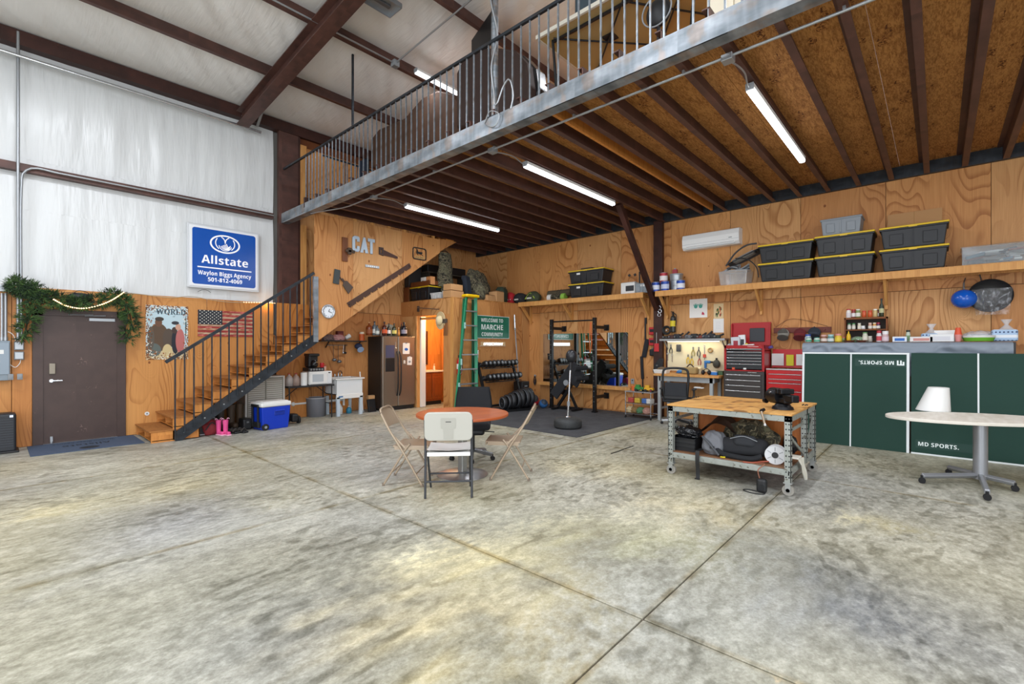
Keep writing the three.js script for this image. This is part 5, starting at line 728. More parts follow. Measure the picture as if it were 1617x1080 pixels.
// ================= under the stairs
const FL = (px, py) => { const p = G(px, py); return [p.x, 0, p.z]; };
{
  const boot = (l, c, px, py, s, ry, g, n = 'rubber_boot', trim) => { const t = thing(n, l, 'boot', FL(px, py), ry, g); part(t, 'shaft', lathe([[.055, 0], [.06, .1], [.062, .2], [.075, .36], [.07, .36], [.055, .2]].map(a => [a[0] * s, a[1] * s]), 18, [0, .06 * s, -.03 * s]), col(c, .6)); part(t, 'foot', rbx(.1 * s, .1 * s, .27 * s, [0, .06 * s, .05 * s], .045 * s), col(c, .6)); part(t, 'sole', rbx(.105 * s, .03 * s, .29 * s, [0, .015 * s, .05 * s], .012 * s), col(trim ?? 0x1d1a17, .8)); if (trim) for (const k of [-1, 1]) part(t, 'pull_loop', tor(.018, .005, [k * .045, .44 * s, -.03 * s], 12, 6, Math.PI), col(trim, .6)); return t; };
  boot('left pink child rain boot under the stairs', 0xd64a86, 346.5, 687, .62, .3, 'pink rain boots', 'rain_boot', 0xf0b4cc); boot('right pink child rain boot under the stairs', 0xd64a86, 357, 687, .62, .2, 'pink rain boots', 'rain_boot', 0xf0b4cc);
  boot('tall brown boot behind pink rain boots', 0x4a3b2c, 366, 676, 1.05, .1, 'tall brown boots'); boot('tall brown boot beside blue cooler', 0x51402e, 380, 674, 1.05, .1, 'tall brown boots'); boot('dark grey boot in stair shadow', 0x35322e, 349, 679, 1.0, .2, 'dark boots'); boot('second dark grey boot in stair shadow', 0x3b3833, 338, 678, 1.0, .2, 'dark boots');
  for (const [px, py, l] of [[369, 684, 'left black sandal before brown boots'], [382, 683, 'right black sandal before brown boots']]) { const t = thing('sandal', l, 'sandal', FL(px, py), .25, 'black sandals'); part(t, 'sole', rbx(.1, .035, .25, [0, .018, 0], .016), BLACK); part(t, 'strap', [tube([[-.05, .03, .05], [0, .085, .06], [.05, .03, .05]], .013, 14), tube([[-.05, .03, -.05], [0, .08, -.06], [.05, .03, -.05]], .012, 14)], col(0x2f2a26, .8)); }
  { const p = FL(319, 690), t = thing('balance_board', 'black oval riding toy board leaning under stair stringer', 'board', [p[0] + .04, .02, p[2] - .1], .35); part(t, 'deck', ext(ell(0, .16, .3, .15), .03, .008).rotateX(-.35), col(0x1e2023, .6)); part(t, 'rim', tube(ell(0, .16, .31, .16, 20).map(([x, y]) => [x, y, .02]), .012, 60, 6, true).rotateX(-.35), col(0xb9bcc0, .4, .5)); for (const [x, y] of [[-.1, .12], [.1, .13], [.0, .22], [.12, .2]]) part(t, 'screw', cylz(.01, .01, [x, y, .045], 8).rotateX(-.35), CHROME); }
  { const p = FL(336, 690), t = thing('red_shoe_bag', 'dark red bag behind the oval board', 'bag', [p[0] + .04, 0, p[2] - .28]); part(t, 'bag', blob(.14, .16, .12, [0, 0, 0], .15, 3, 4), col(0x7a2226, .8)); part(t, 'strap', tube([[-.1, .1, .1], [0, .22, .1], [.1, .1, .1]], .01, 16), BLACK); }
}
{ // louvred grey cabinet
  const t = thing('louvred_cabinet', 'grey steel rolling cabinet with two louvred doors under stairs', 'cabinet', [3.58, 0, WA + .36]); const GC = col(0x8f8b80, .5, .15), LC = col(0xbdbbb4, .45, .2);
  part(t, 'body', bx(.7, .8, .5, [0, .52, 0], .006), GC); part(t, 'top', bx(.74, .03, .53, [0, .94, 0], .006), LC); for (const s of [-1, 1]) { const d = part(t, 'door', bx(.32, .74, .02, [s * .165, .53, .256], .003), GC); for (let i = 0; i < 17; i++) part(d, 'louvre', bx(.29, .014, .012, [s * .165, .21 + i * .04, .27]), LC); } for (const s of [-1, 1]) part(t, 'side_post', bx(.03, .9, .03, [s * .35, .5, .26], .004), LC); for (const x of [-.3, .3]) for (const z of [-.18, .2]) part(t, 'caster', cylx(.06, .03, [x, .06, z]), RUBBER);
  const it = [['red_bowl', 'dark red bowl on louvred cabinet', 0x7a1f24, -.2], ['purple_tray', 'dark purple tray on louvred cabinet', 0x4a2a3a, .12]]; for (const [n, l, c, x] of it) { const q = thing(n, l, 'dish', [3.58 + x, .956, WA + .42]); part(q, 'dish', lathe([[0, .01], [.07, .01], [.13, .07], [.135, .07], [.08, .015], [0, .02]], 26), col(c, .4)); part(q, 'foot', cyl(.06, .06, .012, [0, .006, 0]), col(c, .4)); }
  const tr = thing('motor_block', 'black wheeled compressor part behind blue cooler', 'compressor', [4.02, 0, WA + .86]); part(tr, 'housing', rbx(.14, .16, .2, [0, .12, 0], .04), BLACK); part(tr, 'wheel', cylx(.075, .04, [.09, .075, .02], 22), RUBBER); part(tr, 'hub', cylx(.02, .05, [.095, .075, .02], 12), CHROME); const tl = thing('dark_tool_case', 'black tool case left of the blue cooler', 'case', [3.16, 0, WA + .8]); part(tl, 'case', rbx(.16, .2, .26, [0, .1, 0], .03), BLACK); part(tl, 'latch', bx(.04, .03, .01, [0, .14, .132]), STEEL);
}
{ // cooler
  const t = thing('cooler', 'bright blue wheeled cooler with white lid by stairs', 'cooler', [3.52, 0, -9.35], .12); const BL = col(0x0a35b0, .35);
  part(t, 'tub', frus(.48, .36, .54, .42, .42, .03), BL); part(t, 'recess', rbx(.2, .1, .02, [.06, .31, .2], .01), col(0x0b2f96, .4)); part(t, 'grip', bx(.18, .03, .03, [.06, .345, .215], .01), BL); part(t, 'lid', [rbx(.57, .085, .45, [0, .465, 0], .03), rbx(.45, .02, .34, [.02, .51, 0], .01)], WHITE);
  for (const z of [-.17, .19]) { const w = part(t, 'wheel', cylz(.06, .04, [-.2, .06, z], 22), RUBBER); part(w, 'hub', cylz(.025, .045, [-.2, .06, z], 12), GREY); } part(t, 'tow_handle', [bx(.03, .4, .03, [-.29, .27, .1], .006), bx(.03, .4, .03, [-.29, .27, -.1], .006), bx(.04, .05, .26, [-.29, .45, 0], .01), bx(.05, .1, .26, [-.275, .1, 0], .01)], BLACK);
}
{ // folding table with microwave
  const t = thing('black_folding_table', 'small black folding table under microwave', 'table', [4.49, 0, WA + .42]); part(t, 'top', bx(.98, .03, .5, [0, .705, 0], .008), BLACK); for (const x of [-.45, .45]) { for (const z of [-.2, .2]) part(t, 'leg', bar([x, 0, z], [x, .69, z], .013, 10), BLACKM); part(t, 'crossbar', bar([x, .3, -.2], [x, .3, .2], .009, 8), BLACKM); } part(t, 'brace', sbar([-.44, .5, 0], [-.2, .68, 0], .012, .02), BLACKM); part(t, 'brace', sbar([.44, .5, 0], [.2, .68, 0], .012, .02), BLACKM);
  const m = thing('microwave', 'white countertop microwave on black folding table', 'microwave', [4.72, .722, WA + .4]); part(m, 'case', rbx(.5, .28, .36, [0, .145, 0], .012, 2), WHITE); const d = part(m, 'door', bx(.37, .25, .015, [-.055, .145, .186], .006), WHITE); part(d, 'window', bx(.24, .16, .004, [-.07, .145, .195]), col(0xaeb4b8, .3)); part(m, 'keypad', bx(.085, .2, .004, [.19, .125, .182]), col(0xd4d6d6, .5)); part(m, 'display', bx(.05, .02, .004, [.19, .25, .182]), BLACK); for (const x of [-.2, .2]) part(m, 'foot', cyl(.015, .015, .01, [x, .0, .1], 10), BLACK);
  const c = thing('coffee_maker', 'black coffee station with pod drawer on microwave', 'coffee maker', [4.64, 1.008, WA + .4]); part(c, 'pod_drawer', rbx(.34, .075, .3, [0, .04, 0], .01), BLACK); for (let i = 0; i < 5; i++) part(c, 'pod', cylz(.022, .01, [-.12 + i * .06, .04, .153], 12), col(0x8d9091, .4, .4)); part(c, 'brewer', [rbx(.22, .28, .22, [-.04, .22, -.02], .05), rbx(.24, .06, .26, [-.04, .35, .01], .025)], BLACK); part(c, 'carafe', lathe([[0, 0], [.07, .0], [.085, .06], [.06, .12], [.05, .14]], 18, [-.03, .1, .09]), col(0x1a1a1c, .1)); const r = thing('red_mug', 'red mug on coffee pod drawer', 'mug', [4.78, 1.087, WA + .5]); part(r, 'cup', lathe([[0, 0], [.04, 0], [.042, .1], [.036, .1], [.034, .01], [0, .01]], 20), col(0xb01c26, .35)); part(r, 'handle', tor(.025, .006, [.05, .05, 0], 14), col(0xb01c26, .35)); const sb = thing('sugar_jar', 'pinkish sugar jar beside the red mug', 'jar', [4.86, 1.008, WA + .46]); part(sb, 'jar', cyl(.035, .035, .1, [0, .05, 0]), col(0xc9a08c, .4)); part(sb, 'lid', cyl(.032, .036, .02, [0, .11, 0]), col(0x7a4a3c, .5));
  const pt = thing('paper_towel_roll', 'white paper towel roll standing beside microwave', 'paper towels', [4.38, .722, WA + .52]); part(pt, 'roll', cyl(.065, .065, .27, [0, .136, 0], 26), WHITE); part(pt, 'core', cyl(.02, .02, .274, [0, .137, 0], 14), CARD);
  for (const [x, c, l] of [[4.22, 0xd8cfc8, 'cloudy plastic jug at table left end'], [4.36, 0xcdb4a4, 'pinkish plastic jug beside paper towels']]) { const j = thing('plastic_jug', l, 'jug', [x - .12, .722, WA + .46], 0, 'plastic jugs'); part(j, 'jug', lathe([[0, 0], [.075, .0], [.078, .14], [.05, .2], [.022, .22], [.022, .24]], 20), col(c, .35, 0, { transmission: .5, thickness: 0 })); part(j, 'cap', cyl(.025, .025, .02, [0, .25, 0]), col(0xb04038, .5)); }
  const tc = thing('trash_can', 'round grey plastic trash can under black table', 'trash can', FL(499, 657)); part(tc, 'barrel', lathe([[0, .004], [.19, 0], [.205, .4], [.212, .41], [.2, .41], [.185, .02], [0, .02]], 36), col(0x6c6d72, .6)); part(tc, 'liner', tor(.207, .008, null, 36).rotateX(Math.PI / 2).translate(0, .41, 0), col(0xb8b4b4, .6));
  const wp = thing('pvc_drain_pipe', 'white plastic drain pipe on wall under the black table', 'pipe', [0, 0, WA]); part(wp, 'pipe', cylx(.028, 1.2, [4.9, .3, .12]), WHITE); part(wp, 'elbow', sph(.05, [4.32, .3, .12], 14), WHITE);
}
{ // utility sink
  const t = thing('utility_sink', 'white plastic utility sink on four legs by fridge', 'sink', [5.36, 0, -9.78]); const PW = col(0xd5d8d8, .45);
  part(t, 'basin', [bx(.62, .34, .02, [0, .64, 0]), bx(.62, .34, .02, [0, .64, -.52]), bx(.02, .34, .52, [-.3, .64, -.26]), bx(.02, .34, .52, [.3, .64, -.26]), bx(.62, .02, .52, [0, .48, -.26])], PW); part(t, 'rim', [bx(.7, .03, .06, [0, .82, .02], .008), bx(.7, .03, .12, [0, .82, -.54], .008), bx(.06, .03, .6, [-.32, .82, -.27], .008), bx(.06, .03, .6, [.32, .82, -.27], .008)], WHITE); part(t, 'skirt', bx(.64, .1, .03, [0, .43, .01], .006), WHITE);
  for (const s of [-1, 1]) for (const z of [0, -.5]) part(t, 'leg', orient(bx(.07, .42, .05), [s * .27, 0, z], [s * .28, .42, z]), col(0xb5c0c8, .5)); part(t, 'faucet', [tube([[0, .83, -.5], [0, .95, -.5], [0, .98, -.42], [0, .93, -.34]], .014, 24), bx(.2, .03, .05, [0, .85, -.52], .008), cyl(.02, .02, .06, [-.08, .88, -.52]), cyl(.02, .02, .06, [.08, .88, -.52])], CHROME); part(t, 'drain', bar([0, .47, -.26], [0, .2, -.26], .025), WHITE); part(t, 'brand_sticker', bx(.1, .03, .003, [-.22, .43, .027]), col(0x3f6fa0, .5));
  const it = [['bleach_jug', 'white jug under the utility sink', 0xd8d8d4, 5.3, .24, 0xd8d8d4], ['blue_jug', 'small teal bottle under utility sink', 0x2f7f9c, 5.52, .16, 0xe0e0e0]]; for (const [n, l, c, x, h, cc] of it) { const q = thing(n, l, 'bottle', [x, 0, WA + .3]); part(q, 'bottle', lathe([[0, 0], [.06, 0], [.062, h * .6], [.02, h * .9]], 18), col(c, .4)); part(q, 'cap', cyl(.02, .02, .03, [0, h * .93, 0]), col(cc, .5)); }
  const br = thing('wood_board', 'orange plywood offcut leaning under utility sink', 'board', [5.5, 0, WA + .16]); part(br, 'board', bx(.22, .4, .02, [0, .2, 0]).rotateX(-.2), PINEORANGE);
  const pp = thing('white_broom_handle', 'white pole leaning between sink and fridge', 'pole', [5.76, 0, -9.9]); part(pp, 'pole', bar([0, .02, 0], [-.02, .95, -.1], .014, 12), WHITE); part(pp, 'foot', sph(.03, [0, .03, 0], 12), GREY); const cr = thing('black_crate', 'black ribbed crate with small carton leaning by fridge', 'crate', [5.98, 0, -9.86], .1); part(cr, 'crate', bx(.2, .3, .06, [0, .15, 0], .008).rotateX(-.22), BLACK); for (let i = 0; i < 4; i++) part(cr, 'rib', bx(.012, .28, .012, [-.075 + i * .05, .15, .034]).rotateX(-.22), BLACKM); const ct = thing('small_carton', 'small tan carton on black ribbed crate', 'box', [5.98, .3, -9.94], .1); part(ct, 'carton', bx(.17, .08, .1, [0, .045, 0]), CARD); part(ct, 'tape', bx(.17, .002, .03, [0, .086, 0]), col(0xcbb48c, .4));
}
{ // fridge
  const x0 = 6.17, x1 = 7.1, zf = -9.73, H = 1.8, w = x1 - x0, SS = col(0x8f8579, .34, .75), t = thing('refrigerator', 'stainless side by side refrigerator with ice dispenser', 'refrigerator', [(x0 + x1) / 2, 0, zf]);
  part(t, 'cabinet', bx(w - .01, H - .06, .58, [0, H / 2 + .01, -.36], .006), col(0x211c18, .5)); part(t, 'grille', bx(w - .04, .08, .04, [0, .05, -.04]), BLACK); const sp = -w / 2 + w * .46;
  const L = part(t, 'door', rbx(w * .455, H - .11, .07, [(-w / 2 + sp) / 2, H / 2 + .04, -.03], .016, 2), SS), R = part(t, 'door', rbx(w * .53, H - .11, .07, [(sp + w / 2) / 2 + .004, H / 2 + .04, -.03], .016, 2), SS); part(L, 'handle', tube([[sp - .03, .35, .01], [sp - .035, .45, .05], [sp - .035, 1.3, .055], [sp - .03, 1.42, .01]], .016, 30), BLACKM); part(R, 'handle', tube([[sp + .04, .35, .01], [sp + .045, .45, .05], [sp + .045, 1.3, .055], [sp + .04, 1.42, .01]], .016, 30), BLACKM);
  part(L, 'dispenser', [bx(.25, .32, .012, [-.26, 1.1, .008], .006)], BLACK); part(L, 'dispenser_panel', bx(.24, .3, .01, [-.26, 1.42, .008]), col(0x4a4c66, .3)); for (const x of [-.36, .36]) part(t, 'hinge_cap', bx(.09, .025, .08, [x, H - .01, -.05], .006), BLACK); for (const x of [-.38, .38]) part(t, 'foot', cyl(.02, .02, .05, [x, .025, -.05]), BLACK);
  const mag = (n, l, x, y, w_, h, c, c2) => { const q = thing(n, l, 'paper', [(x0 + x1) / 2 + x, y, zf + .007]); part(q, 'sheet', bx(w_, h, .003, [0, 0, .002]).rotateZ(rr(-.06, .06)), WHITE); part(q, 'drawing', ext(ell(0, -.02, w_ * .26, h * .13), .001).translate(0, 0, .004), col(c, .7)); part(q, 'magnet', bx(.05, .025, .01, [0, h / 2, .006]), col(c2, .5)); };
  mag('fridge_drawing', 'white drawing of a blue fish on fridge door', .2, 1.49, .2, .27, 0x1f5fb4, 0x777c80); mag('fridge_note', 'small white note on fridge door', .3, 1.18, .14, .2, 0x8a8f94, 0xdddddd); const rl = thing('letter_magnet', 'white letter R magnet on fridge door', 'magnet', [(x0 + x1) / 2 + .15, 1.16, zf + .006]); part(rl, 'letter', plate(.08, .12, .004, [0, 0, .002]), faceTex(null, ctex(64, 96, (g, W, H) => { g.fillStyle = '#80776c'; g.fillRect(0, 0, W, H); g.fillStyle = '#ece9e2'; g.font = 'bold 84px sans-serif'; g.fillText('R', 4, 80); }), .5), null, true); const ko = thing('bottle_opener', 'silver bottle opener hanging on fridge door', 'opener', [(x0 + x1) / 2 - .1, 1.58, zf + .006]); part(ko, 'shaft', bx(.02, .14, .006, [0, 0, .004]), CHROME); part(ko, 'ring', tor(.018, .005, [0, -.08, .004], 14), CHROME);
  // bottles on top
  const bt = (l, px, z, r, h, c, cap, lab) => { const p = X(px, 520, 'z', z), q = thing('liquor_bottle', l, 'bottle', [p.x, H + .004, z], 0, 'bottles on fridge'); part(q, 'bottle', lathe([[0, 0], [r, .004], [r, h * .58], [r * .8, h * .68], [r * .3, h * .76], [r * .3, h * .93]], 18), col(c, .18)); part(q, 'cap', cyl(r * .36, r * .36, h * .1, [0, h * .95, 0], 14), col(cap, .4)); part(q, 'label', cyl(r * 1.015, r * 1.015, h * .28, [0, h * .3, 0], 18, true), col(lab, .6)); };
  bt('square amber bottle at fridge rear edge', 583, -10.0, .075, .32, 0x7a3a18, 0xb98a5a, 0x8a4a22); bt('clear bottle with white label and black cap', 591.5, -10.0, .06, .34, 0x5c6468, 0x1b1b1d, 0xd8d8d2); bt('short clear bottle before the capped one', 596, -9.9, .05, .24, 0x6a7070, 0x2a2a2a, 0xc9cdc4); bt('red brown bottle with orange label', 607, -9.85, .06, .33, 0x4a1f16, 0x1b1b1d, 0xc8542c); bt('dark bottle with white label', 614, -9.88, .045, .3, 0x2a2a22, 0x151515, 0xe6e4de); bt('green bottle with yellow label', 622.5, -9.86, .055, .3, 0x33361f, 0x2b2b2b, 0xcfc36a); bt('small orange bottle on refrigerator top', 629.5, -9.84, .028, .2, 0xb0702c, 0xd8c8a8, 0xc98a44); bt('black jug shaped bottle on refrigerator', 638, -9.86, .075, .34, 0x1c1c22, 0x1a1a1c, 0x8a8a9a); bt('tall thin dark bottle', 634, -9.98, .035, .33, 0x231c22, 0x8a2a2a, 0x55505a);
  const wd = thing('domed_pan_lid', 'pale domed lid standing behind bottles on fridge', 'lid', [6.7, H + .004, -10.25]); part(wd, 'dome', norm(new THREE.SphereGeometry(.27, 28, 12, 0, 6.2832, 0, 1.5708)).scale(1, 1.1, .35), col(0x9d9a8a, .4)); part(wd, 'band', tor(.265, .012, [0, .012, .0], 30, 8, Math.PI), col(0x55524a, .5));
}
{ // small wall shelf with kitchen things
  const a = A(505, 536, .15), b = A(577, 536, .15), y = a.y - .02, t = thing('kitchen_wall_shelf', 'narrow dark shelf on wall beside refrigerator', 'shelf', [0, y, WA]); part(t, 'board', bx(b.x - a.x, .025, .22, [(a.x + b.x) / 2, -.012, .11]), col(0x2a2320, .6)); for (const x of [a.x + .2, b.x - .15]) part(t, 'bracket', sbar([x, -.16, .02], [x, -.02, .18], .02, .02), BLACK);
  const u = (n, l, cat, px, geos) => { const p = A(px, 530, .12), q = thing(n, l, cat, [p.x, y + .002, WA + .12]); geos.forEach(g => part(q, ...g)); }; u('snack_bag', 'crinkled red and white snack bag on kitchen shelf', 'bag', 534, [['bag', blob(.16, .08, .08, [0, 0, 0], .3, 4, 5), col(0xb98a88, .4)], ['seal', bx(.2, .012, .02, [0, .1, .02]), col(0xa02830, .5)]]); u('red_box', 'dark red box on kitchen shelf', 'box', 538, [['box', bx(.15, .22, .1, [0, .11, -.05], .004), col(0x5c1e1c, .6)], ['label', bx(.1, .1, .003, [0, .11, .002]), col(0x8a3a30, .6)]]); u('brown_bag', 'grey brown packet on kitchen shelf left', 'bag', 519, [['bag', blob(.14, .08, .07, [0, 0, 0], .3, 4, 6), col(0x6b5a58, .6)], ['clip', bx(.05, .02, .02, [0, .1, .02]), BLACK]]); u('white_cup', 'white cup lying on kitchen shelf', 'cup', 548, [['cup', lathe([[0, 0], [.04, 0], [.055, .12], [.05, .12], [.036, .01], [0, .01]], 18).rotateZ(-1.1).translate(-.04, .06, 0), WHITE], ['band', tor(.048, .004, [0, .07, 0], 16), GREY]]); u('orange_canister', 'orange canister with cream lid on kitchen shelf', 'canister', 571.5, [['canister', cyl(.065, .065, .16, [0, .08, 0], 22), col(0xd0622a, .5)], ['lid', cyl(.05, .06, .05, [-.0, .185, 0], 18), CREAM]]);
  const c = A(566, 548, .1), h = thing('hanging_blue_cap', 'navy cap hanging below kitchen shelf', 'cap', [c.x, c.y + .02, WA + .1]); part(h, 'crown', sph(.09, [0, 0, 0], 18, .8), col(0x27304a, .9)); part(h, 'brim', ext(ell(0, 0, .08, .07), .01, .003).rotateX(.5).translate(.02, -.08, .06), col(0x8fa2bf, .9));
  const rk = thing('utensil_rail', 'steel rail with hanging ladles on plywood', 'rail', [A(531, 545).x, A(531, 545).y, WA]); part(rk, 'rail', cylx(.01, .5, [0, 0, .04]), CHROME); for (const s of [-.23, .23]) part(rk, 'standoff', cylz(.008, .04, [s, 0, .02], 8), CHROME); for (const [x, n, l] of [[-.1, .32, 'left steel ladle on utensil rail'], [.02, .36, 'right steel ladle on utensil rail']]) { const g = thing('ladle', l, 'ladle', [A(531, 545).x + x, A(531, 545).y, WA + .055], 0, 'ladles'); part(g, 'handle', bar([0, 0, 0], [0, -n, 0], .007, 8), col(0x5a4a3a, .5)); part(g, 'bowl', sph(.055, [.01, -n - .02, .03], 16, .7), STEEL); } const sp = thing('measuring_spoons', 'bunch of dark measuring spoons on utensil rail', 'spoons', [A(541, 545).x, A(541, 545).y, WA + .055]); for (let i = 0; i < 3; i++) part(sp, 'spoon', [bar([i * .02, 0, 0], [i * .03 - .02, -.16, 0], .006, 8), sph(.025, [i * .03 - .02, -.18, .01], 10)], i ? BLACK : CHROME);
}
{ // bathroom things
  const v = thing('bathroom_vanity', 'brown wooden vanity with cream top inside bathroom', 'vanity', [7.76, 0, -9.9]); part(v, 'cabinet', bx(.74, .76, .44, [0, .48, -.23], .004), PINEDARKRED()); part(v, 'toe_kick', bx(.7, .1, .38, [0, .05, -.24]), BLACK); part(v, 'counter', bx(.8, .04, .49, [0, .88, -.23], .008), CREAM); for (const s of [-1, 1]) { const d = part(v, 'door', bx(.34, .66, .02, [s * .18, .48, .0], .004), PINEDARKRED()); part(d, 'raised_panel', bx(.22, .5, .016, [s * .18, .48, .012], .006), PINEDARKRED()); }
  const m = thing('bathroom_mirror', 'dark framed mirror above bathroom vanity', 'mirror', [7.68, 1.5, WA + .03]); part(m, 'frame', bx(.62, .92, .03, [0, 0, 0], .006), col(0x33150c, .5)); part(m, 'glass', bx(.5, .8, .006, [0, 0, .018]), new THREE.MeshStandardMaterial({ color: 0x8a5a3a, roughness: .1, metalness: .9 }));
  for (const [x, l] of [[7.62, 'tall cream soap pump on vanity'], [7.92, 'short cream soap pump on vanity']]) { const q = thing('soap_pump', l, 'soap', [x, .902, -10.0], 0, 'soap pumps'); part(q, 'bottle', cyl(.028, .032, .12, [0, .06, 0], 16), CREAM); part(q, 'pump', [cyl(.006, .006, .05, [0, .14, 0], 8), bx(.04, .01, .012, [.01, .165, 0])], CREAM); }
}
function PINEDARKRED() { return mcache.pdr || (mcache.pdr = texmat(PINET, .5, 0, .6, { color: 0xb07a4c })); }
// cowboy hat and hooks on the bathroom side wall
{
  const p = X(693, 506, 'x', BU - .1), t = thing('straw_hat', 'straw cowboy hat hanging on bathroom corner', 'hat', [BU - .025, p.y, p.z], RB); part(t, 'brim', ext(ell(0, 0, .17, .21), .012, .004).translate(0, 0, .02), col(0xc9b489, .8)); part(t, 'crown', sph(.1, [0, .0, .05], 20, 1.15, .95, 1), col(0xd8c69c, .8)); part(t, 'band', tor(.1, .01, [0, 0, .035], 24), col(0x8a5a34, .7));
  const q = X(662, 488, 'x', BU), r = X(690, 490, 'x', BU), u = thing('iron_rod', 'dark iron rod holder across the bathroom doorway header', 'rod', [BU, q.y, 0], RB); part(u, 'mount', bx(.05, .14, .05, [q.z, 0, .03], .006), col(0x3a2a22, .7)); part(u, 'rod', bar([q.z, .03, .06], [r.z + .2, -.06, .1], .012, 10), col(0x6a5040, .6)); const w = X(706, 515, 'x', BU), k = thing('leather_tassel', 'brown leather straps hanging on bathroom corner', 'strap', [BU, w.y, w.z], RB); part(k, 'mount', bx(.16, .1, .06, [-.05, .12, .04], .01), col(0x4a4038, .7)); for (const x of [-.06, 0, .05]) part(k, 'strap', tube([[x, .08, .05], [x + .02, -.06, .06], [x - .01, -.22, .04]], .012, 16), col(0x7a5030, .8));
}
// ================= town sign, neon, ladder
{
  const a = X(748, 497, 'z', BV), b = X(803.5, 535, 'z', BV), map = ctex(1024, 500, (g, w, h) => { g.fillStyle = '#cfd8d4'; g.fillRect(0, 0, w, h); g.fillStyle = '#0a6b52'; g.beginPath(); g.roundRect(14, 14, w - 28, h - 28, 26); g.fill(); g.fillStyle = '#e9efec'; g.textAlign = 'center'; g.font = 'bold 112px sans-serif'; g.fillText('WELCOME TO', w / 2, 140, 640); g.font = 'bold 158px sans-serif'; g.fillText('MARCHE', w / 2, 306, 700); g.font = 'bold 112px sans-serif'; g.fillText('COMMUNITY', w / 2, 446, 620); });
  const t = thing('town_sign', 'green road sign reading welcome to Marche community', 'sign', [(a.x + b.x) / 2, (a.y + b.y) / 2, BV]); part(t, 'sign_plate', plate(b.x - a.x, a.y - b.y, .008, [0, 0, .012]), faceTex(null, map, .35), null, true); for (const s of [-1, 1]) part(t, 'bolt', cylz(.012, .01, [0, s * .25, .02], 8), GALV);
  const n = X(778, 543, 'z', BV), u = thing('lit_name_sign', 'small white glowing letter sign below green road sign', 'sign', [n.x, n.y, BV]); const tm = ctex(512, 64, (g, w, h) => { g.fillStyle = '#000'; g.fillRect(0, 0, w, h); g.fillStyle = '#fff'; g.font = 'bold 58px sans-serif'; g.textAlign = 'center'; g.fillText('#FREECHTWAY', w / 2, 54, 500); }); part(u, 'backing', bx(.9, .012, .02, [0, -.05, .01]), WHITE); part(u, 'letters', plate(.88, .1, .012, [0, 0, .02]), new THREE.MeshStandardMaterial({ color: 0xd9b98a, emissive: 0xffffff, emissiveMap: tm, emissiveIntensity: 3, roughness: .6 }), null, true); rectLight(.86, .08, 4, [n.x, n.y, BV + .04], [n.x, n.y, BV + 2]);
}
{
  const t = thing('step_ladder', 'tall green fibreglass step ladder with yellow top', 'ladder'), GL = col(0x0b7a52, .45), zb = BV + .42; const top = X(741, 470, 'z', BV + .2), xl = X(716, 640, 'z', zb).x, H = top.y + .02, tx = top.x;
  const P = (s, k) => [s < 0 ? 7.39 - .42 * k : 7.68 - .04 * k, H * (1 - k), BV + .2 + k * .08], rail = s => sbar(P(s, 0), P(s, 1), .075, .04);
  part(t, 'side_rail', rail(-1), GL); part(t, 'side_rail', rail(1), GL); part(t, 'rear_rail', sbar([7.4, H - .04, BV + .1], [7.2, .02, BV + .1], .05, .025), GL); part(t, 'rear_rail', sbar([7.69, H - .04, BV + .1], [7.69, .02, BV + .1], .07, .025), col(0x08593d, .5)); part(t, 'top_cap', rbx(.42, .07, .2, [7.53, H + .02, BV + .19], .03), col(0xe0b400, .5));
  for (let i = 1; i <= 7; i++) { const k = i / 8, a = P(-1, k), b = P(1, k); part(t, 'step', bx(b[0] - a[0], .03, .09, [(a[0] + b[0]) / 2, a[1], a[2]], .004), GALV); if (i > 4) for (const [q, s] of [[a, 1], [b, -1]]) part(t, 'knee_brace', bar([q[0], q[1] - .14, q[2]], [q[0] + s * .1, q[1] - .01, q[2]], .008, 8), CHROME); }
  part(t, 'foot_guard', ext([[0, 0], [.1, .14], [.06, .14], [-.02, .02]], .03).translate(P(-1, 1)[0] + .05, .06, P(-1, 1)[2]), col(0xe0b400, .5)); for (const k of [.25, .56, .76]) { const p = P(-1, k); part(t, 'label', bx(.05, .14, .003, [p[0], p[1], p[2] + .04]), col(0xa8d8cc, .5)); }
}
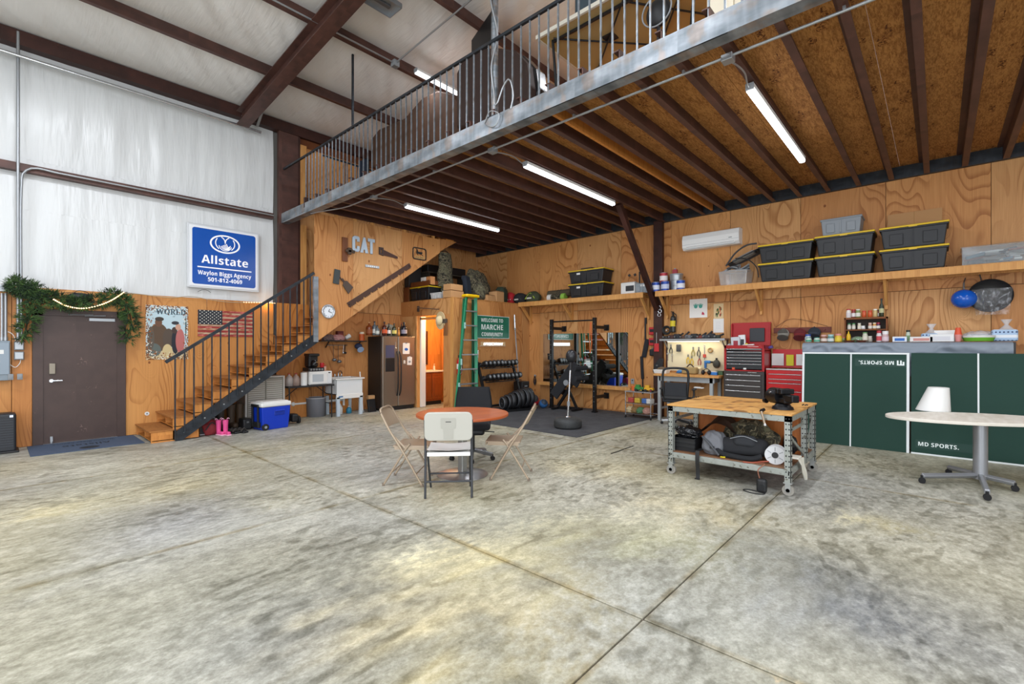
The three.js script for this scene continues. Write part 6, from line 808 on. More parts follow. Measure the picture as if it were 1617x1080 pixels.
// ================= storage loft on the bathroom
{
  const L = (px, z) => { const p = X(px, 470, 'z', z); return [p.x, BH + .012, z]; };
  tote('black tote with yellow lid on the bathroom loft', [7.42, BH + .012, -9.7], RB, .8, .36, .44, TOTE, YEL, null); tote('small white plastic tub at loft edge', [7.34, BH + .012, -9.05], RB, .4, .16, .3, col(0xc4c8c8, .5), null, null, -.1); { const b = thing('white_pail', 'small white pail at the loft edge', 'pail', [7.32, BH + .012, -8.75]); part(b, 'pail', lathe([[0, 0], [.09, 0], [.11, .17], [.1, .17], [.08, .01], [0, .01]], 22), WHITE); part(b, 'rim', tor(.11, .008, null, 22).rotateX(Math.PI / 2).translate(0, .17, 0), WHITE); }
  { const t = thing('wooden_tray', 'shallow dark wooden tray on the yellow lidded tote', 'tray', [7.42, BH + .375, -9.68], RB); part(t, 'tray', [bx(.76, .02, .4, [0, .01, 0]), bx(.76, .12, .02, [0, .06, .2]), bx(.76, .12, .02, [0, .06, -.2]), bx(.02, .12, .4, [-.37, .06, 0]), bx(.02, .12, .4, [.37, .06, 0])], PINEDARK); for (const [x, c, l] of [[-.02, 0xe0ded8, 'white bird house box in wooden tray'], [.2, 0xc98a54, 'orange bird house box in wooden tray']]) { const q = thing('bird_house', l, 'box', [7.42 - .1, BH + .397, -9.68 + x + .1], RB, 'little house boxes'); part(q, 'house', bx(.17, .2, .14, [0, .1, 0]), col(c, .7)); part(q, 'opening', ext(ell(0, .06, .04, .06), .004).translate(0, 0, .071), BLACK); } }
  const heap = (n, l, cat, px, z, rx, ry, rz, m, seed, extra) => { const t = thing(n, l, cat, L(px, z), .3); part(t, 'body', blob(rx, ry, rz, [0, 0, 0], .22, 2.6, seed), m); part(t, 'fold', tube([[-rx * .7, ry * 1.1, rz * .4], [0, ry * 1.25, rz * .6], [rx * .7, ry * .7, rz * .7]], .02, 20), extra || m); };
  { const t = thing('hanging_coveralls', 'camouflage coveralls hanging from the mezzanine at loft', 'clothing', [7.72, BH + .13, -9.3]); part(t, 'jacket', grid(28, 24, (u, v) => { const a = u * 6.283, f = fb(u * 5, v * 3, 3) - .5, r = .2 + .06 * v + f * .1; return [Math.cos(a) * r * .95, 1.1 - v * .86, Math.sin(a) * r * .55]; }), CAMO(1)); part(t, 'leg', tube([[-.06, .3, .05], [-.12, .12, .1], [-.16, -.05, .12]], .09, 16), CAMO(1)); part(t, 'leg', tube([[.1, .3, 0], [.14, .1, .02], [.12, -.03, .02]], .09, 16), CAMO(1)); part(t, 'hanger', [tube([[-.18, 1.08, 0], [0, 1.16, 0], [.18, 1.08, 0]], .012, 14), bar([0, 1.15, 0], [0, MZ - BH - .14, 0], .005, 6)], BLACK); }
  heap('camo_jacket', 'camouflage jacket thrown over boxes on loft', 'clothing', 752, -9.0, .48, .5, .3, CAMO(), 11); heap('camo_bag', 'tan camouflage bag behind the ladder top', 'bag', 757, -8.6, .18, .28, .18, CAMO(1), 12); { const t = thing('green_sack', 'dark green sack at loft right end', 'bag', L(792, -8.75), .3); part(t, 'sack', rbx(.36, .44, .26, [0, .22, 0], .1, 4), col(0x2f3a2c, .9)); part(t, 'drawstring', tor(.12, .008, null, 24).rotateX(Math.PI / 2).translate(0, .44, 0), col(0x4a5440, .9)); }
  { const t = thing('dark_jeans', 'dark blue jeans hanging over loft boxes', 'clothing', L(737, -8.72), .4); for (const s of [-1, 1]) part(t, 'leg', orient(rbx(.15, .56, .12, null, .05), [s * .07, .0, .06], [s * .08, .55, -.02]), col(0x161e2a, .9)); part(t, 'waist', rbx(.3, .14, .14, [0, .54, -.03], .05), col(0x141b26, .9)); }
  for (const [px, z, w, h, l] of [[716, -8.55, .44, .16, 'open cardboard box at loft corner'], [784, -8.5, .3, .26, 'tall cardboard carton on the loft'], [770, -8.5, .3, .14, 'low cardboard carton behind ladder']]) { const t = thing('loft_carton', l, 'box', L(px, z), .1, 'cardboard boxes on loft'); part(t, 'carton', bx(w, h, .26, [0, h / 2, 0], .003), CARD); part(t, 'flap', bx(w, .004, .12, [0, h + .01, .06]).rotateX(-.06), CARD); } { const t = thing('upper_loft_carton', 'cardboard box stacked on loft corner box', 'box', [L(716, -8.55)[0], BH + .19, -8.56], .1); part(t, 'carton', bx(.4, .14, .25, [0, .07, 0], .003), CARD); part(t, 'tape', bx(.4, .002, .05, [0, .142, 0]), col(0xcbb48c, .4)); }
  { const t = thing('black_rifle_case', 'long black hard case across the loft back', 'case', [8.35, 3.52, -10.1], -.05); part(t, 'case', rbx(1.3, .2, .3, [0, .1, 0], .03), col(0x111418, .5)); part(t, 'handle', bx(.2, .03, .03, [0, .1, .165], .01), BLACK); const r = thing('loft_shelf', 'dark shelf unit holding the black case on loft', 'shelf', [8.35, BH + .012, -10.1]); part(r, 'board', bx(1.4, .03, .4, [0, .81, 0]), col(0x4a4438, .7)); for (const s of [-.66, .66]) part(r, 'side', bx(.03, .8, .4, [s, .4, 0]), col(0x3a362e, .7)); part(r, 'board', bx(1.36, .03, .4, [0, .35, 0]), col(0x4a4438, .7)); }
  { const t = thing('footlocker', 'dark footlocker at the back of loft near stair wall', 'trunk', [7.42, BH + .4, -10.25]); part(t, 'chest', rbx(.4, .5, .2, [0, .25, 0], .02), col(0x2a2725, .7)); part(t, 'lid', rbx(.42, .06, .22, [0, .52, 0], .02), col(0x221f1e, .7)); const r = thing('trunk_stand', 'brown wooden stand beneath dark loft trunk', 'stand', [7.42, BH + .012, -10.25]); part(r, 'top', bx(.44, .03, .22, [0, .37, 0]), PINEDARK); for (const s of [-.2, .2]) part(r, 'leg', bx(.04, .36, .2, [s, .18, 0]), PINEDARK); }
}
// ================= gym corner
solo('gym_mat', 'black rubber gym flooring in the corner', 'mat', bx(WB - .03 - 6.62, .012, 3.78, [(WB - .03 + 6.62) / 2, .006, -4.52 - 1.89], .003), texmat(dtex(512, 512, (u, v, o) => { const n = fb(u * 8, v * 8, 3), d = vn(u * 200, v * 200), k = 66 + 26 * (n - .5) + 22 * (d - .5); o[0] = k; o[1] = k + 1; o[2] = k + 4; }), .85, 0, 1.2));
{
  const p = B(858, 527), q = B(992, 612), w = q.z - p.z, t = thing('gym_mirror', 'large frameless mirror above pine ledge in gym', 'mirror', [WB, .6, (p.z + q.z) / 2], RB); part(t, 'glass', bx(w, 1.27, .006, [0, .635, .006]), new THREE.MeshStandardMaterial({ color: 0xdfe6e2, roughness: .015, metalness: 1 })); for (const x of [-w / 2 + .2, w / 2 - .2]) part(t, 'clip', bx(.04, .02, .014, [x, .004, .012]), CHROME);
}
{ // wall mounted rack
  const t = thing('squat_rack', 'black wall mounted squat rack before gym mirror', 'squat rack', [9.36, .012, 0], RB); const BKM = col(0x17181a, .4, .3);
  for (const z of [-7.15, -5.9]) { part(t, 'upright', bx(.075, 2.2, .075, [z, 1.1, 0], .004), BKM); part(t, 'foot', bx(.1, .03, .12, [z, .015, 0]), BKM); for (const y of [.35, 1.98]) part(t, 'wall_arm', [bx(.06, .07, .5, [z, y, -.28]), bx(.14, .14, .012, [z, y, -.522])], BKM); for (let i = 0; i < 16; i++) part(t, 'hole', cylz(.008, .003, [z, .25 + i * .12, .039], 8), GREY); } part(t, 'pullup_bar', cylx(.018, 1.25, [-6.525, 2.14, 0]), BKM); for (const z of [-7.15, -5.9]) part(t, 'j_hook', [bx(.05, .1, .1, [z, 1.25, .08]), bx(.05, .05, .02, [z, 1.33, .13])], BKM);
  const b = thing('resistance_band', 'orange resistance band hanging on squat rack upright', 'band', [9.31, 1.5, -5.94], RB); part(b, 'loop', tube([[-.03, .6, .02], [-.05, .2, .03], [-.03, -.12, .03], [0, .1, .03], [-.01, .6, .02]], .008, 40), col(0xd8662a, .6));
  const n = thing('weight_bench', 'black adjustable bench tilted inside squat rack', 'bench', [9.3, .012, 0], RB); part(n, 'back_pad', orient(rbx(.26, 1.05, .06, null, .025), [-7.0, .32, .05], [-6.35, 1.12, .05]), FABRIC); part(n, 'seat_pad', orient(rbx(.26, .4, .06, null, .025), [-6.42, .62, .06], [-6.2, .95, .06]), FABRIC); part(n, 'frame', [sbar([-6.9, .08, 0], [-6.25, .95, 0], .06, .06), sbar([-6.95, .03, 0], [-6.3, .06, 0], .06, .06), bx(.06, .05, .5, [-6.9, .03, 0]), bx(.06, .05, .4, [-6.35, .03, 0]), sbar([-6.35, .05, 0], [-6.6, .5, 0], .05, .05)], BKM); for (const [z, y] of [[-6.22, 1.02], [-6.2, .78]]) part(n, 'foam_roller', cylz(.06, .5, [z, y, .06], 18), FABRIC); part(n, 'adjust_disc', cylz(.07, .02, [-6.6, .66, .1], 20), GREY);
}
{ // punching ball
  const p = G(896.6, 676), t = thing('punching_ball', 'black reflex punching ball on pole with round base', 'punching ball', [p.x, .012, p.z]); part(t, 'base', lathe([[0, .002], [.24, 0], [.262, .03], [.262, .12], [.24, .17], [.15, .195], [.05, .2], [0, .2]], 40), texmat(dtex(128, 128, (u, v, o) => { const k = 40 + 26 * fb(u * 9, v * 9, 3); o[0] = k; o[1] = k + 2; o[2] = k + 2; }), .6, 0, .4)); part(t, 'collar', cyl(.035, .05, .02, [0, .21, 0], 20), CHROME); part(t, 'pole', bar([0, .2, 0], [.04, 1.1, .03], .018, 14), CHROME); part(t, 'clamp', cyl(.03, .03, .08, [.012, .45, .01], 14), GREY); part(t, 'spring', bar([.04, 1.08, .03], [.05, 1.24, .035], .028, 14), BLACK); part(t, 'ball', sph(.108, [.06, 1.345, .04], 26, 1.15), col(0x1d1e22, .35));
}
{ // dumbbell rack
  const t = thing('dumbbell_rack', 'black two tier dumbbell rack under town sign', 'dumbbell rack', [7.78, .012, BV + .35]), W = 1.24; for (const x of [0, W]) part(t, 'upright', sbar([x, 0, .18], [x, 1.15, -.2], .06, .05), BLACKM); for (const x of [0, W]) part(t, 'foot', bx(.06, .04, .5, [x, .02, 0]), BLACKM); const tiers = [[1.0, -.12], [.68, .0]]; for (const [y, z] of tiers) part(t, 'tier', [bx(W, .02, .05, [W / 2, y, z + .1]), bx(W, .02, .05, [W / 2, y + .04, z - .08])], BLACKM); part(t, 'crossbar', bx(W, .05, .04, [W / 2, .12, .14]), BLACKM);
  const d0 = thing('dumbbell', 'black hex dumbbell on the two tier rack', 'dumbbell', [0, 0, 0], 0, 'dumbbells on the two tier rack'); part(d0, 'head', cyl(.06, .06, .09, null, 6).rotateX(Math.PI / 2).translate(0, 0, .1), col(0x1a1a1c, .45)); part(d0, 'head', cyl(.06, .06, .09, null, 6).rotateX(Math.PI / 2).translate(0, 0, -.1), col(0x1a1a1c, .45)); part(d0, 'grip', cylz(.016, .14, [0, 0, 0], 12), CHROME); part(d0, 'badge', cylz(.028, .004, [0, 0, .146], 14), GREY);
  let first = true; tiers.forEach(([y, z], k) => { for (let i = 0; i < 9; i++) { const pos = [7.78 + .09 + i * .133, .012 + y + .1, BV + .35 + z]; const o = first ? d0 : copyOf(d0, pos, 0, k ? 'black hex dumbbell on the lower tier of rack' : 'black hex dumbbell on the upper tier of rack', k ? 'dumbbells on lower tier' : 'dumbbells on upper tier'); if (first) { o.userData.label = 'black hex dumbbell on the upper tier of rack'; o.userData.group = 'dumbbells on upper tier'; } o.position.set(...pos); o.rotation.x = -.25; const s = 1.02 + (i % 5) * .05 + k * .06; o.scale.set(s, s, s); first = false; } });
  const pr = thing('plate_rack', 'low black rack on the floor for weight plates', 'plate rack', [7.98, .012, -7.58], -.25); part(pr, 'base', [bx(.95, .05, .05, [.42, .03, .14]), bx(.95, .05, .05, [.42, .03, -.14])], BLACKM); for (let i = 0; i < 3; i++) part(pr, 'divider', bx(.02, .1, .3, [.1 + i * .33, .08, 0]), BLACKM);
  [.15, .17, .19, .21, .225, .24, .24].forEach((r, i) => { const q = thing('weight_plate', ['smallest', 'second smallest', 'third', 'fourth', 'fifth', 'sixth', 'last and largest'][i] + ' black weight plate along the low rack', 'weight plate', [7.98 + Math.cos(.25) * (.06 + i * .118), .065 + r, -7.58 + Math.sin(.25) * (.06 + i * .118)], -.3 + [.0, .12, -.06, .1, -.08, .05, .1][i], 'weight plates on low rack'); part(q, 'disc', lathe([[.026, -.03], [r * .35, -.035], [r * .4, -.018], [r * .8, -.018], [r * .86, -.035], [r, -.03], [r, .03], [r * .86, .035], [r * .8, .018], [r * .4, .018], [r * .35, .035], [.026, .03], [.026, -.03]], 30).rotateZ(Math.PI / 2), col(0x1b1c1e, .45)); part(q, 'ring', tor(r * .83, .005, null, 30, 6).rotateY(Math.PI / 2).translate(-.036, 0, 0), col(0x8a8d92, .35, .5)); });
  const bb = thing('barbell', 'long steel barbell leaning upright in gym corner', 'barbell'), c = X(812.5, 497, 'z', BV + .12); part(bb, 'bar', bar([c.x + .02, .03, BV + .3], [c.x, c.y - .35, BV + .14], .014, 10), GREY); part(bb, 'sleeve', bar([c.x, c.y - .37, BV + .14], [c.x - .003, c.y, BV + .12], .026, 14), CHROME); part(bb, 'collar', sph(.036, [c.x, c.y - .37, BV + .14], 12), CHROME);
  for (const [px, l] of [[757.5, 'short chrome bar standing on the rack left end']]) { const c = X(px, 560, 'z', BV + .2), q = thing('short_bar', l, 'barbell', [c.x, 1.17, BV + .12]); part(q, 'bar', bar([0, 0, 0], [.02, .28, 0], .014, 10), CHROME); part(q, 'collar', cyl(.03, .03, .02, [0, .01, 0], 14), GREY); }
  const kb = thing('black_box', 'black plyo box at right end of dumbbell rack', 'box', [9.28, .012, BV + .25]); part(kb, 'box', rbx(.3, .62, .3, [0, .31, 0], .02), BLACK); part(kb, 'grip', bx(.1, .03, .01, [0, .5, .152]), GREY);
  const ball = (l, px, py, r, c, c2) => { const p = G(px, py), q = thing('medicine_ball', l, 'ball', [Math.min(p.x, WB - r - .03), .012 + r, p.z], 0, 'medicine balls'); part(q, 'ball', sph(r, [0, 0, 0], 28), col(c, .55)); part(q, 'panel', mv(norm(new THREE.SphereGeometry(r * 1.006, 20, 12, 0, 6.3, 0, .8)).rotateX(.9).rotateY(-.5), null), col(c2, .6)); }; ball('red and black medicine ball by plate rack', 841, 643.5, .165, 0xb01f28, 0x2a2a2c); ball('small blue medicine ball beside red ball', 858, 645, .11, 0x2c5f94, 0x22303f);
  const kp = B(846, 593), k = thing('jump_rope', 'black jump rope hanging on a wall hook', 'rope', [WB, kp.y, kp.z], RB); part(k, 'hook', sph(.03, [0, 0, .03], 12), GREY); part(k, 'rope', tube([[0, 0, .04], [-.04, -.16, .04], [.0, -.24, .04], [.04, -.14, .04], [0, 0, .05]], .012, 30), BLACK); part(k, 'handle', bar([.01, -.1, .05], [.01, -.26, .05], .014, 10), BLACK);
}
{ // toy trolley
  const x = 9.36, z0 = -5.02, z1 = -4.42, t = thing('wire_trolley', 'chrome wire trolley loaded with toys by workbench', 'trolley', [x, 0, (z0 + z1) / 2], RB), w = z1 - z0, D = .36; for (const sx of [-1, 1]) for (const sz of [-1, 1]) { const l = part(t, 'post', cyl(.01, .01, .52, [sx * (w / 2 - .01), .31, sz * D / 2], 10), CHROME); part(l, 'caster', [cylx(.028, .02, [sx * (w / 2 - .01), .028, sz * D / 2], 14), cyl(.012, .012, .03, [sx * (w / 2 - .01), .05, sz * D / 2], 8)], BLACK); } for (const y of [.1, .32]) { const G_ = [bx(w, .012, .012, [0, y, D / 2]), bx(w, .012, .012, [0, y, -D / 2]), bx(.012, .012, D, [w / 2, y, 0]), bx(.012, .012, D, [-w / 2, y, 0])]; for (let i = 1; i < 10; i++) G_.push(bar([-w / 2 + i * w / 10, y, -D / 2], [-w / 2 + i * w / 10, y, D / 2], .003, 5)); for (let j = 1; j < 4; j++) G_.push(bx(w, .004, .004, [0, y + j * .04, D / 2])); part(t, 'wire_shelf', G_, CHROME); } part(t, 'top_board', bx(w + .02, .02, D + .02, [0, .57, 0], .004), GALV);
  const toy = (n, l, dz, c, c2, y = .58) => { const q = thing(n, l, 'toy', [x - .05, y, (z0 + z1) / 2 + dz], RB + .1); part(q, 'body', [bx(.2, .06, .1, [0, .06, 0], .015), bx(.1, .06, .09, [-.03, .11, 0], .015)], col(c, .45)); for (const a of [-.06, .06]) for (const b of [-.055, .055]) part(q, 'wheel', cylz(.03, .02, [a, .03, b], 16), BLACK); part(q, 'hub', cylz(.012, .004, [.06, .03, .067], 10), col(c2, .5)); }; toy('toy_tractor', 'green toy tractor with yellow hubs on trolley', -.03, 0x2c7a34, 0xe0c020); toy('toy_truck', 'yellow toy truck on trolley', .19, 0xd8a21e, 0xb02a20); { const q = thing('orange_toy_bin', 'small orange toy bucket on trolley', 'toy', [x, .58, z0 + .12], RB); part(q, 'bucket', cyl(.06, .05, .09, [0, .045, 0], 18), col(0xd8682a, .5)); part(q, 'rim', tor(.06, .006, null, 18).rotateX(Math.PI / 2).translate(0, .09, 0), col(0xd8682a, .5)); }
  const cc = [[0xc9a82a, -.05], [0x3a66a8, .12], [0xb0342e, -.2], [0xd8d4cc, .22]]; cc.forEach(([c, dz], i) => solo('toy_block', ['yellow', 'blue', 'red', 'white'][i] + ' toy box on upper wire shelf', 'toy', rbx(.13, .11, .14, [0, .055, 0], .02), col(c, .5), [x - .06, .33, (z0 + z1) / 2 + dz], RB, 'toys on wire trolley')); [[0xb98a7a, .14], [0x8a6a3a, -.14], [0x4a7a52, 0], [0xc9b48a, -.24]].forEach(([c, dz], i) => solo('soft_toy', ['pink brown', 'brown', 'green', 'cream'][i] + ' soft toy on lower wire shelf', 'toy', blob(.09, .08, .09, [0, 0, 0], .2, 4, i + 3), col(c, .9), [x - .05, .11, (z0 + z1) / 2 + dz], RB, 'soft toys on wire trolley'));
  const o = B(999, 602), u = thing('gym_outlet', 'grey electrical outlet beside the gym mirror', 'outlet', [WB, o.y, o.z], RB); part(u, 'plate', bx(.08, .12, .012, [0, 0, .006], .003), GREY); part(u, 'socket', cylz(.016, .006, [0, .02, .014], 12), BLACK);
}
// ================= round table and chairs
const dir = (u, v) => Math.atan2(u, -v);          // turn that makes local +z point along photo floor axes (u = +x, v = -z)
const RT = [3.79, -4.24];
{
  const t = thing('round_table', 'round cherry laminate table on steel pedestal', 'table', [RT[0], 0, RT[1]]); const CH = texmat(dtex(512, 512, (u, v, o) => { const n = fb(u * 3, v * 30, 3), m = fb(u * 5, v * 5, 2), k = n * .7 + m * .3; o[0] = 196 - 44 * k; o[1] = 106 - 40 * k; o[2] = 52 - 26 * k; }), .35, 0, 1.2);
  part(t, 'top', lathe([[0, .712], [.545, .712], [.552, .716], [.552, .738], [.546, .745], [0, .745]], 72), CH); part(t, 'column', [bx(.085, .68, .085, [0, .36, 0], .012), bx(.06, .68, .09, [0, .36, 0]), bx(.4, .02, .05, [0, .7, 0]), bx(.05, .02, .4, [0, .7, 0])], col(0x9a9b98, .35, .7)); part(t, 'base', lathe([[0, .05], [.05, .048], [.2, .035], [.3, .014], [.305, .004], [.3, 0], [0, 0]], 56), col(0xb9bbbd, .32, .85));
}
function tanChair(label, pos, ry) {
  const t = thing('folding_chair', label, 'folding chair', pos, ry, 'tan metal folding chairs'), TN = col(0xa3917b, .42, .25), w = .225;   // local +z = sitting direction, origin between rear feet
  for (const s of [-1, 1]) { part(t, 'back_leg', tube([[s * w, .01, .44], [s * w, .42, .2], [s * w * .98, .62, .07], [s * w * .9, .8, -.03]], .0125, 24, 8), TN); part(t, 'front_leg', tube([[s * w * .93, .01, 0], [s * w * .93, .42, .26], [s * w * .93, .47, .3]], .0115, 16, 8), TN); part(t, 'hinge_link', sbar([s * w * .96, .58, .09], [s * w * .94, .42, .25], .006, .018), TN); }
  part(t, 'back_arch', tube([[-w * .9, .8, -.03], [-w * .7, .835, -.05], [0, .845, -.055], [w * .7, .835, -.05], [w * .9, .8, -.03]], .0125, 24, 8), TN);
  part(t, 'backrest', grid(14, 10, (u, v) => { const x = (u - .5) * 2 * w * .9, y = .64 + v * .19, b = .03 * (1 - (2 * u - 1) ** 2); return [x, y, .055 - (y - .64) * .55 - b]; }, .006), TN); part(t, 'seat', [rbx(.4, .022, .4, [0, .435, .3], .01), rbx(.4, .05, .012, [0, .425, .5], .005), bx(.012, .04, .36, [-.195, .42, .3]), bx(.012, .04, .36, [.195, .42, .3])], TN);
  part(t, 'crossbar', bar([-w * .93, .14, .08], [w * .93, .14, .08], .007, 8), TN); part(t, 'crossbar', bar([-w, .14, .37], [w, .14, .37], .007, 8), TN); for (const [x, z] of [[-w, .44], [w, .44], [-w * .93, 0], [w * .93, 0]]) part(t, 'foot_cap', cyl(.014, .015, .03, [x, .015, z], 10), col(0x77695a, .7));
}
tanChair('tan folding chair turned half away beside white chair', [3.06, 0, -4.68], dir(.626, -.78)); tanChair('tan folding chair seen edge on beside gym mat', [4.29, 0, -3.6], dir(-.59, .81));
{
  const t = thing('white_folding_chair', 'white plastic folding chair with dark steel frame at round table', 'folding chair', [3.10, 0, -3.68], dir(.69, .73)), w = .235, FR = col(0x3e4044, .4, .4), PW = col(0xb2b0a6, .5);
  for (const s of [-1, 1]) { part(t, 'back_leg', tube([[s * w, .005, 0], [s * w, .45, .03], [s * w, .62, .02], [s * w, .8, -.03]], .0125, 20, 8), FR); part(t, 'front_leg', tube([[s * w * .92, .005, .4], [s * w * .92, .3, .16], [s * w * .92, .47, .06]], .0115, 16, 8), FR); part(t, 'seat_rail', bar([s * w * .95, .44, .03], [s * w * .95, .44, .4], .009, 8), FR); }
  part(t, 'crossbar', bar([-w, .17, .01], [w, .17, .01], .0095, 8), FR); part(t, 'crossbar', bar([-w * .92, .19, .25], [w * .92, .19, .25], .0095, 8), FR);
  const b = part(t, 'backrest', ext(rrect(-.235, .62, .235, .9, .05), .02, .006).rotateX(-.12).translate(0, -.02, .06), PW); part(b, 'grip_recess', ext(rrect(-.075, .74, .075, .85, .01), .006).rotateX(-.12).translate(0, -.02, .0495), col(0xa6a49a, .5)); part(b, 'grip_slot', bx(.055, .008, .004, [0, .785, -.046]), BLACK); part(b, 'centre_rib', ext(rrect(-.05, .63, .05, .74, .008), .005).rotateX(-.12).translate(0, -.02, .0505), col(0xa6a49a, .5));
  part(t, 'seat', grid(20, 14, (u, v) => { const x = (u - .5) * .44, z = .03 + v * .4; return [x, .455 - .02 * Math.sin(Math.PI * u) * Math.sin(Math.PI * v * .9) + .012 * Math.abs(2 * u - 1), z]; }, .022), WHITE); part(t, 'seat_lip', rbx(.44, .04, .02, [0, .445, .02], .008), WHITE);
}
{ // black task chair behind the table
  const t = thing('task_chair', 'black task chair with low backrest behind round table', 'office chair', [4.42, 0, -4.74], dir(-.72, -.69)), FB = col(0x1c1d20, .95);
  part(t, 'backrest', grid(18, 10, (u, v) => { const x = (u - .5) * .5, k = 1 - .18 * v * v; return [x * k, .62 + v * .34, -.3 + .05 * (2 * u - 1) ** 2 - .05 * v]; }, .05), FB); part(t, 'back_shell', rbx(.46, .3, .03, [0, .78, -.375], .015), BLACK); part(t, 'back_bar', sbar([0, .4, -.15], [0, .72, -.36], .07, .02), BLACK); part(t, 'seat', rbx(.5, .1, .48, [0, .47, 0], .05, 4), FB); part(t, 'seat_pan', rbx(.34, .09, .34, [0, .39, 0], .04), BLACK); part(t, 'lever', bar([.1, .38, 0], [.3, .37, .02], .008, 8), BLACK); part(t, 'gas_lift', [cyl(.03, .03, .26, [0, .24, 0], 16), cyl(.018, .018, .12, [0, .36, 0], 14)], BLACK);
  for (let i = 0; i < 5; i++) { const a = i * 1.2566 + .3, c = Math.cos(a), s = Math.sin(a), sp = part(t, 'spoke', sbar([c * .03, .12, s * .03], [c * .29, .075, s * .29], .045, .028), col(0x86888a, .35, .6)); part(sp, 'caster', [cyl(.028, .028, .05, null, 16).rotateX(Math.PI / 2).rotateY(-a + .6).translate(c * .29, .028, s * .29), cyl(.01, .01, .04, [c * .29, .06, s * .29], 8)], RUBBER); }
}
// ================= mesh chair at the workbench
{
  const t = thing('mesh_office_chair', 'black mesh back office chair at workbench', 'office chair', [9.0, 0, -3.78], dir(1, .25)); const MS = col(0x24262a, .8);
  part(t, 'back_frame', tube([[-.2, .5, -.22], [-.22, .7, -.27], [-.23, 1.02, -.27], [-.2, 1.1, -.27], [.2, 1.1, -.27], [.23, 1.02, -.27], [.22, .7, -.27], [.2, .5, -.22]], .022, 60, 8), BLACK); part(t, 'lumbar_mesh', rbx(.4, .26, .02, [0, .72, -.265], .01), MS); part(t, 'lower_mesh', rbx(.42, .1, .03, [0, .58, -.25], .012), BLACK); part(t, 'seat', rbx(.5, .08, .48, [0, .5, 0], .035), MS); for (const s of [-1, 1]) part(t, 'armrest', [tube([[s * .24, .5, -.1], [s * .3, .58, -.05], [s * .3, .7, -.02]], .018, 16), rbx(.07, .03, .24, [s * .3, .71, .03], .012)], BLACK); part(t, 'gas_lift', cyl(.028, .028, .34, [0, .28, 0], 14), BLACK); for (let i = 0; i < 5; i++) { const a = i * 1.2566, c = Math.cos(a), s = Math.sin(a), sp = part(t, 'spoke', sbar([0, .11, 0], [c * .3, .08, s * .3], .04, .03), i % 2 ? BLACK : CHROME); part(sp, 'caster', sph(.03, [c * .3, .03, s * .3], 12), RUBBER); }
  const g = thing('white_glove', 'white glove resting on mesh chair armrest', 'glove', [9.2, .725, -3.47]); part(g, 'palm', rbx(.09, .03, .12, [0, .016, 0], .014), WHITE); for (let i = 0; i < 4; i++) part(g, 'finger', rbx(.018, .02, .07, [-.03 + i * .02, .012, .08], .008), WHITE);
}
// ================= oval table on wheels
{
  const t = thing('oval_table', 'pale oval table on grey rolling X base by green tables', 'table', [7.5, 0, .29], 0), ax = new THREE.Vector2(.507, .859).angle(), TP = texmat(dtex(512, 512, (u, v, o) => { const n = fb(u * 4, v * 26, 4), k = n; o[0] = 236 - 34 * k; o[1] = 231 - 38 * k; o[2] = 220 - 44 * k; }), .5, 0, 1.3);
  part(t, 'top', ext(ell(0, 0, .84, .44, 64), .026, .004).rotateX(-Math.PI / 2).translate(0, .705, 0).rotateY(-ax), TP); part(t, 'column', cyl(.062, .062, .64, [-.08, .38, .06], 28), col(0x9a9ca0, .4, .55)); part(t, 'mount', bx(.5, .02, .12, [-.08, .7, .06]), BLACK);
  for (const [px, py] of [[1456, 763], [1498, 749], [1559, 790], [1603, 776]]) { const p = G(px, py), x = p.x - 7.5, z = p.z - .29, l = part(t, 'foot_arm', orient(rbx(.05, Math.hypot(x + .08, z - .06), .045, null, .01), [-.08, .1, .06], [x, .085, z]), col(0x9a9ca0, .4, .55)); part(l, 'caster', [cylx(.032, .035, [x, .032, z], 16), cyl(.014, .014, .05, [x, .065, z], 10)], RUBBER); }
  const p = X(1473, 648, 'y', .735), c = thing('white_cone_shade', 'white slanted cone shade standing on oval table', 'lamp shade', [p.x, .7365, p.z]); const g = []; const N = 40; const R0 = .165, R1 = .1, off = .072, H = .285;
  part(c, 'shell', grid(N, 6, (u, v) => { const a = u * Math.PI * 2, r = R0 + (R1 - R0) * v; return [Math.cos(a) * r + SY * off * v, v * H, Math.sin(a) * r + CY * off * v]; }, .004), WHITE); part(c, 'top_rim', tor(R1, .004, null, 40).rotateX(Math.PI / 2).translate(SY * off, H, CY * off), WHITE); part(c, 'cap', cyl(R1, R1, .004, [SY * off, H - .002, CY * off], 36), WHITE);
}
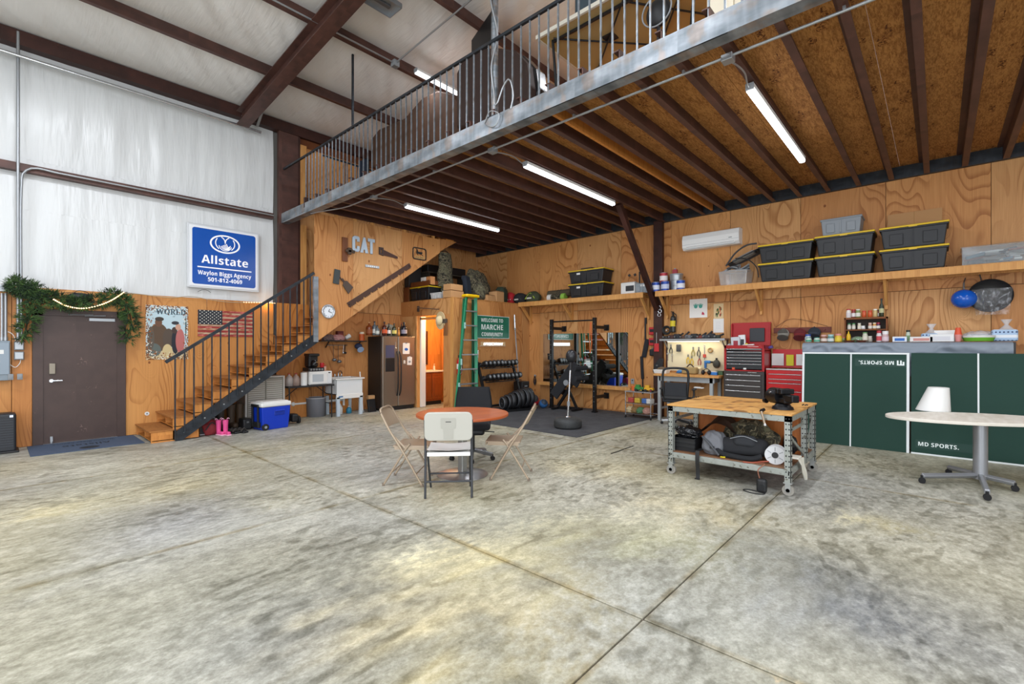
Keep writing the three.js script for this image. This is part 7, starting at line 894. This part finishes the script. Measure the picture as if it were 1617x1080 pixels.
// ================= steel rolling work cart with vise
const CX0 = 5.5, CX1 = 6.83, CZ0 = -2.43, CZ1 = -1.12, CH_ = .845;
{
  const t = thing('work_cart', 'square steel rack work cart on casters with worn wooden top', 'work cart', [(CX0 + CX1) / 2, 0, (CZ0 + CZ1) / 2]), W = CX1 - CX0, D = CZ1 - CZ0, GS = texmat(dtex(256, 256, (u, v, o) => { const n = fb(u * 12, v * 12, 4), s = sm(.66, .76, fb(u * 20 + 3, v * 20, 3)); o[0] = 138 + 26 * n - 50 * s; o[1] = 143 + 24 * n - 56 * s; o[2] = 136 + 24 * n - 60 * s; }), .5, .35, .7), WT = texmat(dtex(1024, 1024, (u, v, o) => { const n = fb(u * 3, v * 40, 3), m = fb(u * 6, v * 6, 3), d = sm(.62, .8, fb(u * 9 + 4, v * 9, 3)), k = n * .5 + m * .6; o[0] = 222 - 46 * k - 70 * d; o[1] = 178 - 60 * k - 60 * d; o[2] = 106 - 52 * k - 40 * d; }), .55, 0, 1.3);
  part(t, 'top_board', bx(W + .02, .02, D + .02, [0, CH_ - .01, 0], .003), WT); part(t, 'top_rail', [bx(W, .06, .04, [0, CH_ - .052, D / 2 - .02]), bx(W, .06, .04, [0, CH_ - .052, -D / 2 + .02]), bx(.04, .06, D, [W / 2 - .02, CH_ - .052, 0]), bx(.04, .06, D, [-W / 2 + .02, CH_ - .052, 0])], GS);
  const posts = [[-1, -1], [-1, 1], [1, -1], [1, 1], [.25, 1], [.25, -1]]; const hole = cylz(.0075, .004, null, 10), holex = cylx(.0075, .004, null, 10);
  for (const [sx, sz] of posts) { const x = sx * (W / 2 - .03), z = sz * (D / 2 - .03), y0 = Math.abs(sx) === 1 ? .13 : .2, h = CH_ - .02 - y0, p = part(t, 'post', [bx(.06, h, .006, [x, y0 + h / 2, z + sz * .027]), bx(.006, h, .06, [x + Math.sign(sx) * .027, y0 + h / 2, z]), bx(.006, h, .06, [x - Math.sign(sx) * .027, y0 + h / 2, z])], GS); const H = []; for (let i = 0; i < 12; i++) for (const q of [-.014, .014]) { H.push(hole.clone().translate(x + q, y0 + .06 + i * .055, z + sz * .031)); H.push(holex.clone().translate(x + Math.sign(sx) * .031, y0 + .06 + i * .055, z + q)); H.push(holex.clone().translate(x - Math.sign(sx) * .031, y0 + .06 + i * .055, z + q)); } const hm = part(p, 'slot_holes', H, BLACK); hm.userData.kind = 'stuff'; if (Math.abs(sx) === 1) { const cs = part(t, 'caster', [bx(.006, .09, .05, [x - .026, .085, z]), bx(.006, .09, .05, [x + .026, .085, z]), bx(.07, .012, .08, [x, .13, z])], col(0x9a9c98, .45, .4)); part(cs, 'wheel', cylx(.055, .036, [x, .055, z], 26), col(0x8d8980, .6)); part(cs, 'axle', cylx(.02, .058, [x, .055, z], 14), col(0x3c3c3a, .5)); } }
  part(t, 'lower_rail', [bx(W, .07, .035, [0, .235, D / 2 - .02], .012), bx(W, .07, .035, [0, .235, -D / 2 + .02], .012), bx(.035, .07, D, [W / 2 - .02, .235, 0], .012), bx(.035, .07, D, [-W / 2 + .02, .235, 0], .012)], GS); part(t, 'lower_board', bx(W - .06, .016, D - .06, [0, .27, 0]), col(0x7d5638, .7)); part(t, 'divider_board', bx(.018, .52, D - .12, [.25 * (W / 2), .54, 0]), texmat(PINET, .6, 0, 1.4, { color: 0xd6ac80 }));
  for (const sz of [-1, 1]) { const z = sz * (D / 2 - .03); part(t, 'diagonal_brace', sbar([-W / 2 + .05, .62, z], [.12, .3, z], .03, .012), GS); part(t, 'diagonal_brace', sbar([W / 2 - .05, .66, z], [.22, .3, z], .03, .012), GS); part(t, 'side_bar', bx(W * .5, .035, .012, [-W * .22, .66, z]), GS); }
  // vise on the front edge
  const vp = X(1236, 646, 'y', CH_), v = thing('bench_vise', 'large black bench vise on work cart corner', 'vise', [vp.x, CH_ + .001, vp.z], dir(-.74, -.67) - Math.PI / 2 + .1), VK = col(0x17171a, .38, .5);
  part(v, 'base', [cyl(.1, .11, .03, [0, .015, 0], 28), cyl(.07, .09, .03, [0, .045, 0], 24)], VK); part(v, 'body', [cylx(.09, .16, [-.09, .14, 0], 28), rbx(.2, .07, .1, [.0, .1, 0], .02), sph(.088, [-.17, .14, 0], 24, 1, .5, 1)], VK); part(v, 'jaw', rbx(.05, .06, .16, [.0, .2, 0], .012), VK); part(v, 'moving_jaw', [rbx(.16, .08, .09, [.13, .13, 0], .015), rbx(.05, .06, .16, [.06, .2, 0], .012)], VK); part(v, 'screw_head', cylx(.03, .04, [-.24, .07, .04], 16), VK); part(v, 'bolt', cylz(.012, .02, [-.09, .18, .085], 10), CHROME);
  const h0 = X(1201, 645, 'y', CH_), hb = thing('vise_handle', 'steel vise handle hanging down from black vise', 'handle', [0, 0, 0]); const ha = X(1202, 652, 'x', CX0 - .06), hc = X(1208, 671, 'x', CX0 - .06); part(hb, 'rod', bar([ha.x, ha.y + .02, ha.z], [hc.x, hc.y, hc.z], .012, 12), col(0x9c8a76, .4, .6)); part(hb, 'knob', sph(.018, [hc.x, hc.y, hc.z], 12), CHROME); part(hb, 'pivot', bar([ha.x, ha.y + .02, ha.z], [ha.x + .06, ha.y + .03, ha.z + .01], .018, 12), VK);
}
{ // things on the lower shelf of the cart
  const Y = .279, on = (px, x) => { const p = X(px, 720, 'x', x); return [x, Y, p.z]; };
  { const t = thing('black_tool_crate', 'black slatted tool crate at cart left end', 'crate', on(1083, 5.72), RB); part(t, 'crate', [bx(.3, .02, .22, [0, .01, 0]), bx(.3, .15, .012, [0, .08, .11]), bx(.3, .15, .012, [0, .08, -.11]), bx(.012, .15, .22, [-.15, .08, 0]), bx(.012, .15, .22, [.15, .08, 0])], BLACK); for (let i = 0; i < 3; i++) part(t, 'slat', bx(.31, .018, .01, [0, .04 + i * .05, .12]), BLACKM); const c = thing('black_chain_saw_bag', 'glossy black plastic bag heaped on tool crate', 'bag', [5.74, Y + .157, on(1087, 5.72)[2]], RB); part(c, 'bag', blob(.15, .08, .1, [0, 0, 0], .35, 4, 21), col(0x17181b, .2)); part(c, 'nozzle', bar([-.12, .08, 0], [-.2, .1, .02], .02, 10), BLACK); }
  { const t = thing('hanging_strap', 'black webbing strap hanging off the cart shelf', 'strap', [0, 0, 0]); const a = X(1102, 712, 'x', CX0 - .012), b = X(1101, 757, 'x', CX0 - .012); part(t, 'webbing', grid(2, 14, (u, v) => [CX0 - .02 - .012 * Math.sin(v * 6), a.y + (b.y - a.y) * v, a.z + (u - .5) * .045], .004), BLACK); part(t, 'shelf_end', bx(.14, .004, .045, [CX0 + .05, a.y + .004, a.z]), BLACK); part(t, 'end_tab', bx(.012, .03, .05, [CX0 - .02, b.y, b.z]), BLACKM); }
  const bagp = (n, l, px, x, rx, ry, rz, m, seed) => { const t = thing(n, l, 'bag', on(px, x), RB); part(t, 'body', blob(rx, ry, rz, [0, 0, 0], .2, 2.8, seed), m); return t; };
  { const t = bagp('grey_life_vest', 'grey padded life vest folded on cart shelf', 1128, 5.72, .14, .17, .14, col(0x6a6c70, .9), 31); part(t, 'strap', tube([[-.1, .2, .1], [.0, .14, .16], [.1, .02, .15]], .014, 20), col(0x4a4c50, .8)); part(t, 'buckle', bx(.05, .03, .012, [.03, .1, .165]), BLACK); }
  { const t = thing('black_backpack', 'black padded backpack lying on cart shelf', 'backpack', on(1170, 5.74), RB); part(t, 'body', orient(rbx(.2, .56, .18, null, .08, 4), [-.26, .1, 0], [.28, .14, 0]), FABRIC); part(t, 'front_pocket', rbx(.24, .13, .1, [.06, .2, .06], .05, 4), col(0x2a2c30, .9)); part(t, 'shoulder_strap', tube([[-.26, .16, .06], [-.2, .06, .14], [0, .03, .16], [.16, .03, .14], [.24, .06, .1]], .03, 30), col(0x1d1e21, .95)); part(t, 'zip', tube([[-.08, .22, .12], [.06, .26, .12], [.2, .22, .11]], .004, 20), GREY); }
  { const t = thing('camo_ghillie_bundle', 'grassy brown camouflage bundle behind the backpack', 'camouflage', on(1185, 6.0), RB); part(t, 'bundle', blob(.3, .24, .12, [0, 0, 0], .2, 3, 33), CAMO()); const N = []; for (let i = 0; i < 260; i++) { const x = rr(-.28, .28), y = rr(.1, .3), z = rr(.04, .13), q = 1 - (x / .32) ** 2; N.push(bar([x, y * q + .02, z * q], [x + rr(-.04, .04), y * q + rr(.02, .1), z * q + rr(.0, .03)], .003, 4, .001)); } part(t, 'grass_fringe', N, col(0x5c4e2e, .9)).userData.kind = 'stuff'; }
  { const t = thing('brown_leather_hide', 'brown leather sheet draped over cart shelf things', 'leather', on(1130, 5.98), RB); part(t, 'sheet', grid(22, 16, (u, v) => { const x = (u - .5) * .6, f = fb(u * 4, v * 4, 3) - .5; return [x + .04, .12 + .3 * Math.exp(-((u - .55) ** 2) * 7) * (1 - v * .3) + f * .05, -.12 + v * .22]; }, .01), col(0x3c2b22, .6)); part(t, 'backing', bx(.4, .12, .1, [.02, .06, -.06]), DARKBROWN); }
  { const t = thing('cable_reel', 'white plastic cable reel standing on cart shelf', 'cable reel', on(1224, 5.62), RB + .1); part(t, 'drum', cylz(.05, .09, [0, .1, -.05], 20), col(0x8a4a3a, .6)); for (const z of [-.1, 0]) { const d = part(t, 'flange', cylz(.1, .008, [0, .1, z], 36), col(0xc9cacb, .5)); if (!z) { part(d, 'hub', cylz(.032, .012, [0, .1, .006], 20), BLACK); for (let i = 0; i < 6; i++) part(d, 'spoke_slot', bx(.006, .04, .004, null).translate(0, .064, .006).rotateZ(i * Math.PI / 3).translate(0, .1, 0), GREY); } } part(t, 'cable', tube([[.0, .03, -.04], [-.1, .02, .02], [-.22, .0, .06], [-.3, -.0, .08]], .008, 24), col(0x9c4a34, .6)); }
  { const t = thing('charger_puck', 'black corded charger standing on floor before cart', 'charger', FL(1203, 778), RB); part(t, 'body', rbx(.1, .15, .07, [0, .076, 0], .03), BLACK); part(t, 'dial', cylz(.035, .01, [.0, .06, .036], 18), BLACKM); part(t, 'cord', tube([[-.02, .14, 0], [-.03, .24, .02], [.02, .3, -.03], [-.06, .285, -.05]], .006, 24), col(0x8a5a44, .6)); part(t, 'floor_loop', tube([[-.04, .012, .02], [-.14, .008, .0], [-.17, .008, .05], [-.08, .008, .1], [.03, .008, .07], [.04, .012, .03]], .005, 36), BLACK); }
  { const t = thing('white_rag', 'white rag hanging off the side of cart shelf', 'rag', [0, 0, 0]), a = X(1262, 727, 'z', CZ1 + .02), b = X(1275, 757, 'z', CZ1 + .05); part(t, 'cloth', grid(12, 14, (u, v) => { const w = .16 * (1 - .55 * v), f = fb(u * 4, v * 3, 2) - .5; return [a.x + (b.x - a.x) * v + (u - .5) * w, a.y + .03 - (a.y + .03 - b.y) * v, CZ1 + .03 + .03 * f + .015 * Math.sin(u * 9)]; }, .004), col(0xd6d2c4, .9)); part(t, 'shelf_fold', rbx(.16, .02, .1, [a.x, a.y + .03, CZ1 - .02], .01), col(0xd6d2c4, .9)); }
  { const t = thing('black_cloth_heap', 'heap of black cloth at cart rear corner', 'cloth', [6.45, Y, -1.3]); part(t, 'heap', blob(.22, .15, .1, [0, 0, 0], .3, 3.5, 41), col(0x1d1c1c, .9)); part(t, 'strap', tube([[-.2, .06, .1], [0, .14, .1], [.18, .04, .1]], .008, 20), col(0x3a3836, .8)); }
  { const t = thing('yellow_clip', 'tiny yellow clip on the cart shelf edge', 'clip', on(1141, 5.56), RB); part(t, 'clip', bx(.05, .012, .02, [0, .007, 0], .004), col(0xd8c21e, .5)); part(t, 'jaw', bx(.02, .016, .024, [.02, .009, 0], .004), col(0xd8c21e, .5)); }
}
solo('floor_cable', 'short dark wire lying on concrete near gym mat', 'wire', tube([[965, 716], [975, 713], [988, 708], [1000, 704]].map(([x, y]) => G(x, y, .006)), .006, 24, 6), BLACK);
// ================= mezzanine furniture seen through the railing
{
  const M = (px, py, x) => X(px, py, 'x', x);
  { const xx = 5.3, a = M(588, 240, xx), b = M(737, 200, xx), t = thing('brown_sofa', 'large brown suede sofa on mezzanine behind railing', 'sofa', [xx, DECK + .006, 0], RB), SU = texmat(dtex(256, 256, (u, v, o) => { const n = fb(u * 5, v * 5, 4), s = fb(u * 40, v * 6, 2); const k = n * .7 + s * .3; o[0] = 58 + 40 * k; o[1] = 40 + 28 * k; o[2] = 28 + 20 * k; }), .95, 0, 1); const prof = [[588, 262], [588, 222], [600, 207], [640, 190], [668, 158], [692, 147], [716, 152], [733, 176], [738, 205], [738, 262]].map(([px, py]) => { const p = M(px, py, xx); return [p.z, Math.max(0, p.y - DECK)]; });
    part(t, 'back', ext(prof, .3, .03).translate(0, 0, -.3), SU); part(t, 'seat', rbx(a.z ? Math.abs(b.z - a.z) : 1.5, .42, .6, [(a.z + b.z) / 2, .22, -.62], .06), SU); for (const z of [a.z - .02, b.z + .02]) part(t, 'arm', rbx(.16, .58, .8, [z, .3, -.5], .06), SU); const n = thing('navy_blanket', 'navy blanket hanging at the brown sofa end', 'blanket', [xx - .05, DECK + .006, a.z - .25], RB); part(n, 'cloth', grid(12, 12, (u, v) => [(u - .5) * .26, 1.0 - v * .98, .03 * Math.sin(u * 12) + .04 * v], .02), col(0x1c2433, .9)); part(n, 'rack', [bx(.3, .03, .03, [0, 1.0, 0]), bx(.03, 1.0, .03, [-.13, .5, -.03]), bx(.03, 1.0, .03, [.13, .5, -.03])], BLACK); }
  { const xx = 5.0, t = thing('round_back_chair', 'large dark brown round backed chair with shiny black sides', 'chair', [xx, DECK + .006, 0], RB); const pr = [[724, 200], [724, 118], [734, 96], [756, 82], [784, 80], [812, 84], [830, 104], [835, 140], [832, 190]].map(([px, py]) => { const p = M(px, py, xx); return [p.z, Math.max(0, p.y - DECK)]; }); part(t, 'back', ext(pr, .12, .03).translate(0, 0, -.12), col(0x3a2a24, .7)); part(t, 'black_side', ext(pr.map(([x, y]) => [x, y * .99]), .2, .03).translate(.03, 0, -.36), col(0x15161c, .22)); part(t, 'seat', rbx(.6, .4, .6, [(pr[0][0] + pr[8][0]) / 2, .22, -.62], .08), col(0x2a2022, .6)); }
  { const xx = 5.15, a = M(735, 40, xx), b = M(796, 80, xx), t = thing('flat_screen', 'black flat screen hanging from mezzanine roof', 'television', [xx, (a.y + b.y) / 2, (a.z + b.z) / 2], RB - .35); const w = Math.abs(b.z - a.z) * 1.05; part(t, 'panel', rbx(w, .42, .05, [0, 0, 0], .01), BLACK); part(t, 'mount', bar([0, .2, -.03], [0, roofY(a.z) - (a.y + b.y) / 2, -.03], .02, 10), BLACK); }
  { const xx = 4.75, t = thing('beige_game_table', 'beige topped folding game table on mezzanine with black braces', 'game table', [0, 0, 0]); const y = 5.62, c = G(844, 58, y), z1 = c.z + 2.2; part(t, 'top', bx(1.4, .035, 2.2, [c.x + .75, y, c.z + 1.1], .006), col(0xb39a63, .8)); part(t, 'edge', [bx(.03, .05, 2.2, [c.x + .04, y, c.z + 1.1]), bx(1.4, .05, .03, [c.x + .75, y, c.z + .02])], col(0xd9d4c4, .5)); const lg = (x, z, x2, z2) => part(t, 'leg', bar([x, y - .02, z], [x2, DECK + .01, z2], .018, 10), BLACK); lg(c.x + .2, c.z + .15, c.x + .2, c.z + .25); lg(c.x + 1.3, c.z + .15, c.x + 1.3, c.z + .25); lg(c.x + .2, z1 - .15, c.x + .2, z1 - .25); lg(c.x + 1.3, z1 - .15, c.x + 1.3, z1 - .25); for (const [p, q] of [[[.15, .2], [1.2, 1.2]], [[1.2, .2], [.15, 1.2]], [[.15, 1.2], [1.2, 2.0]], [[1.2, 1.2], [.15, 2.0]]]) part(t, 'brace', bar([c.x + p[0], y - .04, c.z + p[1]], [c.x + q[0], y - .06, c.z + q[1]], .012, 8), BLACK); part(t, 'cross_rail', bx(.03, .03, 1.9, [c.x + .2, y - .04, c.z + 1.1]), BLACK); part(t, 'junction_plate', bx(.16, .012, .16, [c.x + .65, y - .025, c.z + .75]), BLACK);
    const b = M(950, 70, xx), g = thing('black_duffel_bag', 'long black bag lying under the game table', 'bag', [xx + .05, DECK + .006, b.z], RB); part(g, 'body', blob(.42, .17, .16, [0, 0, 0], .12, 2.5, 51), col(0x16171a, .45)); part(g, 'handle', tube([[-.2, .2, .1], [0, .3, .1], [.2, .2, .1]], .014, 20), BLACK); const l = M(1000, 50, 5.3), u = thing('lilac_bin', 'pale lilac plastic bin under the game table', 'storage bin', [5.35, DECK + .006, l.z - .3], RB); part(u, 'bin', frus(.9, .4, 1.0, .46, .5, .03), col(0xa8a4cc, .5)); part(u, 'lid', rbx(1.03, .03, .48, [0, .51, 0], .012), col(0xbab6d8, .5));
    const f = thing('black_fan', 'black pedestal fan head beside game table', 'fan', [4.7, DECK + .006, M(1040, 30, 4.7).z], RB); part(f, 'pole', bar([0, 0, 0], [0, .5, 0], .02, 10), BLACK); part(f, 'foot', cyl(.16, .17, .03, [0, .015, 0], 26), BLACK); part(f, 'head', sph(.15, [0, .58, 0], 22, 1, .9, .5), BLACK); part(f, 'guard', tor(.16, .008, [0, .58, .05], 28), GREY); const k = M(905, 20, 5.2), w = thing('blue_grey_case', 'blue grey equipment case standing on game table', 'case', [c.x + .5, y + .02, c.z + .55], .2); part(w, 'case', rbx(.4, .6, .3, [0, .3, 0], .03), col(0x3c4a52, .5)); part(w, 'handle', bx(.14, .03, .04, [0, .62, 0], .01), BLACK); for (const s of [-.1, .1]) part(w, 'latch', bx(.04, .05, .012, [s, .4, .155]), GALV); const cu = thing('white_cupboard', 'cream white cupboard standing at mezzanine railing', 'cupboard', [4.72, DECK + .006, -1.4], RB); part(cu, 'body', bx(.5, 1.0, .4, [0, .5, -.1], .006), CREAM); for (const s of [-1, 1]) part(cu, 'door', bx(.24, .9, .02, [s * .125, .5, .11], .004), CREAM); for (const s of [-1, 1]) part(cu, 'knob', sph(.014, [s * .03, .5, .13], 10), STEEL); }
}
// ================= conduits and boxes under the mezzanine and on the roof
{
  const y = 4.205, x = 4.53; const cond = thing('mezzanine_conduit', 'long steel conduit strapped under the mezzanine joists', 'conduit'); part(cond, 'pipe', [bar([x, y, 2.6], [x, y, -8.3], .013, 10), tube([[x, y, -8.28], [x - .06, y - .01, -8.5], [x - .26, y - .05, -8.8], [x - .36, y - .06, -9.1]], .013, 24), bar([BX - .02, 4.14, -9.08], [BX - .03, 4.13, -10.1], .013, 10)], GALV); for (let z = -7; z < 2; z += 1.29) part(cond, 'strap', bx(.05, .03, .02, [x, y + .015, z]), GALV);
  for (const [z, l] of [[-7.42, 'junction box feeding strip light by stair wall'], [-4.46, 'junction box feeding middle strip light'], [-1.43, 'junction box feeding strip light above green tables']]) { const t = thing('junction_box', l, 'junction box', [x, y - .02, z], 0, 'junction boxes on mezzanine conduit'); part(t, 'box', bx(.1, .06, .1, [0, 0, 0], .006), GALV); part(t, 'whip', tube([[.05, 0, 0], [.2, .02, .02], [.4, .03, .03], [.6, .01, 0], [.78, 0, 0]], .009, 24), GALV); }
  const c = thing('roof_conduit', 'steel conduit running along roof purlin to box', 'conduit'); const p0 = X(430, 0, 'z', -6.95), p1 = X(624, 100, 'z', -6.95); part(c, 'pipe', bar([-2, p1.y, -6.95], [p1.x, p1.y, -6.95], .014, 10), GALV); const q = X(742, 0, 'x', p1.x); part(c, 'branch', bar([p1.x, p1.y, -6.95], [p1.x, roofY(-1) - .05, -1], .014, 10), GALV);
  const b = thing('roof_junction_box', 'small grey junction box under the roof', 'junction box', [p1.x, p1.y, -6.95]); part(b, 'box', bx(.11, .1, .11, [0, -.01, 0], .006), GREY); part(b, 'cover', bx(.1, .006, .1, [0, -.063, 0]), GALV);
  const f = G(575, 2, 6.35), h = thing('roof_fixture', 'unlit galvanised roof light fixture above railing', 'ceiling light', [f.x, 6.4, f.z + .1]); part(h, 'tray', [bx(.9, .02, .3, [0, .03, 0]), bx(.9, .06, .01, [0, 0, .15]), bx(.9, .06, .01, [0, 0, -.15]), bx(.01, .06, .3, [.45, 0, 0]), bx(.01, .06, .3, [-.45, 0, 0])], GALV); part(h, 'socket_strip', bx(.6, .03, .06, [.05, .0, 0], .006), STEEL); for (const s of [-.4, .4]) part(h, 'hanger', bar([s, .04, 0], [s, roofY(f.z) - 6.2, 0], .005, 6), GALV);
}
renderer.render(scene, camera);
